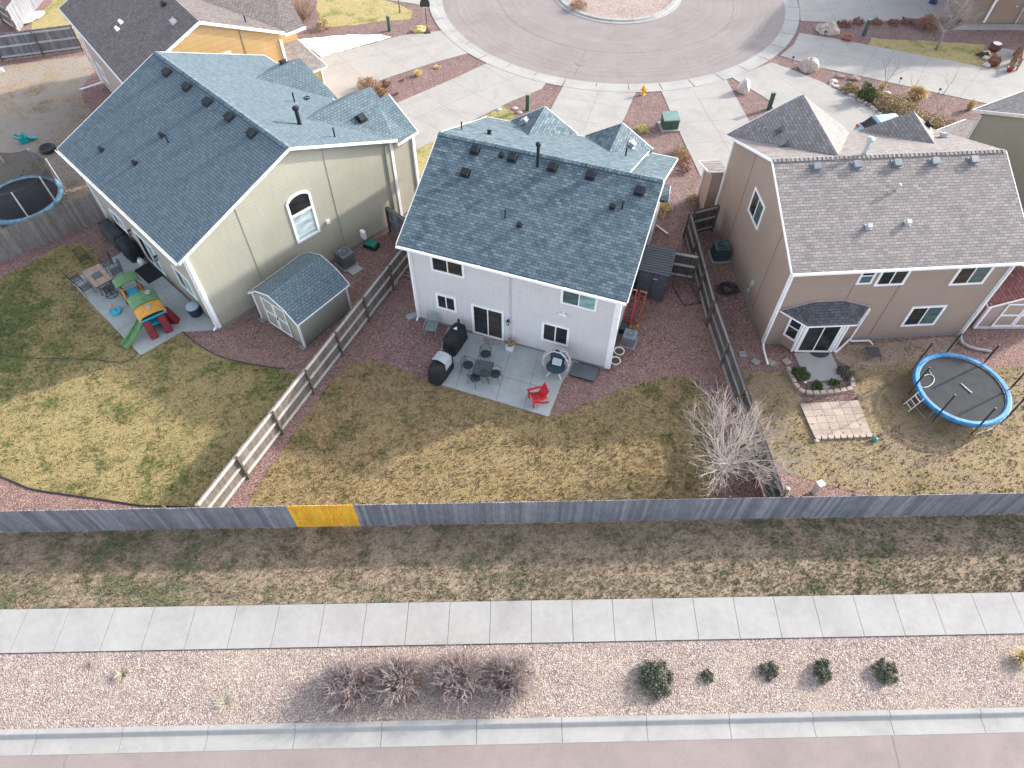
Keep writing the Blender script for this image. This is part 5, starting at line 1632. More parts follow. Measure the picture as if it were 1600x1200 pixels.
# four big bare shrubs in the street strip
for k, (x, y, r, l) in enumerate(((546, 1073, .98, 'bare grey twiggy shrub, leftmost of the four in the street gravel strip'), (627, 1066, .95, 'bare grey twiggy shrub, second from left of the four in the street gravel strip'),
                                  (717, 1062, 1.0, 'bare grey twiggy shrub, third from left of the four in the street gravel strip'), (795, 1062, .93, 'bare grey twiggy shrub with a straw yellow centre, rightmost of the four'))):
    bare_shrub(G(x, y), r, .95, 260, GREYT, l, 'bare shrubs in the street strip', 10 + k, rz=k * 1.3, w0=.015, sub=6)
    bare_shrub(G(x, y), r * 1.02, .5, 170, BRTR, ['low brown dead stems round the foot of the leftmost bare shrub', 'low brown dead stems round the foot of the second bare shrub', 'low brown dead stems round the foot of the third bare shrub', 'low brown dead stems round the foot of the rightmost bare shrub'][k], 'dead stems under the bare shrubs', 30 + k, 'dead_stems', sub=4)
grass_clump(G(796, 1057), .42, .75, 260, STRAW, 'straw yellow grass tuft growing in the middle of the rightmost bare shrub', seed=3)
grass_clump(G(549, 1077), .16, .5, 90, STRAW, 'small straw tuft in the middle of the leftmost bare shrub', seed=4)
# low evergreens
for k, (x, y, r, h, n, l, sx) in enumerate(((1023, 1062, .64, .42, 3600, 'largest low evergreen shrub in the street gravel strip', 1.0), (1105, 1057, .22, .22, 600, 'smallest low evergreen shrub, right of the largest one', 1.0),
                                     (1201, 1048, .33, .22, 1100, 'small round low evergreen shrub, third from left', 1.0), (1283, 1049, .42, .42, 1900, 'upright oval low evergreen shrub with rusty lower side, fourth from left', .72), (1381, 1050, .42, .36, 1500, 'low evergreen shrub with a pointed right side, rightmost of the five', 1.15))):
    bush(G(x, y), r, h, n, GRNL, l, 'shrub', 'low evergreens in the street strip', 'evergreen_shrub', .045, 60 + k, BRT, sx, rz=0)
grass_clump(G(192, 1054), .42, .25, 70, PALEG, 'pale yucca-like tuft in the left part of the street strip', seed=5, w=.016)
grass_clump(G(1594, 1030), .5, .5, 200, STRAW, 'straw grass tuft cut by the right edge in the street strip', seed=6)
grass_clump(G(352, 1098), .55, .16, 160, PALEG, 'flat pale grass tuft near the kerb left of the bare shrubs', seed=7, w=.008)
grass_clump(G(137, 1040), .25, .12, 40, BRT, 'small dry weed left of the pale yucca-like tuft', seed=8, w=.008)

# little evergreens by the stoop
for k, (x, y, r, n, l) in enumerate(((1249, 587, .42, 1700, 'round green shrub left of the stoop'), (1319, 585, .40, 1600, 'round green shrub right of the stoop with a rusty top'), (1276, 604, .27, 900, 'small green shrub in front of the stoop, left one'), (1303, 600, .24, 800, 'small green shrub in front of the stoop, right one'))):
    bush(G(x, y), r, r * 1.0, n, GRNB if k != 1 else GRNL, l, 'shrub', 'evergreens round the stoop', 'evergreen_shrub', .04, 70 + k, BRT)

# front yards
bush(G(1349, 156), .62, 1.25, 2600, GRNB, 'bright green conifer shrub in the rock lined bed', 'shrub', None, 'conifer_shrub', .06, 80, BRT)
grass_clump(G(1428, 156), .95, 1.15, 700, leafmat('wheat blades', [(.44, .30, .15), (.56, .42, .22), (.36, .25, .12)]), 'big rounded wheat coloured ornamental grass beside the right driveway', seed=9, w=.018)
grass_clump(G(1376, 140), .4, .8, 160, STRAW, 'upright straw grass next to the bare sapling', seed=10)
grass_clump(G(1513, 172), .4, .95, 200, STRAW, 'straw grass standing near the grey-green house', seed=11)
for k, (x, y, r, h, l) in enumerate(((1388, 166, 1.1, .6, 'tan dried perennials, sunlit mound right of the green shrub'), (1412, 178, 1.2, .7, 'tan dried perennials, tall mound above the small gable of the brown house'), (1328, 142, .65, .4, 'tan dried perennials left of the green shrub'), (1445, 196, 1.2, .55, 'tan dried perennials right of the small gable peak'), (1478, 205, 1.2, .5, 'tan dried perennials at the right end of the bed'), (1374, 156, .7, .45, 'tan dried perennials among pale rocks'))):
    bush(G(x, y), r, h, 2200, TANL, l, 'shrub', 'dried perennials in the long bed', 'dried_perennials', .06, 90 + k)
for k, (x, y, r, l) in enumerate(((1417, 164, .6, 'low red stemmed plants above the dried perennials'), (1320, 40, .5, 'low rusty plant left of the tall pedestal'), (1340, 36, .45, 'low rusty plant touching the tall pedestal'), (1368, 37, .45, 'low rusty plant right of the tall pedestal'), (1395, 38, .45, 'low rusty plant in the middle of the top right bed'), (1418, 37, .5, 'low rusty plant left of the dark round shrub'), (1475, 200, .9, 'red ground plants near the grey-green house'))):
    bush(G(x, y), r, .35, 700, REDL if k else RUST, l, 'shrub', 'red dormant plants in the front beds', 'dormant_plant', .05, 110 + k)
bush(G(1446, 45), .8, .8, 1500, REDL, 'dark reddish round shrub by the small bare tree', 'shrub', None, 'shrub', .05, 120, BRT)
bush(G(1452, 36), .7, .6, 900, BRT, 'brown shrub behind the dark reddish one', 'shrub', None, 'shrub', .05, 121)
for k, (x, y, r, h, l, m) in enumerate(((576, 140, .75, .95, 'bushy rust coloured shrub beside the roof of the sage house', RUST), (595, 150, .45, .6, 'small orange shrub just below the bushy rust one', RUST), (604, 136, .35, .5, 'dry brown clump in the gravel between the driveways', BRTR))):
    bush(G(x, y), r, h, 1500, m, l, 'shrub', None, 'shrub', .05, 130 + k, BRT)
grass_clump(G(653, 118), .42, .5, 260, leafmat('gold blades', [(.62, .50, .18), (.72, .60, .28)]), 'round golden grass ball in the gravel between the driveways', seed=14)
grass_clump(G(620, 147), .35, .25, 90, BRT, 'low dark dry clump near the lower driveway', seed=15)
grass_clump(G(683, 106), .4, .2, 90, STRAW, 'faint straw tuft further up the gravel between the driveways', seed=16)
grass_clump(G(629, 126), .25, .2, 60, BRT, 'tiny brown tuft right of the golden grass ball', seed=17)
for k, (x, y, r, l, m) in enumerate(((1062, 240, .45, 'olive grass clump beside the hydrant gravel, upper one', TANL), (1067, 252, .5, 'rust grass clump in the middle of three beside the long driveway', RUST), (1069, 268, .35, 'brown low clump, lowest of three beside the long driveway', BRTR))):
    bush(G(x, y), r, .5, 700, m, l, 'shrub', 'dry clumps along the long driveway', 'dry_clump', .05, 140 + k)
bush(G(1034, 332), .6, .9, 1500, leafmat('yellow tan leaves', [(.50, .38, .14), (.62, .48, .2), (.36, .24, .10)]), 'yellow-tan shrub at the right wall of the middle house', 'shrub', None, 'shrub', .05, 150, BRT)
bush(G(1083, 317), .5, .5, 800, TANL, 'tan clump behind the dark gate of the brown house', 'shrub', None, 'dry_clump', .05, 151)
bush(G(1003, 205), .45, .4, 600, leafmat('lime leaves', [(.45, .44, .12), (.56, .50, .2)]), 'yellow-green clump beside the right gable of the middle house', 'shrub', None, 'dry_clump', .05, 152)
bush(G(903, 14), .75, .7, 1000, RUST, 'brown shrub on the island of the turning circle', 'shrub', None, 'shrub', .05, 153, BRT)
bare_shrub(G(472, 28), 1.1, 1.5, 160, BRT, 'bare brown shrub by the tan house front corner', None, 40)
bush(G(505, 45), .5, .7, 800, TANL, 'tan grass like shrub at the corner of the top left lawn', 'shrub', None, 'shrub', .06, 154)
grass_clump(G(668, 45), .35, .4, 120, STRAW, 'straw tuft behind the basketball hoop base', seed=18)

# saplings and the two bare trees
def tree(loc, h, spread, label, mat, seed, trunk_r=.05, forks=5, depth=4, lean=(0, 0), first=.25, cat='tree', name='bare_tree', children=3, group=None, split=True, rmin=.003):
    rn = random.Random(seed)
    t_ = thing(name, label, cat, loc, 0, group)
    tr = MB(); cr = MB()
    def grow(mbx, p, d, L_, r, lev):
        k = 4 if lev > 1 else 3
        pts = [p.copy()]
        for i in range(k):
            d = (d + Vector((rn.gauss(0, .09), rn.gauss(0, .09), rn.gauss(0, .06) + .035))).normalized()
            p = p + d * L_ / k
            pts.append(p.copy())
        r = max(r, rmin)
        mbx.tube(pts, r, 6 if lev >= depth - 1 else (4 if lev > 1 else 3), r * .55, cap=lev >= depth, uv=(rn.random(), .5))
        if lev == 0: return
        n_ = children if lev > 1 else children + 1
        for q in range(n_):
            i = rn.uniform(.25, .95) if q else 1.0
            idx = min(int(i * k), k - 1); b = pts[idx].lerp(pts[idx + 1], i * k - idx)
            ax = Vector((rn.gauss(0, 1), rn.gauss(0, 1), rn.gauss(0, .5))).normalized()
            dd = (d + ax * rn.uniform(.45, .9)).normalized()
            if dd.z < .05: dd.z = abs(dd.z) * .3 + .03
            grow(cr, b, dd.normalized(), L_ * rn.uniform(.55, .8), r * rn.uniform(.42, .6) * (1 - .25 * i), lev - 1)
    base = Vector((0, 0, 0)); top = Vector((lean[0], lean[1], h * first))
    tr.tube([base, base.lerp(top, .5) + Vector((.01, 0, 0)), top], [trunk_r * 1.25, trunk_r, trunk_r * .95], 8)
    for k in range(forks):
        a = 6.283 * k / forks + rn.uniform(-.3, .3)
        e = rn.uniform(.62, 1.15) if k else 1.35
        d = Vector((math.cos(a) * math.cos(e) * spread, math.sin(a) * math.cos(e) * spread, math.sin(e))).normalized()
        grow(cr, top * rn.uniform(.7, 1.0), d, h * rn.uniform(.32, .45), trunk_r * rn.uniform(.5, .8), depth)
    tr.build('trunk', mat, t_, True)
    cr.build('crown', mat, t_)
    return t_
tree(G(1127, 740), 4.2, 1.6, 'bare pale many-branched tree in the back corner of the middle yard', PALET, 11, .085, 10, 3, (.1, .2), .16, children=5, rmin=.0065)
tree(G(1462, 78), 3.9, 1.2, 'small bare tree on the top right lawn', leafmat('greyish twigs', [(.26, .22, .21), (.38, .33, .31), (.20, .17, .16)]), 5, .09, 7, 3, (.15, .2), .35, children=5)
tree(G(1375, 148), 2.8, .9, 'thin bare sapling beside the straw grass in the long bed', BRT, 6, .03, 3, 2, (.1, .1), .3, children=3, cat='sapling', name='sapling')
tree(G(1421, 150), 1.6, 1.0, 'thin dark twiggy sapling behind the big wheat coloured grass', BRT, 7, .02, 3, 2, (0, 0), .3, children=3, cat='sapling', name='sapling')
tree(G(1473, 148), 2.2, .8, 'very thin sapling near the middle of the right gravel bed', BRT, 8, .02, 2, 2, (.1, 0), .3, children=2, cat='sapling', name='sapling')
tree(G(1460, 186), 1.8, .9, 'very thin sapling among the red ground plants', BRT, 9, .02, 3, 2, (0, 0), .3, children=3, cat='sapling', name='sapling')
tree(G(625, 20), 3.0, .7, 'straight thin sapling on the top left front lawn', BRT, 10, .045, 2, 2, (0, 0), .6, children=2, cat='sapling', name='sapling')

# ---------------------------------------------------------- trampolines
def circ3(a, b, c):
    ax, ay, bx, by, cx, cy = a.x, a.y, b.x, b.y, c.x, c.y
    d = 2 * (ax * (by - cy) + bx * (cy - ay) + cx * (ay - by))
    ux = ((ax * ax + ay * ay) * (by - cy) + (bx * bx + by * by) * (cy - ay) + (cx * cx + cy * cy) * (ay - by)) / d
    uy = ((ax * ax + ay * ay) * (cx - bx) + (bx * bx + by * by) * (ax - cx) + (cx * cx + cy * cy) * (bx - ax)) / d
    return Vector((ux, uy, 0)), math.hypot(ax - ux, ay - uy)
def netmat():
    m, t, bs = newmat('black netting')
    bs.inputs['Base Color'].default_value = (.03, .03, .035, 1)
    bs.inputs['Roughness'].default_value = .9
    bs.inputs['Alpha'].default_value = .55
    return m
NET = netmat()
def trampoline(c, R, label, padmat, pole_mat, post_h, posts, net=False, zr=.88, seed=0, net_arc=None, rz=0):
    t_ = thing('trampoline', label, 'trampoline', (c.x, c.y, 0), rz)
    rn = random.Random(seed)
    N_ = 48
    m_ = MB()
    for k in range(N_):          # padding: puffy, sagging a little between the posts
        a0, a1 = 6.28318 * k / N_, 6.28318 * (k + 1) / N_
        w0, w1 = [zr + .02 * math.sin(a * 8) + rn.uniform(-.006, .006) for a in (a0, a0)]
        for (r0, z0, r1, z1) in ((R - .24, .0, R - .19, .045), (R - .19, .045, R - .05, .05), (R - .05, .05, R + .02, -.0), (R + .02, 0, R + .015, -.12)):
            m_.face([(r0 * math.cos(a0), r0 * math.sin(a0), zr + z0), (r1 * math.cos(a0), r1 * math.sin(a0), zr + z1), (r1 * math.cos(a1), r1 * math.sin(a1), zr + z1), (r0 * math.cos(a1), r0 * math.sin(a1), zr + z0)])
    m_.build('edge_pad', padmat, t_)
    m_ = MB()
    m_.lathe([(R - .24, zr - .035), (R * .6, zr - .045), (R * .25, zr - .055), (.02, zr - .058)], (0, 0, 0), 48); m_.build('jump_mat', MATB, t_)
    m_ = MB(); m_.ring((0, 0, zr - .04), R - .03, .025, 48, 6); m_.build('rim', STEEL, t_)
    for k in range(4):
        a = math.pi / 4 + k * math.pi / 2
        l = MB(); pts = []
        for s_ in (-.28, .28):
            pts.append(((R - .05) * math.cos(a + s_), (R - .05) * math.sin(a + s_)))
        l.tube([(*pts[0], zr - .05), (pts[0][0] * 1.02, pts[0][1] * 1.02, .1), (pts[0][0] * 1.0, pts[0][1] * 1.0, .03), (pts[1][0], pts[1][1], .03), (pts[1][0] * 1.02, pts[1][1] * 1.02, .1), (*pts[1], zr - .05)], .024, 6)
        l.build('leg', STEEL, t_)
    for k in range(posts):
        a = 6.28318 * (k + .5) / posts
        px, py = (R + .04) * math.cos(a), (R + .04) * math.sin(a)
        p = MB(); p.tube([(px, py, .25), (px, py, zr + .15)], .026, 6); p.tube([(px, py, zr + .1), (px * .985, py * .985, zr + post_h)], .042, 8)
        p.build('post', pole_mat, t_)
    if net:
        n_ = MB()
        a_0, a_1 = net_arc or (0, 6.28318)
        K = 64
        for k in range(K):
            a0, a1 = a_0 + (a_1 - a_0) * k / K, a_0 + (a_1 - a_0) * (k + 1) / K
            def sag(a):
                f = (a / 6.28318 * posts - .5) % 1.0
                return 1 - .25 * (f * (1 - f)) * 4 * .5
            def rr(a):
                f = (a / 6.28318 * posts - .5) % 1.0
                return R - .02 - .10 * (f * (1 - f)) * 4
            def hz_(a):
                f = (a / 6.28318 * posts - .5) % 1.0
                return zr + post_h - .16 * (f * (1 - f)) * 4
            n_.face([((R - .18) * math.cos(a0), (R - .18) * math.sin(a0), zr + .04), ((R - .18) * math.cos(a1), (R - .18) * math.sin(a1), zr + .04), (rr(a1) * math.cos(a1), rr(a1) * math.sin(a1), hz_(a1)), (rr(a0) * math.cos(a0), rr(a0) * math.sin(a0), hz_(a0))])
        n_.build('safety_net', NET, t_)
        e = MB()
        e.tube([(rr(a) * math.cos(a), rr(a) * math.sin(a), hz_(a)) for a in [a_0 + (a_1 - a_0) * k / K for k in range(K + 1)]], .012, 4, cap=False)
        e.build('net_hem', BLK, t_)
    return t_
zt = .88
cR, rR = circ3(G(1428, 589, zt), G(1529, 665, zt), G(1582, 622, zt))
cR2, rR2 = circ3(G(1428, 589, zt), G(1529, 665, zt), G(1473, 552, zt))
cR = (cR + cR2) / 2; rR = (rR + rR2) / 2
tR = trampoline(cR, rR, 'large trampoline with bright blue edge pad and bare black posts behind the brown house', BLUEP, BLK, 1.35, 8, False, zt, 1, rz=heading((cR.x, cR.y), G(1529, 665, zt)) - 6.28318 * 6.5 / 8)
# ladder
ang = heading(cR, G(1430, 620, zt)) - tR.rotation_euler[2]
Mx = Matrix.Rotation(ang, 4, 'Z') @ Matrix.Translation((rR + .02, 0, 0))
l = MB(Mx)
for y in (-.2, .2): l.tube([(.32, y, .0), (-.02, y, zt + .02)], .02, 6)
for k in range(3): l.tube([(.26 - .09 * k, -.2, .2 + .25 * k), (.26 - .09 * k, .2, .2 + .25 * k)], .018, 6)
l.build('ladder', WHITE, tR)
m_ = MB(); m_.tube([(0, 0, .02), (.55, .0, .03)], .022, 6); m_.tube([(.55, 0, .03), (.6, .02, .03)], .035, 6)
solo('plastic_stick', m_, WHITE, 'short white stick lying on the blue edged trampoline mat', 'stick', (cR.x + .05, cR.y + .25, zt - .03), -1.1)
m_ = MB(); m_.ring((0, 0, .01), .5, .014, 20, 5, .5); m_.tube([(.5, 0, .01), (.7, .3, .02)], .012, 4)
solo('hose_loop', m_, WHITE, 'white hose loop on the left side of the blue edged trampoline', 'hose', G(1448, 595, zt + .0) + Vector((0, 0, -.02)), .7)

cL, rL = circ3(G(97, 293, .85), G(55, 273, .85), G(23, 347, .85))
if rL > 2.6 or rL < 1.7:
    rL = 2.2
    cL = G(97, 293, .85) - Vector((rL * .93, rL * .35, 0)); cL.z = 0
trampoline(cL, rL, 'trampoline with pale blue edge and black safety net at the left edge', LBLUE, plain('pale poles', (.6, .6, .6)), 1.75, 8, True, .85, 2, rz=.2)

# ---------------------------------------------------------- far left yard
t_ = thing('toy_slide', 'teal plastic toy climber on its side in the far left yard', 'toy', G(40, 222), .5)
m_ = MB(); m_.box((0, 0, .22), (.5, .45, .4)); m_.hexa([(.2, -.2, .0), (.3, -.2, .0), (.3, .2, .0), (.2, .2, .0)], [(-.1, -.2, .62), (.05, -.2, .66), (.05, .2, .66), (-.1, .2, .62)]); m_.build('body', TEAL, t_, bevel=.04)
m_ = MB(); m_.tube([(-.25, -.2, .35), (-.45, -.2, .55), (-.42, .22, .55), (-.22, .2, .35)], .05, 8); m_.build('handrail', TEAL, t_)
m_ = MB(); m_.beam((.25, 0, .3), (.65, .1, .08), .4, .05); m_.build('slide', TEAL, t_)
t_ = thing('tyre_planter', 'round black rubber tub beside the roof corner of the sage house', 'tub', G(76, 236))
m_ = MB(); m_.lathe([(.38, 0), (.48, .12), (.50, .26), (.46, .30), (.40, .28), (.36, .10), (.05, .08)], (0, 0, 0), 28); m_.build('tub', BLK, t_, True)
m_ = MB(); m_.lathe([(.36, .13), (.02, .14)], (0, 0, 0), 20); m_.build('soil', plain('dark soil', (.07, .06, .055), .95), t_)
m_ = MB(); m_.box((0, 0, .1), (.3, .22, .2)); m_.box((.02, 0, .22), (.2, .15, .05)); solo('plastic_tub', m_, WHITE, 'small white plastic tub on the grass near the upper left fence', 'tub', G(3, 112), .4)
m_ = MB(); m_.tube([(0, 0, 0), (-.18, .1, .75)], .014, 5); m_.lathe([(.03, .0), (.03, .03)], (0, 0, 0), 8); solo('garden_stake', m_, plain('stake tan', (.5, .42, .25)), 'thin tan garden stake in the far left lawn', 'stake', G(84, 113))

# ---------------------------------------------------------- sage house patio
ang_w = HL.rotation_euler[2]
# tiled table and iron chairs
tc = [G(128, 426, .72), G(154, 412, .72), G(176, 436, .72), G(150, 450, .72)]
cen = sum(tc, Vector()) / 4
a_t = heading(tc[0], tc[3])
Lx, Ly = (tc[3] - tc[0]).length, (tc[1] - tc[0]).length
t_ = thing('dining_table', 'rectangular tan tiled patio table with dark centre tile', 'table', (cen.x, cen.y, .06), a_t)
TT = plain('tan tile', (.46, .32, .24), .5, .15, 4)
m_ = MB(); nx_, ny_ = 6, 4
for i in range(nx_):
    for j in range(ny_):
        if i in (2, 3) and j in (1, 2): continue
        m_.box((-Lx / 2 + (i + .5) * Lx / nx_, -Ly / 2 + (j + .5) * Ly / ny_, .675), (Lx / nx_ - .012, Ly / ny_ - .012, .02))
m_.build('tabletop', TT, t_)
m_ = MB(); m_.box((0, 0, .672), (Lx / 3 - .03, Ly / 2 - .03, .02)); m_.build('centre_tile', plain('dark tile', (.12, .13, .14)), t_)
m_ = MB(); m_.box((0, 0, .645), (Lx + .03, Ly + .03, .035)); m_.build('table_frame', plain('bronze frame', (.14, .11, .09)), t_)
for sx_ in (-1, 1):
    for sy_ in (-1, 1):
        l = MB(); l.tube([(sx_ * (Lx / 2 - .1), sy_ * (Ly / 2 - .1), .63), (sx_ * (Lx / 2 - .16), sy_ * (Ly / 2 - .16), .3), (sx_ * (Lx / 2 - .06), sy_ * (Ly / 2 - .06), 0)], .022, 6); l.build('leg', BLK, t_)

def iron_chair(label, group, round_back=False, grid=True, swivel=False, loc=(0, 0, 0), rz=0):
    """faces +x"""
    t_ = thing('patio_chair', label, 'chair', loc, rz, group)
    m_ = MB()
    rr = .006 if grid else .005
    if round_back:
        m_.ring((0, 0, .43), .25, .012, 20, 5)
        for k in range(-5, 6):
            y = k * .045; x = math.sqrt(max(0, .25 ** 2 - y * y)); m_.beam((-x, y, .43), (x, y, .43), .012, .006); m_.beam((y, -x, .43), (y, x, .43), .012, .006)
        m_.lathe([(.24, .422), (.02, .418)], (0, 0, 0), 16, sx=1)
    else:
        m_.tube([(-.24, -.24, .43), (.24, -.24, .43), (.24, .24, .43), (-.24, .24, .43), (-.24, -.24, .43)], .013, 5)
        for k in range(-3, 4):
            m_.beam((-.24, k * .07, .43), (.24, k * .07, .43), .022, .006); m_.beam((k * .07, -.24, .432), (k * .07, .24, .432), .022, .006)
    m_.build('seat', BLK, t_)
    m_ = MB()
    if round_back:
        pts = [(-.2 - .1 * math.sin(a), -.27 * math.cos(a), .43 + .42 * math.sin(a)) for a in [math.pi * k / 10 for k in range(11)]]
        m_.tube(pts, .013, 5)
        for k in range(1, 10):
            p, q = pts[k], (-.2, pts[k][1] * .95, .44); m_.beam(p, q, .012, .006)
        for z in (.55, .65, .75):
            w_ = .26 * math.sqrt(max(0, 1 - ((z - .43) / .42) ** 2)); m_.beam((-.2 - .1 * (z - .43) / .42, -w_, z), (-.2 - .1 * (z - .43) / .42, w_, z), .006, .012)
    else:
        m_.tube([(-.24, -.24, .43), (-.32, -.23, .9), (-.34, 0, .97), (-.32, .23, .9), (-.24, .24, .43)], .014, 5)
        for k in range(-2, 3): m_.beam((-.25, k * .08, .45), (-.325, k * .08, .93), .02, .006)
        for z in (.55, .66, .77, .87): m_.beam((-.25 - .085 * (z - .43) / .5, -.23, z), (-.25 - .085 * (z - .43) / .5, .23, z), .006, .02)
    m_.build('backrest', BLK, t_)
    for s_ in (-1, 1):
        m_ = MB(); m_.tube([(-.28, s_ * .25, .66), (0, s_ * .28, .68), (.22, s_ * .27, .64), (.24, s_ * .26, .44)], .013, 5); m_.build('armrest', BLK, t_)
    if swivel:
        m_ = MB(); m_.tube([(0, 0, .42), (0, 0, .08)], .03, 8); m_.build('pedestal', BLK, t_)
        m_ = MB(); m_.ring((0, 0, .02), .29, .016, 24, 5)
        for k in range(4): m_.beam((0, 0, .06), (.29 * math.cos(k * 1.571), .29 * math.sin(k * 1.571), .02), .025, .02)
        m_.build('ring_base', BLK, t_)
    else:
        for sx_ in (-1, 1):
            for sy_ in (-1, 1):
                l = MB(); l.tube([(sx_ * .22, sy_ * .22, .43), (sx_ * .21, sy_ * .22, .2), (sx_ * .27, sy_ * .26, .0)], .012, 5); l.build('leg', BLK, t_)
    return t_
g1 = 'black iron chairs round the tiled table'
ch = None
for k, (x, y, dr, l, sw) in enumerate(((173, 421, math.pi, 'black iron chair at the upper right side of the tiled table, farther from the doormat', False), (188, 433, math.pi, 'black iron chair at the upper right side of the tiled table, nearer the doormat', False),
                                       (125, 446, 0, 'black iron chair at the lower left side of the tiled table, at the patio edge', False), (141, 459, 0, 'black iron chair at the lower left side of the tiled table, nearer the swivel chair', False),
                                       (176, 462, math.pi / 2, 'black iron swivel chair with round base at the near end of the tiled table', True), (137, 412, -math.pi / 2, 'black iron chair at the far end of the tiled table, standing half on the grass', False))):
    out = Vector((math.cos(a_t + math.pi / 2), math.sin(a_t + math.pi / 2), 0))
    rz = a_t + math.pi / 2 + {0: math.pi, 1: math.pi, 2: 0, 3: 0, 4: math.pi / 2, 5: -math.pi / 2}[k]
    iron_chair(l, g1, False, True, sw, G(x, y) + Vector((0, 0, .06 if k != 5 else .01)), rz)
# covered grill and the long covered griddle behind it
def cover(mb, L_, W2_, H_, top=.78, fl=.03, seed=1, n=24, e=5):
    """a draped cloth cover: folds round the hem, rounded shoulders"""
    rn = random.Random(seed)
    rings = []
    def ring(sc, z, wob):
        out = []
        for k in range(n):
            a = 2 * math.pi * k / n
            ca, sa = math.cos(a), math.sin(a)
            r = (abs(ca) ** e + abs(sa) ** e) ** (-1 / e)
            out.append((ca * r * L_ / 2 * sc + rn.uniform(-wob, wob), sa * r * W2_ / 2 * sc + rn.uniform(-wob, wob), z + (rn.uniform(-wob, wob) if 0 < z < H_ else 0)))
        return out
    lv = [(1.04, .06, fl), (1.0, H_ * .35, fl), (.97, H_ * .7, fl * .6), (.93, H_ * .88, fl * .4), (top, H_ * .98, fl * .3), (top * .5, H_, fl * .2)]
    rs_ = [ring(*q) for q in lv]
    ids = [[mb.pt(p) for p in r_] for r_ in rs_]
    for i in range(len(ids) - 1):
        for k in range(n):
            j = (k + 1) % n
            mb.f.append([ids[i][k], ids[i][j], ids[i + 1][j], ids[i + 1][k]]); mb.uv.append([(0, 0)] * 4); mb.mi.append(0)
    mb.f.append(ids[-1][:]); mb.uv.append([(0, 0)] * n); mb.mi.append(0)
m_ = MB(); cover(m_, 1.3, .68, 1.12, .7, .03, 1)
solo('covered_grill', m_, BLKF, 'large black covered grill beside the sage house patio door', 'grill', G(208, 400), ang_w + .04, smooth=True)
t_ = thing('covered_griddle', 'long low black covered griddle table against the sage house wall', 'griddle', G(183, 376), ang_w)
m_ = MB(); cover(m_, 1.95, .72, .88, .97, .012, 2, e=14, n=40); m_.build('cover', plain('worn black cover', (.05, .055, .06), .8, .2, 3, .4, 12), t_, True)
for sx_ in (-.75, .75):
    for sy_ in (-.2, .2): l = MB(); l.box((sx_, sy_, .04), (.06, .06, .08)); l.build('foot', BLK, t_)
t_ = thing('propane_tank', 'white propane tank next to the covered grill', 'gas tank', G(223, 414) + Vector((0, 0, .06)))
m_ = MB(); m_.lathe([(.12, 0), (.14, .03), (.155, .08), (.155, .27), (.13, .34), (.05, .37)], (0, 0, 0), 18); m_.build('tank', WHITE, t_, True)
m_ = MB(); m_.ring((0, 0, .42), .085, .012, 16, 5); m_.lathe([(.03, .36), (.03, .45), (.01, .46)], (0, 0, 0), 8); m_.build('collar', METAL_L, t_)
mc = [G(210, 424), G(233, 411), G(257, 432), G(233, 445)]
cm = sum(mc, Vector()) / 4
m_ = MB(); m_.box((0, 0, .006), ((mc[3] - mc[0]).length, (mc[1] - mc[0]).length, .012))
for k in range(2): pass
solo('doormat', m_, plain('black mat', (.018, .020, .024), .9, .2, 5, .6, 40), 'large plain black doormat outside the sage house patio door', 'doormat', (cm.x, cm.y, .061), heading(mc[0], mc[3]))
# play set
Pc = G(245, 504); Pc.z = .06
pl = thing('play_house', 'plastic play house with green and orange roof, green slide and dark red steps', 'play house', Pc, heading(G(222, 462), G(262, 528)))
def vault(mb, x0, x1, w, h0, h1, th=.05, n=10):
    for k in range(n):
        a0, a1 = math.pi * k / n, math.pi * (k + 1) / n
        q = lambda a, t2: (math.cos(a) * (w / 2 + t2) * 1.0, h0 + (math.sin(a) ** .7 if math.sin(a) > 0 else 0) * (h1 - h0 + t2))
        (y0, z0), (y1, z1), (y2, z2), (y3, z3) = q(a0, 0), q(a1, 0), q(a1, th), q(a0, th)
        mb.hexa([(x0, y0, z0), (x1, y0, z0), (x1, y1, z1), (x0, y1, z1)], [(x0, y3, z3), (x1, y3, z3), (x1, y2, z2), (x0, y2, z2)])
m_ = MB(); vault(m_, -.85, .02, 1.25, 1.12, 1.38); rfp = m_.build('green_roof', GRNP, pl)
m_ = MB(); m_.box((-.42, .0, 1.435), (.86, .02, .02)); m_.build('roof_seam', plain('dark green', (.06, .16, .06)), rfp)
m_ = MB(); vault(m_, .03, .85, 1.22, 1.10, 1.32); rfo = m_.build('orange_roof', ORP, pl)
m_ = MB(); m_.lathe([(.13, 1.36), (.13, 1.42), (.10, 1.44), (.08, 1.40)], (.32, .05, 0), 16); m_.build('roof_window', METAL_L, rfo)
m_ = MB(); m_.lathe([(.13, 1.40), (.13, 1.47), (.10, 1.49), (.08, 1.45)], (-.55, .35, 0), 16); m_.build('roof_window', METAL_L, rfp)
m_ = MB(); m_.box((.85, 0, 1.10), (.06, 1.24, .08)); m_.build('roof_rim', CYAN, rfo)
m_ = MB()
for y in (-.5, .5): m_.box((0, y, .62), (1.5, .05, 1.0))
m_.box((-.75, 0, .62), (.05, .95, 1.0)); m_.build('wall', DRED, pl, bevel=.03)
m_ = MB(); m_.box((0, 0, .55), (1.5, .95, .06)); m_.build('floor', CYAN, pl)
for (x, y, a) in ((.80, -.42, 0), (.82, .30, 0.0), (.50, .68, .9)):
    l = MB(Matrix.Translation((x, y, 0)) @ Matrix.Rotation(a, 4, 'Z')); l.hexa([(-.15, -.2, .02), (.34, -.19, .02), (.34, .19, .02), (-.15, .2, .02)], [(-.15, -.17, .95), (.02, -.17, .95), (.02, .17, .95), (-.15, .17, .95)])
    l.build('step_tower', DRED, pl, bevel=.05)
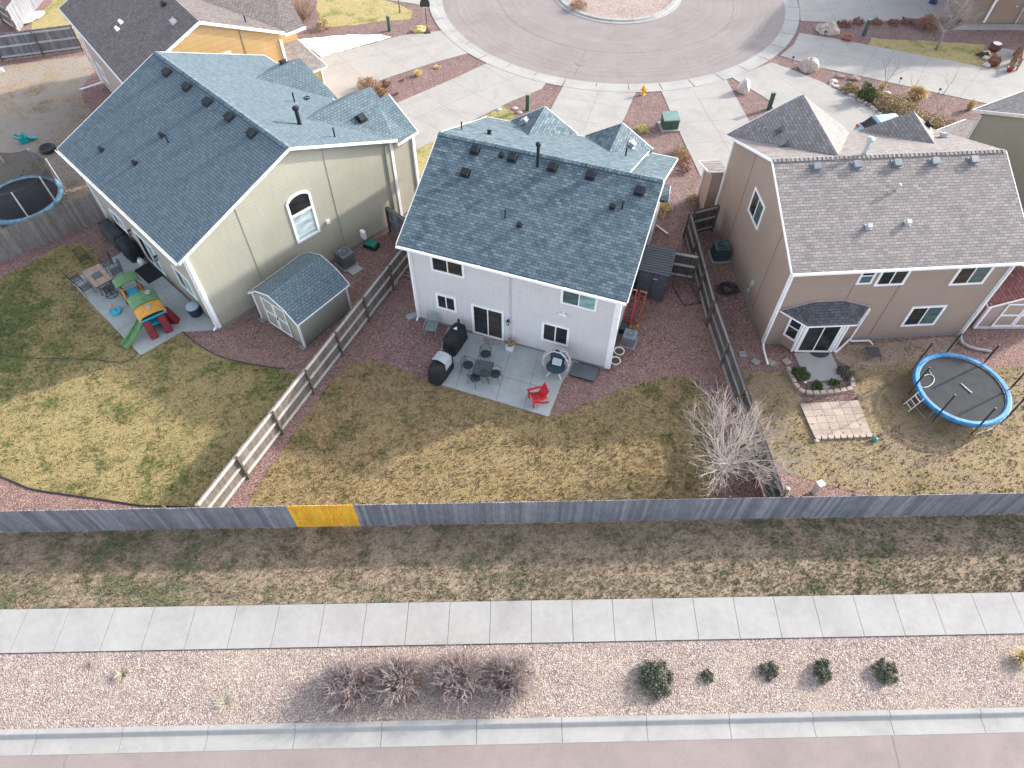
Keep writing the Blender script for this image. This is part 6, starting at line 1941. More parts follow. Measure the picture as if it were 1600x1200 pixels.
m_ = MB(Matrix.Translation((.35, -.55, 0)) @ Matrix.Rotation(-1.25, 4, 'Z'))
n_ = 8
for i in range(n_):
    x0_, x1_ = 1.35 * i / n_, 1.35 * (i + 1) / n_
    zf_ = lambda x: .72 * (1 - x / 1.35) ** 1.25 + .06
    m_.hexa([(x0_, -.2, zf_(x0_) - .04), (x1_, -.2, zf_(x1_) - .04), (x1_, .2, zf_(x1_) - .04), (x0_, .2, zf_(x0_) - .04)], [(x0_, -.2, zf_(x0_)), (x1_, -.2, zf_(x1_)), (x1_, .2, zf_(x1_)), (x0_, .2, zf_(x0_))])
    for s_ in (-1, 1):
        m_.hexa([(x0_, s_ * .21 - .03, zf_(x0_) - .04), (x1_, s_ * .21 - .03, zf_(x1_) - .04), (x1_, s_ * .21 + .03, zf_(x1_) - .04), (x0_, s_ * .21 + .03, zf_(x0_) - .04)], [(x0_, s_ * .21 - .03, zf_(x0_) + .11), (x1_, s_ * .21 - .03, zf_(x1_) + .11), (x1_, s_ * .21 + .03, zf_(x1_) + .11), (x0_, s_ * .21 + .03, zf_(x0_) + .11)])
m_.build('slide', GRNP, pl)
# second, smaller unit in front (own toy)
P2 = G(212, 463); P2.z = .06
pk = thing('toy_car', 'small ride-in toy with green roof, cyan seat and orange sides above the play house', 'toy', P2, pl.rotation_euler[2])
m_ = MB(); vault(m_, -.62, .08, 1.12, .82, .98); m_.build('roof', GRNP, pk)
m_ = MB(); m_.box((.28, 0, .42), (.5, .5, .35)); m_.build('seat', CYAN, pk, bevel=.06)
for s_ in (-1, 1):
    m_ = MB(); m_.box((.25, s_ * .42, .45), (.6, .12, .55)); m_.build('side_panel', ORP if s_ < 0 else plain('burnt orange plastic', (.55, .14, .06), .5), pk, bevel=.05)
for x in (-.4, .0):
    for y in (-.4, .4): m_ = MB(); m_.tube([(x, y, .1), (x, y, .84)], .035, 8); m_.build('roof_post', DRED, pk)
for x in (-.35, .4):
    for y in (-.42, .42): m_ = MB(); m_.lathe([(.1, 0), (.13, .05), (.13, .2), (.1, .25)], (x, y, 0), 12); m_.build('wheel', BLK, pk)
t_ = thing('water_toy', 'round turquoise water toy with a peach knob on the patio', 'toy', G(182, 489) + Vector((0, 0, .06)))
m_ = MB(); m_.lathe([(.26, 0), (.30, .06), (.29, .12), (.22, .09), (.1, .08), (.05, .12), (.03, .14)], (0, 0, 0), 24); m_.build('basin', plain('turquoise plastic', (.05, .48, .60), .4), t_, True)
m_ = MB(); m_.tube([(-.1, .1, .08), (-.12, .12, .3)], .03, 8); m_.lathe([(.02, .28), (.085, .31), (.085, .38), (.03, .42)], (-.12, .12, 0), 12); m_.build('knob', plain('peach plastic', (.75, .35, .25), .4), t_)
t_ = thing('storage_bin', 'dark blue bin with pale lid at the corner of the sage house patio', 'bin', G(308, 492) + Vector((0, 0, .06)))
m_ = MB(); m_.lathe([(.26, 0), (.30, .1), (.34, .52), (.36, .55)], (0, 0, 0), 18); m_.build('body', plain('navy fabric', (.03, .045, .07), .8, .2, 4, .5, 15), t_, True)
m_ = MB(); m_.lathe([(.34, .55), (.33, .60), (.22, .66), (.03, .68)], (-.03, 0, 0), 18); m_.build('lid', plain('pale blue lid', (.42, .52, .60), .5), t_, True)
def ground_line(name, pts, r, mat, label, cat, z=.02, k=6):
    m_ = MB(); m_.tube([G(x, y, z) for x, y in smooth_px(pts, k)], r, 5); return solo(name, m_, mat, label, cat)
ground_line('garden_hose', [(-10, 553), (40, 559), (100, 560), (150, 562), (190, 566), (208, 558), (214, 550), (219, 551), (221, 556), (218, 560)], .014, BLK, 'thin black hose lying across the left lawn', 'hose', .045)
ground_line('extension_cord', [(165, 371), (158, 379), (148, 386), (137, 390), (130, 395), (122, 405), (114, 412), (110, 420)], .016, plain('yellow cord', (.60, .48, .06), .6), 'yellow extension cord from the covered griddle onto the grass', 'cord', .03)
ground_line('drip_line', [(-10, 528), (20, 520), (45, 503), (60, 497)], .009, BLK, 'thin dark line in the grass left of the sage house patio', 'hose', .04)

# ---------------------------------------------------------- middle yard
am = HM.rotation_euler[2]
# leaning white folding table
t_ = thing('folding_table', 'white folding table leaning against the fence left of the middle house', 'table', G(617, 448), 0)
A, B_, C_ = G(610, 441) , G(622, 452), G(623, 417, 1.15)
u_ = (B_ - A).normalized(); v_ = (G(617, 429, 1.0) - G(614, 446)).normalized()
hd = heading((A.x, A.y), (B_.x, B_.y))
t_.rotation_euler = (0, 0, math.atan2((pB - pA).y, (pB - pA).x))
m_ = MB(Matrix.Rotation(R_(-26), 4, 'X')); m_.box((0, 0, .62), (.78, .05, 1.15)); m_.build('table_top', plain('white plastic', (.62, .64, .68), .5), t_, bevel=.02)
m_ = MB(Matrix.Rotation(R_(-26), 4, 'X')); m_.box((0, -.035, .62), (.82, .02, .03)); m_.box((0.1, -.04, 1.0), (.12, .02, .05)); m_.build('hinge', METAL_L, t_)
rn = random.Random(9)
t0 = G(641, 424)
for k in range(11):
    m_ = MB(); r_ = rn.uniform(.05, .08); m_.tube([(-.24, 0, r_), (.24, 0, r_)], r_, 7)
    solo('firewood_log', m_, leafmat('log bark', [(.20, .14, .10), (.38, .27, .18)]) if k % 2 else plain('split log', (.42, .30, .20), .8, .3), 'firewood log in the small heap behind the middle house corner', 'log', t0 + Vector((rn.uniform(-.35, .2), rn.uniform(-.5, .75), .14 * (k // 5))), am + rn.uniform(-.6, .6), 'firewood heap')
# splash block
m_ = MB(); m_.box((0, 0, .03), (.32, .75, .06)); m_.box((-.14, 0, .08), (.04, .75, .06)); m_.box((.14, 0, .08), (.04, .75, .06)); solo('splash_block', m_, CONC_P, 'concrete splash block at the left corner of the middle house', 'splash block', G(647, 494), am - .75)
m_ = MB(); m_.beam((0, 0, .12), (1.05, 0, .05), .085, .065); m_.beam((0, 0, .12), (-.05, 0, .35), .085, .065)
solo('downspout_extension', m_, WHITE, 'white downspout extension pipe on the gravel behind the plastic shed', 'pipe', G(1021, 352), heading(G(1021, 352), G(1050, 371)))
# grey-green metal armchair
t_ = thing('patio_chair', 'grey-green metal armchair with slatted seat against the middle house wall', 'chair', G(675, 519), am - math.pi / 2 + .15)
m_ = MB(); m_.tube([(-.25, -.26, .4), (.26, -.27, .42), (.26, .27, .42), (-.25, .26, .4), (-.25, -.26, .4)], .022, 6)
for k in range(7): m_.beam((-.2 + k * .072, -.26, .41), (-.2 + k * .072, .26, .41), .05, .012)
m_.build('seat', TEALM, t_)
m_ = MB(); m_.tube([(-.25, -.26, .4), (-.38, -.26, .95), (-.38, .26, .95), (-.25, .26, .4)], .022, 6)
for k in range(6): m_.beam((-.27 - .018 * k, -.25, .5 + k * .085), (-.27 - .018 * k, .25, .5 + k * .085), .012, .05)
m_.build('backrest', TEALM, t_)
for s_ in (-1, 1):
    m_ = MB(); m_.tube([(-.3, s_ * .29, .64), (.1, s_ * .31, .66), (.3, s_ * .3, .62), (.3, s_ * .29, .02), (-.35, s_ * .29, .02)], .02, 6); m_.build('armrest', TEALM, t_)
# covered smoker and covered grill
t_ = thing('covered_smoker', 'black covered smoker with a stub chimney beside the middle house door', 'grill', G(712, 540) + Vector((0, 0, .03)), am + math.pi / 2 - .1)
m_ = MB(); cover(m_, 1.45, .72, 1.05, .62, .035, 5); m_.build('cover', BLKF, t_, True)
m_ = MB(); m_.tube([(.45, 0, .95), (.47, 0, 1.38)], .07, 10, .06); m_.build('chimney', BLKF, t_)
m_ = MB(); m_.extr([(.1, -.1, 1.055), (.3, .02, 1.055), (.1, .12, 1.055)], (0, 0, .006)); m_.build('cover_patch', WHITE, t_)
t_ = thing('covered_grill', 'covered grill with black sides and a light grey top panel at the patio edge', 'grill', G(690, 585) + Vector((0, 0, .06)), am + math.pi / 2 - .12)
m_ = MB(); cover(m_, 1.5, .72, .98, .86, .03, 6); m_.build('cover', BLKF, t_, True)
m_ = MB(); n_ = 8
for k in range(n_):
    y0_, y1_ = -.35 + .7 * k / n_, -.35 + .7 * (k + 1) / n_
    zz = lambda y: 1.0 + .13 * (1 - (y / .35) ** 2)
    m_.hexa([(-.12, y0_, zz(y0_) - .02), (.44, y0_, zz(y0_) - .02), (.44, y1_, zz(y1_) - .02), (-.12, y1_, zz(y1_) - .02)], [(-.12, y0_, zz(y0_)), (.44, y0_, zz(y0_)), (.44, y1_, zz(y1_)), (-.12, y1_, zz(y1_))])
m_.box((.16, -.355, .78), (.56, .02, .48)); m_.build('top_panel', GRYF, t_)
for sy_ in (-.3, .3): m_ = MB(); m_.box((-.55, sy_, .03), (.1, .1, .06)); m_.build('foot', STEEL, t_)
# round patio mat faintly visible at the door: a coir half round
m_ = MB(); m_.prism([(.46 * math.cos(a), .3 * math.sin(a)) for a in [2 * math.pi * k / 24 for k in range(24)]], 0, .012); solo('doormat', m_, plain('sandy coir', (.37, .34, .31), .95, .2, 5), 'faded round doormat at the middle house patio door', 'doormat', G(768, 533) + Vector((0, 0, .062)), am)
# iron dining set
MS = plain('charcoal iron', (.06, .075, .085), .5)
BLK_old = BLK
BLK = MS
tcn = G(755, 575, .72)
t_ = thing('dining_table', 'square charcoal mesh patio table in the middle of the patio', 'table', (tcn.x, tcn.y, .06), am + .1)
m_ = MB(); m_.tube([(-.42, -.42, .66), (.42, -.42, .66), (.42, .42, .66), (-.42, .42, .66), (-.42, -.42, .66)], .018, 6)
for k in range(-10, 11): m_.beam((k * .04, -.42, .66), (k * .04, .42, .66), .02, .006); m_.beam((-.42, k * .04, .664), (.42, k * .04, .664), .02, .006)
m_.build('tabletop', MS, t_)
for sx_ in (-1, 1):
    for sy_ in (-1, 1):
        l = MB(); l.tube([(sx_ * .36, sy_ * .36, .65), (sx_ * .25, sy_ * .25, .35), (sx_ * .38, sy_ * .38, 0)], .018, 6); l.build('leg', MS, t_)
g2 = 'charcoal mesh chairs round the square patio table'
for k, (x, y, l) in enumerate(((759, 563, 'charcoal mesh chair on the house side of the square patio table'), (732, 580, 'charcoal mesh chair left of the square patio table'), (774, 594, 'charcoal mesh chair right of the square patio table'), (743, 600, 'charcoal mesh chair on the lawn side of the square patio table'))):
    p = G(x, y); iron_chair(l, g2, True, False, False, p + Vector((0, 0, .06)), heading(p, tcn))
t_ = thing('footstool', 'small round charcoal stool between the lawn side and right chairs', 'stool', G(757, 593) + Vector((0, 0, .06)), 0)
m_ = MB(); m_.lathe([(.24, .42), (.25, .45), (.2, .46), (.02, .47)], (0, 0, 0), 20); m_.build('seat', MS, t_)
m_ = MB()
for k in range(4):
    a = k * 1.571 + .5; m_.tube([(.18 * math.cos(a), .18 * math.sin(a), .43), (.24 * math.cos(a), .24 * math.sin(a), 0)], .012, 5)
m_.build('frame', MS, t_)
BLK = BLK_old
# flower planter
t_ = thing('planter', 'white planter box with orange and white flowers beside the patio door', 'planter', G(797, 547) + Vector((0, 0, .06)), am)
m_ = MB(); m_.hexa([(-.15, -.13, 0), (.15, -.13, 0), (.15, .13, 0), (-.15, .13, 0)], [(-.19, -.17, .3), (.19, -.17, .3), (.19, .17, .3), (-.19, .17, .3)]); m_.build('pot', WHITE, t_)
fl = MB(); rn = random.Random(3)
for k in range(260):
    d = Vector((rn.gauss(0, 1), rn.gauss(0, 1), rn.gauss(0, 1))).normalized() * rn.random() ** .5 * .24 + Vector((0, .02, .48))
    u1 = Vector((rn.gauss(0, 1), rn.gauss(0, 1), rn.gauss(0, 1))).normalized() * .04; v1 = u1.cross(Vector((rn.gauss(0, 1), rn.gauss(0, 1), 1))).normalized() * .025
    fl.face([d - u1, d - v1, d + u1, d + v1], (rn.random(), .5))
fl.build('flowers', leafmat('flower mix', [(.10, .11, .05), (.20, .16, .08), (.55, .22, .08), (.16, .12, .06), (.72, .66, .60), (.08, .10, .05)]), t_)
# egg chair
ec = G(868, 583); ec.z = .06
eg = thing('egg_chair', 'open wicker egg chair with dark teal cushion beside the middle house wall', 'chair', ec, am + math.radians(272))
WK_ = plain('whitewashed wicker', (.66, .60, .61), .7, .15, 6)
m_ = MB()
ce = Vector((0, 0, .85))
def egg(a, e, s_=1.0):     # opening faces +x
    return ce + Vector((-math.cos(e) * math.cos(a) * .60 * s_, math.sin(a) * math.cos(e) * .66 * s_, math.sin(e) * .72 * s_))
for k in range(-5, 6):
    for sgn in (1, -1):
        pts = []
        for q in range(15):
            e = -1.4 + 2.8 * q / 14
            a = k * .36 + sgn * (q - 7) * .13
            if abs(a) > 1.9: continue
            pts.append(egg(a, e))
        if len(pts) > 2: m_.tube(pts, .014, 4, cap=False)
m_.build('wicker_shell', WK_, eg)
m_ = MB(); m_.tube([egg(1.9 * s2, e) for s2, e in [(1, -1.3 + 2.6 * q / 12) for q in range(13)]] + [egg(-1.9, 1.3 - 2.6 * q / 12) for q in range(13)] + [egg(1.9, -1.3)], .028, 6); m_.build('rim', WK_, eg)
TC = plain('dark teal cushion', (.03, .065, .085), .85, .15, 4, .3, 10)
m_ = MB(); m_.lathe([(.05, 0), (.40, .02), (.46, .09), (.42, .16), (.05, .18)], (0.04, 0, .38), 20, sx=.95); m_.build('seat_cushion', TC, eg, True)
m_ = MB(Matrix.Translation((-.28, 0, .88)) @ Matrix.Rotation(-.25, 4, 'Y')); m_.lathe([(.05, -.42), (.3, -.36), (.38, 0), (.3, .36), (.05, .42)], (0, 0, 0), 16, sx=.28); m_.build('back_cushion', TC, eg, True)
m_ = MB(Matrix.Translation((-.02, .02, .78)) @ Matrix.Rotation(-.5, 4, 'Y')); m_.box((0, 0, 0), (.12, .44, .36)); pw = m_.build('pillow', plain('pale pillow', (.62, .68, .72), .8, .05), eg, bevel=.05)
m_ = MB(Matrix.Translation((-.02, .02, .78)) @ Matrix.Rotation(-.5, 4, 'Y'))
for k in range(-2, 3): m_.box((.064, k * .08, 0), (.004, .012, .30)); m_.box((.066, 0, k * .065), (.004, .38, .010))
m_.build('pillow_pattern', plain('pattern grey', (.35, .42, .46), .8), pw)
for k in range(4):
    a = .785 + k * 1.571
    l = MB(); l.tube([(.2 * math.cos(a), .2 * math.sin(a), .3), (.46 * math.cos(a), .46 * math.sin(a), .05)], .03, 8, .02); l.lathe([(.035, 0), (.035, .05)], (.46 * math.cos(a), .46 * math.sin(a), 0), 8); l.build('leg', WHITE, eg)
# red adirondack chair
rc = thing('adirondack_chair', 'bright red plastic lawn chair at the corner of the middle patio', 'chair', G(838, 628) + Vector((0, 0, .06)), heading(G(845, 618), G(826, 612)) + math.pi * .0)
c_ = G(838, 626); rc.rotation_euler = (0, 0, heading(G(850, 613), G(826, 620)))
m_ = MB()
for k in range(6): m_.beam((-.22 + k * .085, -.26, .30 + .018 * k), (-.22 + k * .085, .26, .30 + .018 * k), .07, .022)
m_.build('seat', REDP, rc)
m_ = MB()
for k in range(5):
    y = -.21 + k * .105; m_.beam((-.2, y, .3), (-.48, y * 1.12, .95 - .03 * abs(k - 2)), .022, .095, up=(0, 1, 0))
m_.beam((-.3, -.26, .5), (-.3, .26, .5), .03, .06); m_.beam((-.42, -.26, .78), (-.42, .26, .78), .03, .06)
m_.build('backrest', REDP, rc)
for s_ in (-1, 1):
    m_ = MB(); m_.beam((-.36, s_ * .33, .55), (.34, s_ * .35, .55), .11, .025); m_.build('armrest', REDP, rc)
    m_ = MB(); m_.beam((.26, s_ * .3, 0), (.26, s_ * .32, .54), .05, .1); m_.build('leg', REDP, rc)
    m_ = MB(); m_.beam((-.5, s_ * .26, .02), (.28, s_ * .28, .38), .035, .1); m_.build('leg', REDP, rc)
# window well cover
wc = [G(895, 567, .12), G(934, 573, .12), G(928.5, 594, .12), G(893, 588, .12)]
cw = sum(wc, Vector()) / 4
t_ = thing('window_well_cover', 'flat dark grey window well cover on the gravel beside the patio', 'window well cover', (cw.x, cw.y, 0), am)
wl_, wd_ = (wc[1] - wc[0]).length, (wc[3] - wc[0]).length
m_ = MB(); m_.box((0, 0, .12), (wl_, wd_, .03)); m_.build('lid', plain('cover grey', (.12, .145, .16), .5, .12, 4), t_, bevel=.01)
m_ = MB()
for s_ in (-1, 1): m_.box((s_ * (wl_ / 2 - .03), 0, .05), (.04, wd_ - .05, .1)); m_.box((0, s_ * (wd_ / 2 - .03), .052), (wl_ - .11, .04, .1))
m_.build('frame', BLK, t_)
# pots
for k, (x, y, l) in enumerate(((966, 556, 'round white pot of bare soil, the one nearer the air conditioner'), (960, 571, 'round white pot of bare soil, the one nearer the house corner'))):
    t_ = thing('flower_pot', l, 'pot', G(x, y), 0, 'white pots at the middle house corner')
    m_ = MB(); m_.lathe([(.17, 0), (.235, .34), (.26, .35), (.26, .40), (.225, .40), (.21, .33)], (0, 0, 0), 24); m_.build('pot', plain('ivory pot', (.78, .75, .72), .5), t_, True)
    m_ = MB(); m_.lathe([(.215, .345), (.1, .36), (.02, .36)], (0, 0, 0), 20); m_.build('soil', plain('pot soil', (.10, .065, .05), .95, .4, 10, .8, 30), t_)
# red ladders with yellow feet beside the wall
def stepladder(loc, rz, label, L_=1.9, tilt=.12):
    t_ = thing('step_ladder', label, 'ladder', loc, rz, 'red step ladders leaning by the wall')
    M_ = Matrix.Rotation(tilt, 4, 'X')
    m_ = MB(M_)
    for s_ in (-1, 1): m_.beam((s_ * .2, 0, .1), (s_ * .15, 0, L_), .05, .075, up=(0, 1, 0)); m_.beam((s_ * .21, .1, .1), (s_ * .16, .06, L_), .03, .04, up=(0, 1, 0))
    m_.build('rail', plain('ladder red', (.52, .05, .04), .5), t_)
    m_ = MB(M_)
    for k in range(5): m_.beam((-.19, 0, .35 + k * .3), (.19, 0, .35 + k * .3), .09, .04)
    m_.build('step', METAL_L if False else plain('ladder tread', (.35, .06, .05), .5), t_)
    m_ = MB(M_)
    for s_ in (-1, 1): m_.box((s_ * .2, .03, .08), (.09, .16, .16))
    m_.build('foot', plain('ladder yellow', (.72, .40, .03), .5), t_)
    m_ = MB(M_); m_.box((0, .03, L_ + .03), (.36, .14, .05)); m_.build('top_cap', plain('ladder orange', (.60, .22, .04), .5), t_)
    return t_
stepladder(G(978, 511), am + .06, 'red folded step ladder with yellow feet against the wall, the inner one', 1.9, -.55)
stepladder(G(990, 509), am - .05, 'red folded step ladder with yellow feet, the outer one nearer the plastic shed', 1.75, -.6)
m_ = MB(); m_.box((0, 0, .16), (.4, .5, .3)); m_.box((0, 0, .33), (.44, .54, .05)); solo('storage_crate', m_, plain('dark green plastic', (.02, .055, .05), .5), 'dark crate between the ladders and the air conditioner', 'crate', G(972, 516), am)
# black goal frame
t_ = thing('goal_frame', 'black tubular goal frame without net standing on the gravel beside the dark fence', 'goal frame', (0, 0, 0))
m_ = MB()
pts = [G(1051, 447), G(1069, 478), G(1105, 471)]
m_.tube([G(1064, 404, 1.1), G(1058, 408, 1.0), G(1055, 425, .55), G(1051, 447, .03), G(1069, 478, .03), G(1105, 471, .03)], .024, 6)
m_.tube([G(1064, 404, 1.1), G(1070, 408, 1.05), G(1072, 430, .55), G(1082, 450, .3), G(1094, 473, .03)], .024, 6)
m_.tube([G(1094, 473, .03), G(1108, 470, .05)], .03, 6)
m_.build('tube_frame', BLK, t_)
m_ = MB(); m_.tube([G(1058, 416, .8), G(1071, 420, .8)], .018, 5); m_.build('cross_bar', BLK, t_)

# ---------------------------------------------------------- brown house yard
for k, (x, y, rz, l) in enumerate(((1159.5, 554, .0, 'square grey stepping stone nearest the dark fence'), (1180, 566, .75, 'stepping stone turned on its corner left of the white downspout foot'), (1204, 567, .75, 'stepping stone turned on its corner right of the white downspout foot'), (1229, 565.5, .5, 'pinkish stepping stone nearest the stoop'))):
    m_ = MB(); m_.box((0, 0, .035), (.36, .36, .05))
    solo('stepping_stone', m_, plain('stone grey', (.33, .31, .29), .85, .15) if k < 3 else plain('stone pink', (.42, .34, .30), .85, .15), l, 'stepping stone', G(x, y), rz, 'stepping stones beside the brown house', bevel=.012)
t_ = thing('hose_coil', 'tangled coil of black drip hose on the side yard gravel', 'hose', G(1136, 453))
rn = random.Random(2)
m_ = MB()
pts = []
for k in range(130):
    a = k * .42; r_ = .42 + .16 * math.sin(k * .37) + rn.uniform(-.02, .02)
    pts.append((r_ * math.cos(a) + .08 * math.sin(k * .11), r_ * .8 * math.sin(a), .04 + .0012 * k + .03 * math.sin(k * .9)))
m_.tube(pts, .019, 5); m_.build('coil', BLK, t_)
m_ = MB(); m_.tube([(.3, -.2, .05), (.5, -.28, .03), (.66, -.1, .03)], .013, 5); m_.build('loose_end', BLK, t_)
# half round mat on the stoop
m_ = MB(); m_.prism([(0.48, 0)] + [(.48 * math.cos(a), -.36 * math.sin(a)) for a in [math.pi * k / 14 for k in range(1, 14)]] + [(-.48, 0)][::1], 0, .012)
solo('doormat', m_, plain('charcoal mat', (.055, .06, .06), .9, .2, 5), 'charcoal half round doormat on the stoop of the brown house', 'doormat', G(1279.5, 551.5) + Vector((0, 0, .072)), HR.rotation_euler[2] - .02)
# gravel bed and its block edging
sheet('bed_gravel', pix([(1233, 578), (1240, 596), (1251, 611), (1250, 630), (1342, 625), (1332, 605), (1328, 590), (1322, 570), (1300, 560), (1240, 560)]), .016, GRAV_FRONT)
BL = plain('edging block', (.50, .41, .35), .85, .15, 3)
ed = smooth_px([(1232, 579), (1236, 588), (1241, 599), (1247, 608), (1254, 613), (1266, 615), (1280, 615), (1295, 614), (1310, 612), (1322, 610), (1330, 607), (1331, 600), (1328, 589)], 4)
wp = [G(x, y) for x, y in ed]
acc = 0; nxt = 0; nb = -1
for i in range(len(wp) - 1):
    L_ = (wp[i + 1] - wp[i]).length
    while nxt <= acc + L_:
        p = wp[i].lerp(wp[i + 1], (nxt - acc) / L_); nb += 1
        m_ = MB(); m_.hexa([(-.155, -.1, 0), (.155, -.1, 0), (.125, .1, 0), (-.125, .1, 0)], [(-.15, -.095, .14), (.15, -.095, .14), (.12, .095, .14), (-.12, .095, .14)])
        solo('edging_block', m_, BL, '%s tan wall block from the upper left end of the curved stoop bed edging' % ORD[nb], 'block', p, heading(wp[i], wp[i + 1]), 'edging blocks round the stoop bed')
        nxt += .33
    acc += L_
# paver terrace: raised, held by a row of blocks
pc = [G(1250, 631, .1), G(1341, 625, .1), G(1363, 679, .1), G(1273, 683, .1)]
PV = boards('paver', [(.46, .38, .32), (.52, .43, .36), (.42, .35, .30), (.55, .46, .37)])
mb = MB(); rn = random.Random(12)
NX, NY = 6, 5
def bil(a, b):
    return pc[0].lerp(pc[1], a).lerp(pc[3].lerp(pc[2], a), b)
for i in range(NX):
    for j in range(NY):
        q = [bil((i + .015) / NX, (j + .015) / NY), bil((i + .985) / NX, (j + .015) / NY), bil((i + .985) / NX, (j + .985) / NY), bil((i + .015) / NX, (j + .985) / NY)]
        dz = rn.uniform(-.004, .004)
        mb.hexa([Vector((p.x, p.y, 0)) for p in reversed(q)], [Vector((p.x, p.y, .10 + dz)) for p in reversed(q)], uv=(rn.random(), .5))
struct('paver_terrace', mb, PV)
for k in range(9):
    p = bil((k + .5) / 9, 1.0); p.z = -.02
    m_ = MB(); m_.hexa([(-.12, -.11, 0), (.10, -.11, 0), (.155, .10, 0), (-.155, .10, 0)], [(-.11, -.10, .15), (.09, -.10, .15), (.15, .095, .15), (-.15, .095, .15)])
    solo('retaining_block', m_, BL, '%s tan wall block from the left in the row holding up the paver terrace' % ORD[k], 'block', p + Vector((0, -.02, 0)), heading(pc[3], pc[2]) + rn.uniform(-.06, .06), 'blocks along the paver terrace')
for k, (x, y) in enumerate(((1276, 650), (1284, 648), (1300, 653), (1296, 668), (1302, 672), (1318, 676), (1270, 663), (1330, 658), (1345, 664), (1293, 690))):
    m_ = MB(); m_.prism([(.03, 0), (.01, .025), (-.03, .01), (-.02, -.02), (.015, -.025)], 0, .008); solo('dry_leaf', m_, plain('dry leaf', (.16, .10, .07), .9), 'small dry leaf lying on the paver terrace', 'leaf', G(x, y, .1) + Vector((0, 0, .008)), k * .9, 'dry leaves on the paver terrace')
t_ = thing('toy_ball', 'small turquoise ball at the corner of the paver terrace', 'ball', G(1365, 689))
m_ = MB(); m_.lathe([(.015, 0), (.09, .03), (.125, .10), (.13, .13), (.125, .16), (.09, .23), (.015, .26)], (0, 0, 0), 18); m_.build('ball', plain('turquoise ball', (.02, .34, .38), .4), t_, True)
m_ = MB(); m_.lathe([(.03, .255), (.03, .27), (.01, .272)], (0, 0, 0), 8); m_.build('valve', METAL_D, t_)
m_ = MB(); m_.box((0, 0, .03), (.26, .14, .06)); m_.box((.05, 0, .075), (.12, .12, .03)); solo('broken_block', m_, plain('dark stone', (.16, .13, .12), .9), 'dark broken block just right of the turquoise ball', 'block', G(1376, 680), .5)
m_ = MB(); m_.box((0, 0, .05), (.2, .14, .1)); m_.lathe([(.05, .1), (.05, .13)], (0, 0, 0), 8); solo('drain_box', m_, plain('pale metal', (.5, .5, .5), .5), 'small pale box at the left end of the retaining blocks', 'box', G(1275, 690), .2)
t_ = thing('garden_light', 'small white solar garden light in the stoop bed', 'garden light', G(1256, 601))
m_ = MB(); m_.tube([(0, 0, 0), (0, 0, .16)], .01, 6); m_.build('stake', METAL_D, t_)
m_ = MB(); m_.lathe([(.03, .15), (.06, .18), (.05, .22), (.01, .24)], (0, 0, 0), 10); m_.build('lamp', WHITE, t_, True)
t_ = thing('fire_grate', 'square dark metal grate on thin legs lying on the bare dirt', 'grate', G(1361, 556), HR.rotation_euler[2] - .12)
m_ = MB(); m_.tube([(-.31, -.31, .3), (.31, -.31, .3), (.31, .31, .3), (-.31, .31, .3), (-.31, -.31, .3)], .012, 5)
for k in range(-8, 9): m_.beam((k * .036, -.3, .3), (k * .036, .3, .3), .02, .006); m_.beam((-.3, k * .036, .303), (.3, k * .036, .303), .02, .006)
m_.build('grate_top', plain('worn grate', (.075, .085, .09), .6), t_)
for sx_ in (-1, 1):
    for sy_ in (-1, 1):
        l = MB(); l.tube([(sx_ * .28, sy_ * .28, .3), (sx_ * .36, sy_ * .36, 0)], .01, 5); l.build('leg', METAL_D, t_)
m_ = MB(); m_.box((0, 0, .02), (.36, .36, .04)); m_.box((0, 0, .045), (.3, .3, .01)); solo('stepping_stone', m_, plain('stone grey', (.33, .31, .29), .85, .15), 'square stone set in the gravel in front of the stoop', 'stepping stone', G(1288, 605) , .75)

# ---------------------------------------------------------- front: car, lights, pots
cc = Vector((24.0, 39.8, .03))
car = thing('parked_car', 'pale blue hatchback parked behind the roof of the brown house', 'car', cc, R_(11))
CB = plain('car blue', (.33, .50, .60), .25, .04, 2)
def carbody(prof, w0, w1):
    mb = MB()
    for i in range(len(prof) - 1):
        (x0_, zb0, zt0), (x1_, zb1, zt1) = prof[i], prof[i + 1]
        mb.hexa([(x0_, -w0, zb0), (x1_, -w0, zb1), (x1_, w0, zb1), (x0_, w0, zb0)], [(x0_, -w1, zt0), (x1_, -w1, zt1), (x1_, w1, zt1), (x0_, w1, zt0)])
    return mb
carbody([(-2.05, .35, .75), (-1.9, .25, .92), (-1.2, .22, .98), (.9, .22, .95), (1.7, .25, .82), (2.1, .35, .62)], .86, .80).build('body', CB, car, bevel=.04)
carbody([(-1.85, .93, 1.0), (-1.4, .95, 1.4), (-.9, .95, 1.47), (.1, .95, 1.47), (.45, .95, 1.38), (1.1, .93, .97)], .76, .60).build('cabin', glass('car glass', (.03, .035, .04)), car)
m_ = MB(); m_.hexa([(-1.35, -.6, 1.40), (.35, -.6, 1.41), (.35, .6, 1.41), (-1.35, .6, 1.40)], [(-1.2, -.54, 1.50), (.15, -.54, 1.50), (.15, .54, 1.50), (-1.2, .54, 1.50)]); m_.build('roof', CB, car, bevel=.03)
for x in (-1.3, 1.3):
    for s_ in (-1, 1):
        t2 = MB(Matrix.Translation((x, s_ * .8, .32)) @ Matrix.Rotation(math.pi / 2, 4, 'X')); t2.lathe([(.2, -.1), (.32, -.09), (.33, 0), (.32, .09), (.2, .1)], (0, 0, 0), 20); wh = t2.build('wheel', plain('tyre', (.03, .03, .03), .8), car)
        t2 = MB(Matrix.Translation((x, s_ * .8, .32)) @ Matrix.Rotation(math.pi / 2, 4, 'X')); t2.lathe([(.19, -.105), (.19, .105)], (0, 0, 0), 12); t2.build('rim', METAL_L, wh)
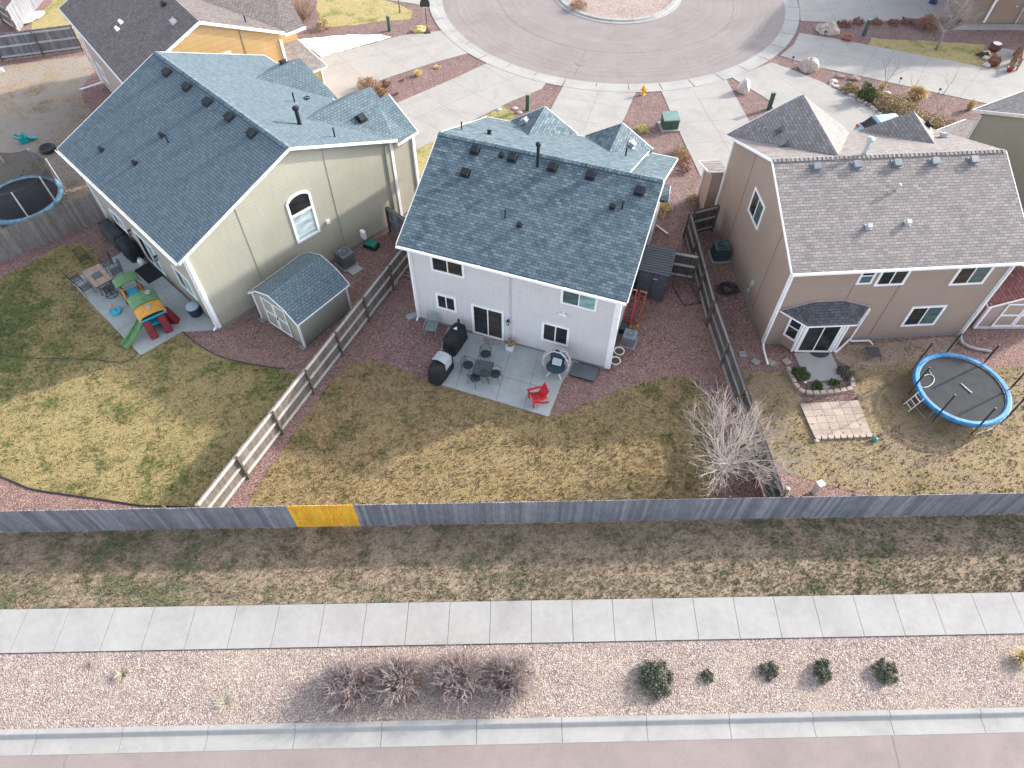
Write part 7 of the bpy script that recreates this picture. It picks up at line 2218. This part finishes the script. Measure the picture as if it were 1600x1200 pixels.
for s_ in (-1, 1):
    m_ = MB(); m_.box((-2.02, s_ * .64, .8), (.1, .22, .16)); m_.build('tail_light', plain('tail red', (.45, .02, .02), .3), car)
    m_ = MB(); m_.box((2.02, s_ * .6, .64), (.12, .3, .12)); m_.build('headlight', METAL_L, car)
def pathlight(x, y, label):
    t_ = thing('path_light', label, 'path light', G(x, y), 0, 'black path lights in the front beds')
    m_ = MB(); m_.tube([(0, 0, 0), (0, 0, .36)], .015, 5); m_.build('stake', METAL_D, t_)
    m_ = MB(); m_.lathe([(.05, .34), (.09, .40), (.06, .46), (.01, .48)], (0, 0, 0), 10); m_.build('lamp_head', METAL_D, t_)
for x, y, l in ((1237, 98, 'black path light at the narrow tip of the long gravel wedge'), (1307, 42, 'black path light behind the largest boulder'), (1404, 131, 'black path light at the driveway edge above the green shrub'), (1465, 148, 'black path light at the driveway edge right of the wheat coloured grass'), (1408, 36, 'black path light in the top right bed between rusty plants'), (1287, 58, 'black path light in front of the largest boulder')):
    pathlight(x, y, l)
t_ = thing('planter', 'low terracotta pot with rusty plant below the largest boulder', 'planter', G(1323, 62))
m_ = MB(); m_.lathe([(.28, 0), (.38, .2), (.40, .28), (.34, .28), (.3, .2)], (0, 0, 0), 18); m_.build('pot', plain('terracotta', (.36, .12, .08), .7), t_, True)
m_ = MB(); rn = random.Random(5)
for k in range(120):
    a = rn.uniform(0, 6.28); q = rn.random() * .3; p = Vector((q * math.cos(a), q * math.sin(a), .25 + rn.random() * .15)); u1 = Vector((rn.gauss(0, 1), rn.gauss(0, 1), .3)).normalized() * .06; v1 = Vector((-u1.y, u1.x, .02)) * .4
    m_.face([p - u1, p - v1, p + u1, p + v1], (rn.random(), .5))
m_.build('plant', RUST, t_)
for k, (x, y, r_, top, l) in enumerate(((1553, 78, .42, True, 'barrel planter with a round white dish by the right path'), (1551, 101, .42, False, 'barrel planter full of rusty stems nearest the right driveway'))):
    t_ = thing('barrel_planter', l, 'planter', G(x, y))
    m_ = MB(); m_.lathe([(r_ * .8, 0), (r_, .2), (r_ * .98, .42), (r_ * .88, .42), (r_ * .86, .34), (.02, .33)], (0, 0, 0), 18); m_.build('barrel', plain('barrel wood', (.16, .07, .045), .7, .3, 5), t_)
    if top:
        m_ = MB(); m_.lathe([(.26, .46), (.30, .50), (.26, .50), (.1, .48), (.02, .48)], (0, 0, 0), 20); m_.build('dish', WHITE, t_, True)
    m_ = MB(); rn = random.Random(8 + k)
    for q in range(200):
        a = rn.uniform(0, 6.28); rr_ = rn.random() ** .5 * r_; p = Vector((rr_ * math.cos(a), rr_ * math.sin(a), .4)); e = p * 1.2 + Vector((0, 0, rn.uniform(.0, .25) if not top else rn.uniform(-.1, .05))); s_ = Vector((-math.sin(a), math.cos(a), 0)) * .015
        m_.face([p - s_, p + s_, e], (rn.random(), .5))
    m_.build('stems', RUST, t_)
for k, (x, y, l) in enumerate(((1541, 84, 'white rock left of the barrel planter with the dish'), (1540, 92, 'second white rock, just below the first beside the barrels'), (1541, 103, 'white rock beside the barrel nearest the driveway'))):
    boulder(G(x, y), .28, l, ROCKW, 1.1, .8, .6, 60 + k, name='rock', sub=2)
bush(G(1536, 88), .45, .3, 600, leafmat('dark clump leaves', [(.06, .07, .04), (.14, .12, .08)]), 'dark low plant left of the barrel planters', 'shrub', None, 'shrub', .05, 160)
for k, (x, y, l, c_) in enumerate(((1576, 112, 'red pot on the porch edge nearest the driveway', (.34, .05, .05)), (1581, 101, 'dark pot on the porch edge, middle one', (.05, .05, .06)), (1586, 88, 'brown pot on the porch edge, farthest from the driveway', (.20, .10, .07)))):
    t_ = thing('flower_pot', l, 'pot', G(x, y)); m_ = MB(); m_.lathe([(.15, 0), (.22, .3), (.24, .33), (.2, .33), (.18, .28)], (0, 0, 0), 16); m_.build('pot', plain('pot%d' % k, c_, .6), t_, True)
    m_ = MB(); rn = random.Random(k)
    for q in range(90):
        a = rn.uniform(0, 6.28); p = Vector((.1 * math.cos(a), .1 * math.sin(a), .3)); e = p * 2.2 + Vector((0, 0, rn.uniform(-.1, .3))); s_ = Vector((-math.sin(a), math.cos(a), 0)) * .015; m_.face([p - s_, p + s_, e], (rn.random(), .5))
    m_.build('plant', RUST if k else TANL, t_)
t_ = thing('garden_bench', 'weathered wood porch rail beside the pots on the right edge', 'railing', G(1590, 96), R_(62))
m_ = MB(); m_.beam((-1.6, 0, .9), (1.6, 0, .9), .14, .05); m_.beam((-1.6, 0, .2), (1.6, 0, .2), .05, .08); m_.build('rail', plain('rail brown', (.27, .18, .13), .7, .2), t_)
for k in range(5):
    m_ = MB(); m_.box((-1.5 + k * .75, 0, .45), (.09, .09, .9)); m_.build('post', plain('rail brown', (.27, .18, .13), .7, .2), t_)
t_.name = 'porch_railing'
boulder(G(1457, 5), .33, 'dark blue ball on the driveway at the top edge', plain('navy ball', (.02, .03, .12), .4), 1, 1, 1.5, 77, name='ball', sub=2)['category'] = 'ball'
t_ = thing('wheeled_bin', 'teal wheeled bin on the driveway at the top edge', 'bin', G(1487, 6), .4)
m_ = MB(); m_.hexa([(-.25, -.28, .1), (.25, -.28, .1), (.25, .28, .1), (-.25, .28, .1)], [(-.3, -.34, .95), (.3, -.34, .95), (.3, .34, .95), (-.3, .34, .95)]); m_.build('body', plain('bin teal', (.03, .22, .30), .5), t_)
m_ = MB(); m_.box((0, 0, .99), (.64, .72, .07)); m_.build('lid', plain('bin lid', (.05, .28, .36), .5), t_)
m_ = MB()
for s_ in (-1, 1): m_.tube([(s_ * .27, .3, .12), (s_ * .33, .3, .12)], .12, 12)
m_.build('wheel', METAL_D, t_)

# ================================================================ GRASS AND LOOSE STONE (stuff)
def tufts(name, poly, dens, mat, label, h=.05, w=.02, seed=1, blades=3, skip=(), z=.008, clump=.5):
    from mathutils import noise as nz
    rn = random.Random(seed)
    xs = [p[0] for p in poly]; ys = [p[1] for p in poly]
    x0_, x1_, y0_, y1_ = max(min(xs), -30), min(max(xs), 40), min(ys), min(max(ys), 66)
    n_ = int((x1_ - x0_) * (y1_ - y0_) * dens)
    vs, fs = [], []
    for i in range(n_):
        x, y = rn.uniform(x0_, x1_), rn.uniform(y0_, y1_)
        if not inpoly(x, y, poly): continue
        nn = nz.noise(Vector((x * 1.3, y * 1.3, seed))) + .6 * nz.noise(Vector((x * 4, y * 4, seed)))
        if nn < rn.uniform(-1.0, clump - .5): continue
        sc = .7 + .6 * rn.random() + .35 * max(0, nn)
        for b in range(blades):
            a = rn.uniform(0, 6.283); ca, sa = math.cos(a), math.sin(a)
            bx, by = x + rn.uniform(-.03, .03), y + rn.uniform(-.03, .03)
            ww = w * sc; hh = h * sc * rn.uniform(.5, 1.1)
            lx, ly = ca * hh * .8, sa * hh * .8
            k = len(vs)
            vs += [(bx - sa * ww, by + ca * ww, z), (bx + sa * ww, by - ca * ww, z), (bx + lx, by + ly, z + hh)]
            fs.append((k, k + 1, k + 2))
    me = bpy.data.meshes.new(name); me.from_pydata(vs, [], fs); me.materials.append(mat); me.update()
    o = bpy.data.objects.new(name, me); COL.objects.link(o)
    return tag(o, label, 'grass', kind='stuff')
tufts('grass', main_lawn, 85, LAWN_M, 'dormant tan and olive turf of the middle back yard', .075, .018, 1)
tufts('grass', left_lawn, 60, LAWN_L, 'patchy green and straw turf of the sage house back yard', .065, .018, 2)
tufts('grass', right_lawn, 55, LAWN_R, 'dry patchy turf of the brown house back yard', .065, .018, 3, clump=.9)
tufts('grass', [(-26, yS0(-26) + .02), (26, yS0(26) + .02), (26, yF(26) - .03), (-26, yF(-26) - .03)], 85, LAWN_V, 'rough clumpy grass strip between the long fence and the sidewalk', .075, .018, 4, 4, clump=.6)
tufts('grass', far_lawn, 22, LAWN_F, 'worn tan turf of the far left yard', .05, .02, 5)
GV = lawn('verge green', (.25, .26, .15), (.20, .225, .12), (.15, .185, .09), (.10, .14, .07), .5)
tufts('grass', [(-26, yS0(-26) + .02), (26, yS0(26) + .02), (26, yS0(26) + .75), (-26, yS0(-26) + .75)], 60, GV, 'greener low weeds along the far edge of the sidewalk', .05, .022, 9, 3, clump=.25)
tufts('grass', [(-26, yS0(-26) + .5), (26, yS0(26) + .5), (26, yS0(26) + 1.7), (-26, yS0(-26) + 1.7)], 30, GV, 'scattered green weeds in the sunlit half of the verge', .045, .02, 10, 3, clump=.0)
def loose(name, poly, dens, mat, label, r0, r1, seed):
    rn = random.Random(seed)
    xs = [p[0] for p in poly]; ys = [p[1] for p in poly]
    vs, fs = [], []
    n_ = int((max(xs) - min(xs)) * (max(ys) - min(ys)) * dens)
    for i in range(n_):
        x, y = rn.uniform(min(xs), max(xs)), rn.uniform(min(ys), max(ys))
        if not inpoly(x, y, poly): continue
        r = rn.uniform(r0, r1); a = rn.uniform(0, 6.28)
        k = len(vs)
        ring_ = [(r * math.cos(a + q * 1.2566) * rn.uniform(.7, 1.2), r * math.sin(a + q * 1.2566) * rn.uniform(.7, 1.1)) for q in range(5)]
        vs += [(x + p[0], y + p[1], .0) for p in ring_] + [(x + p[0] * .62, y + p[1] * .62, r * .75) for p in ring_]
        for q in range(5):
            j = (q + 1) % 5; fs.append((k + q, k + j, k + 5 + j, k + 5 + q))
        fs.append(tuple(range(k + 5, k + 10)))
    me = bpy.data.meshes.new(name); me.from_pydata(vs, [], fs); me.materials.append(mat); me.update()
    o = bpy.data.objects.new(name, me); COL.objects.link(o)
    return tag(o, label, 'gravel', kind='stuff')
PEB = gravel('pebble', [(.46, .36, .32), (.62, .49, .43), (.70, .58, .51), (.52, .44, .43), (.76, .68, .61), (.58, .46, .42), (.80, .74, .69)], 5)
loose('loose_gravel', [(-20, yC(-20)), (20, yC(20)), (20, yS1(20)), (-20, yS1(-20))], 90, PEB, 'pinkish loose stones of the street gravel strip', .012, .03, 5)
PEB2 = gravel('yard pebble', [(.22, .14, .145), (.36, .23, .235), (.48, .32, .32), (.38, .28, .29), (.60, .46, .44)], 5)
loose('loose_gravel', [tuple(p)[:2] for p in pix([(400, 800), (475, 640), (620, 470), (660, 510), (680, 600), (545, 560), (440, 710)])], 60, PEB2, 'purple-red loose stones beside the left fence of the middle yard', .015, .035, 6)
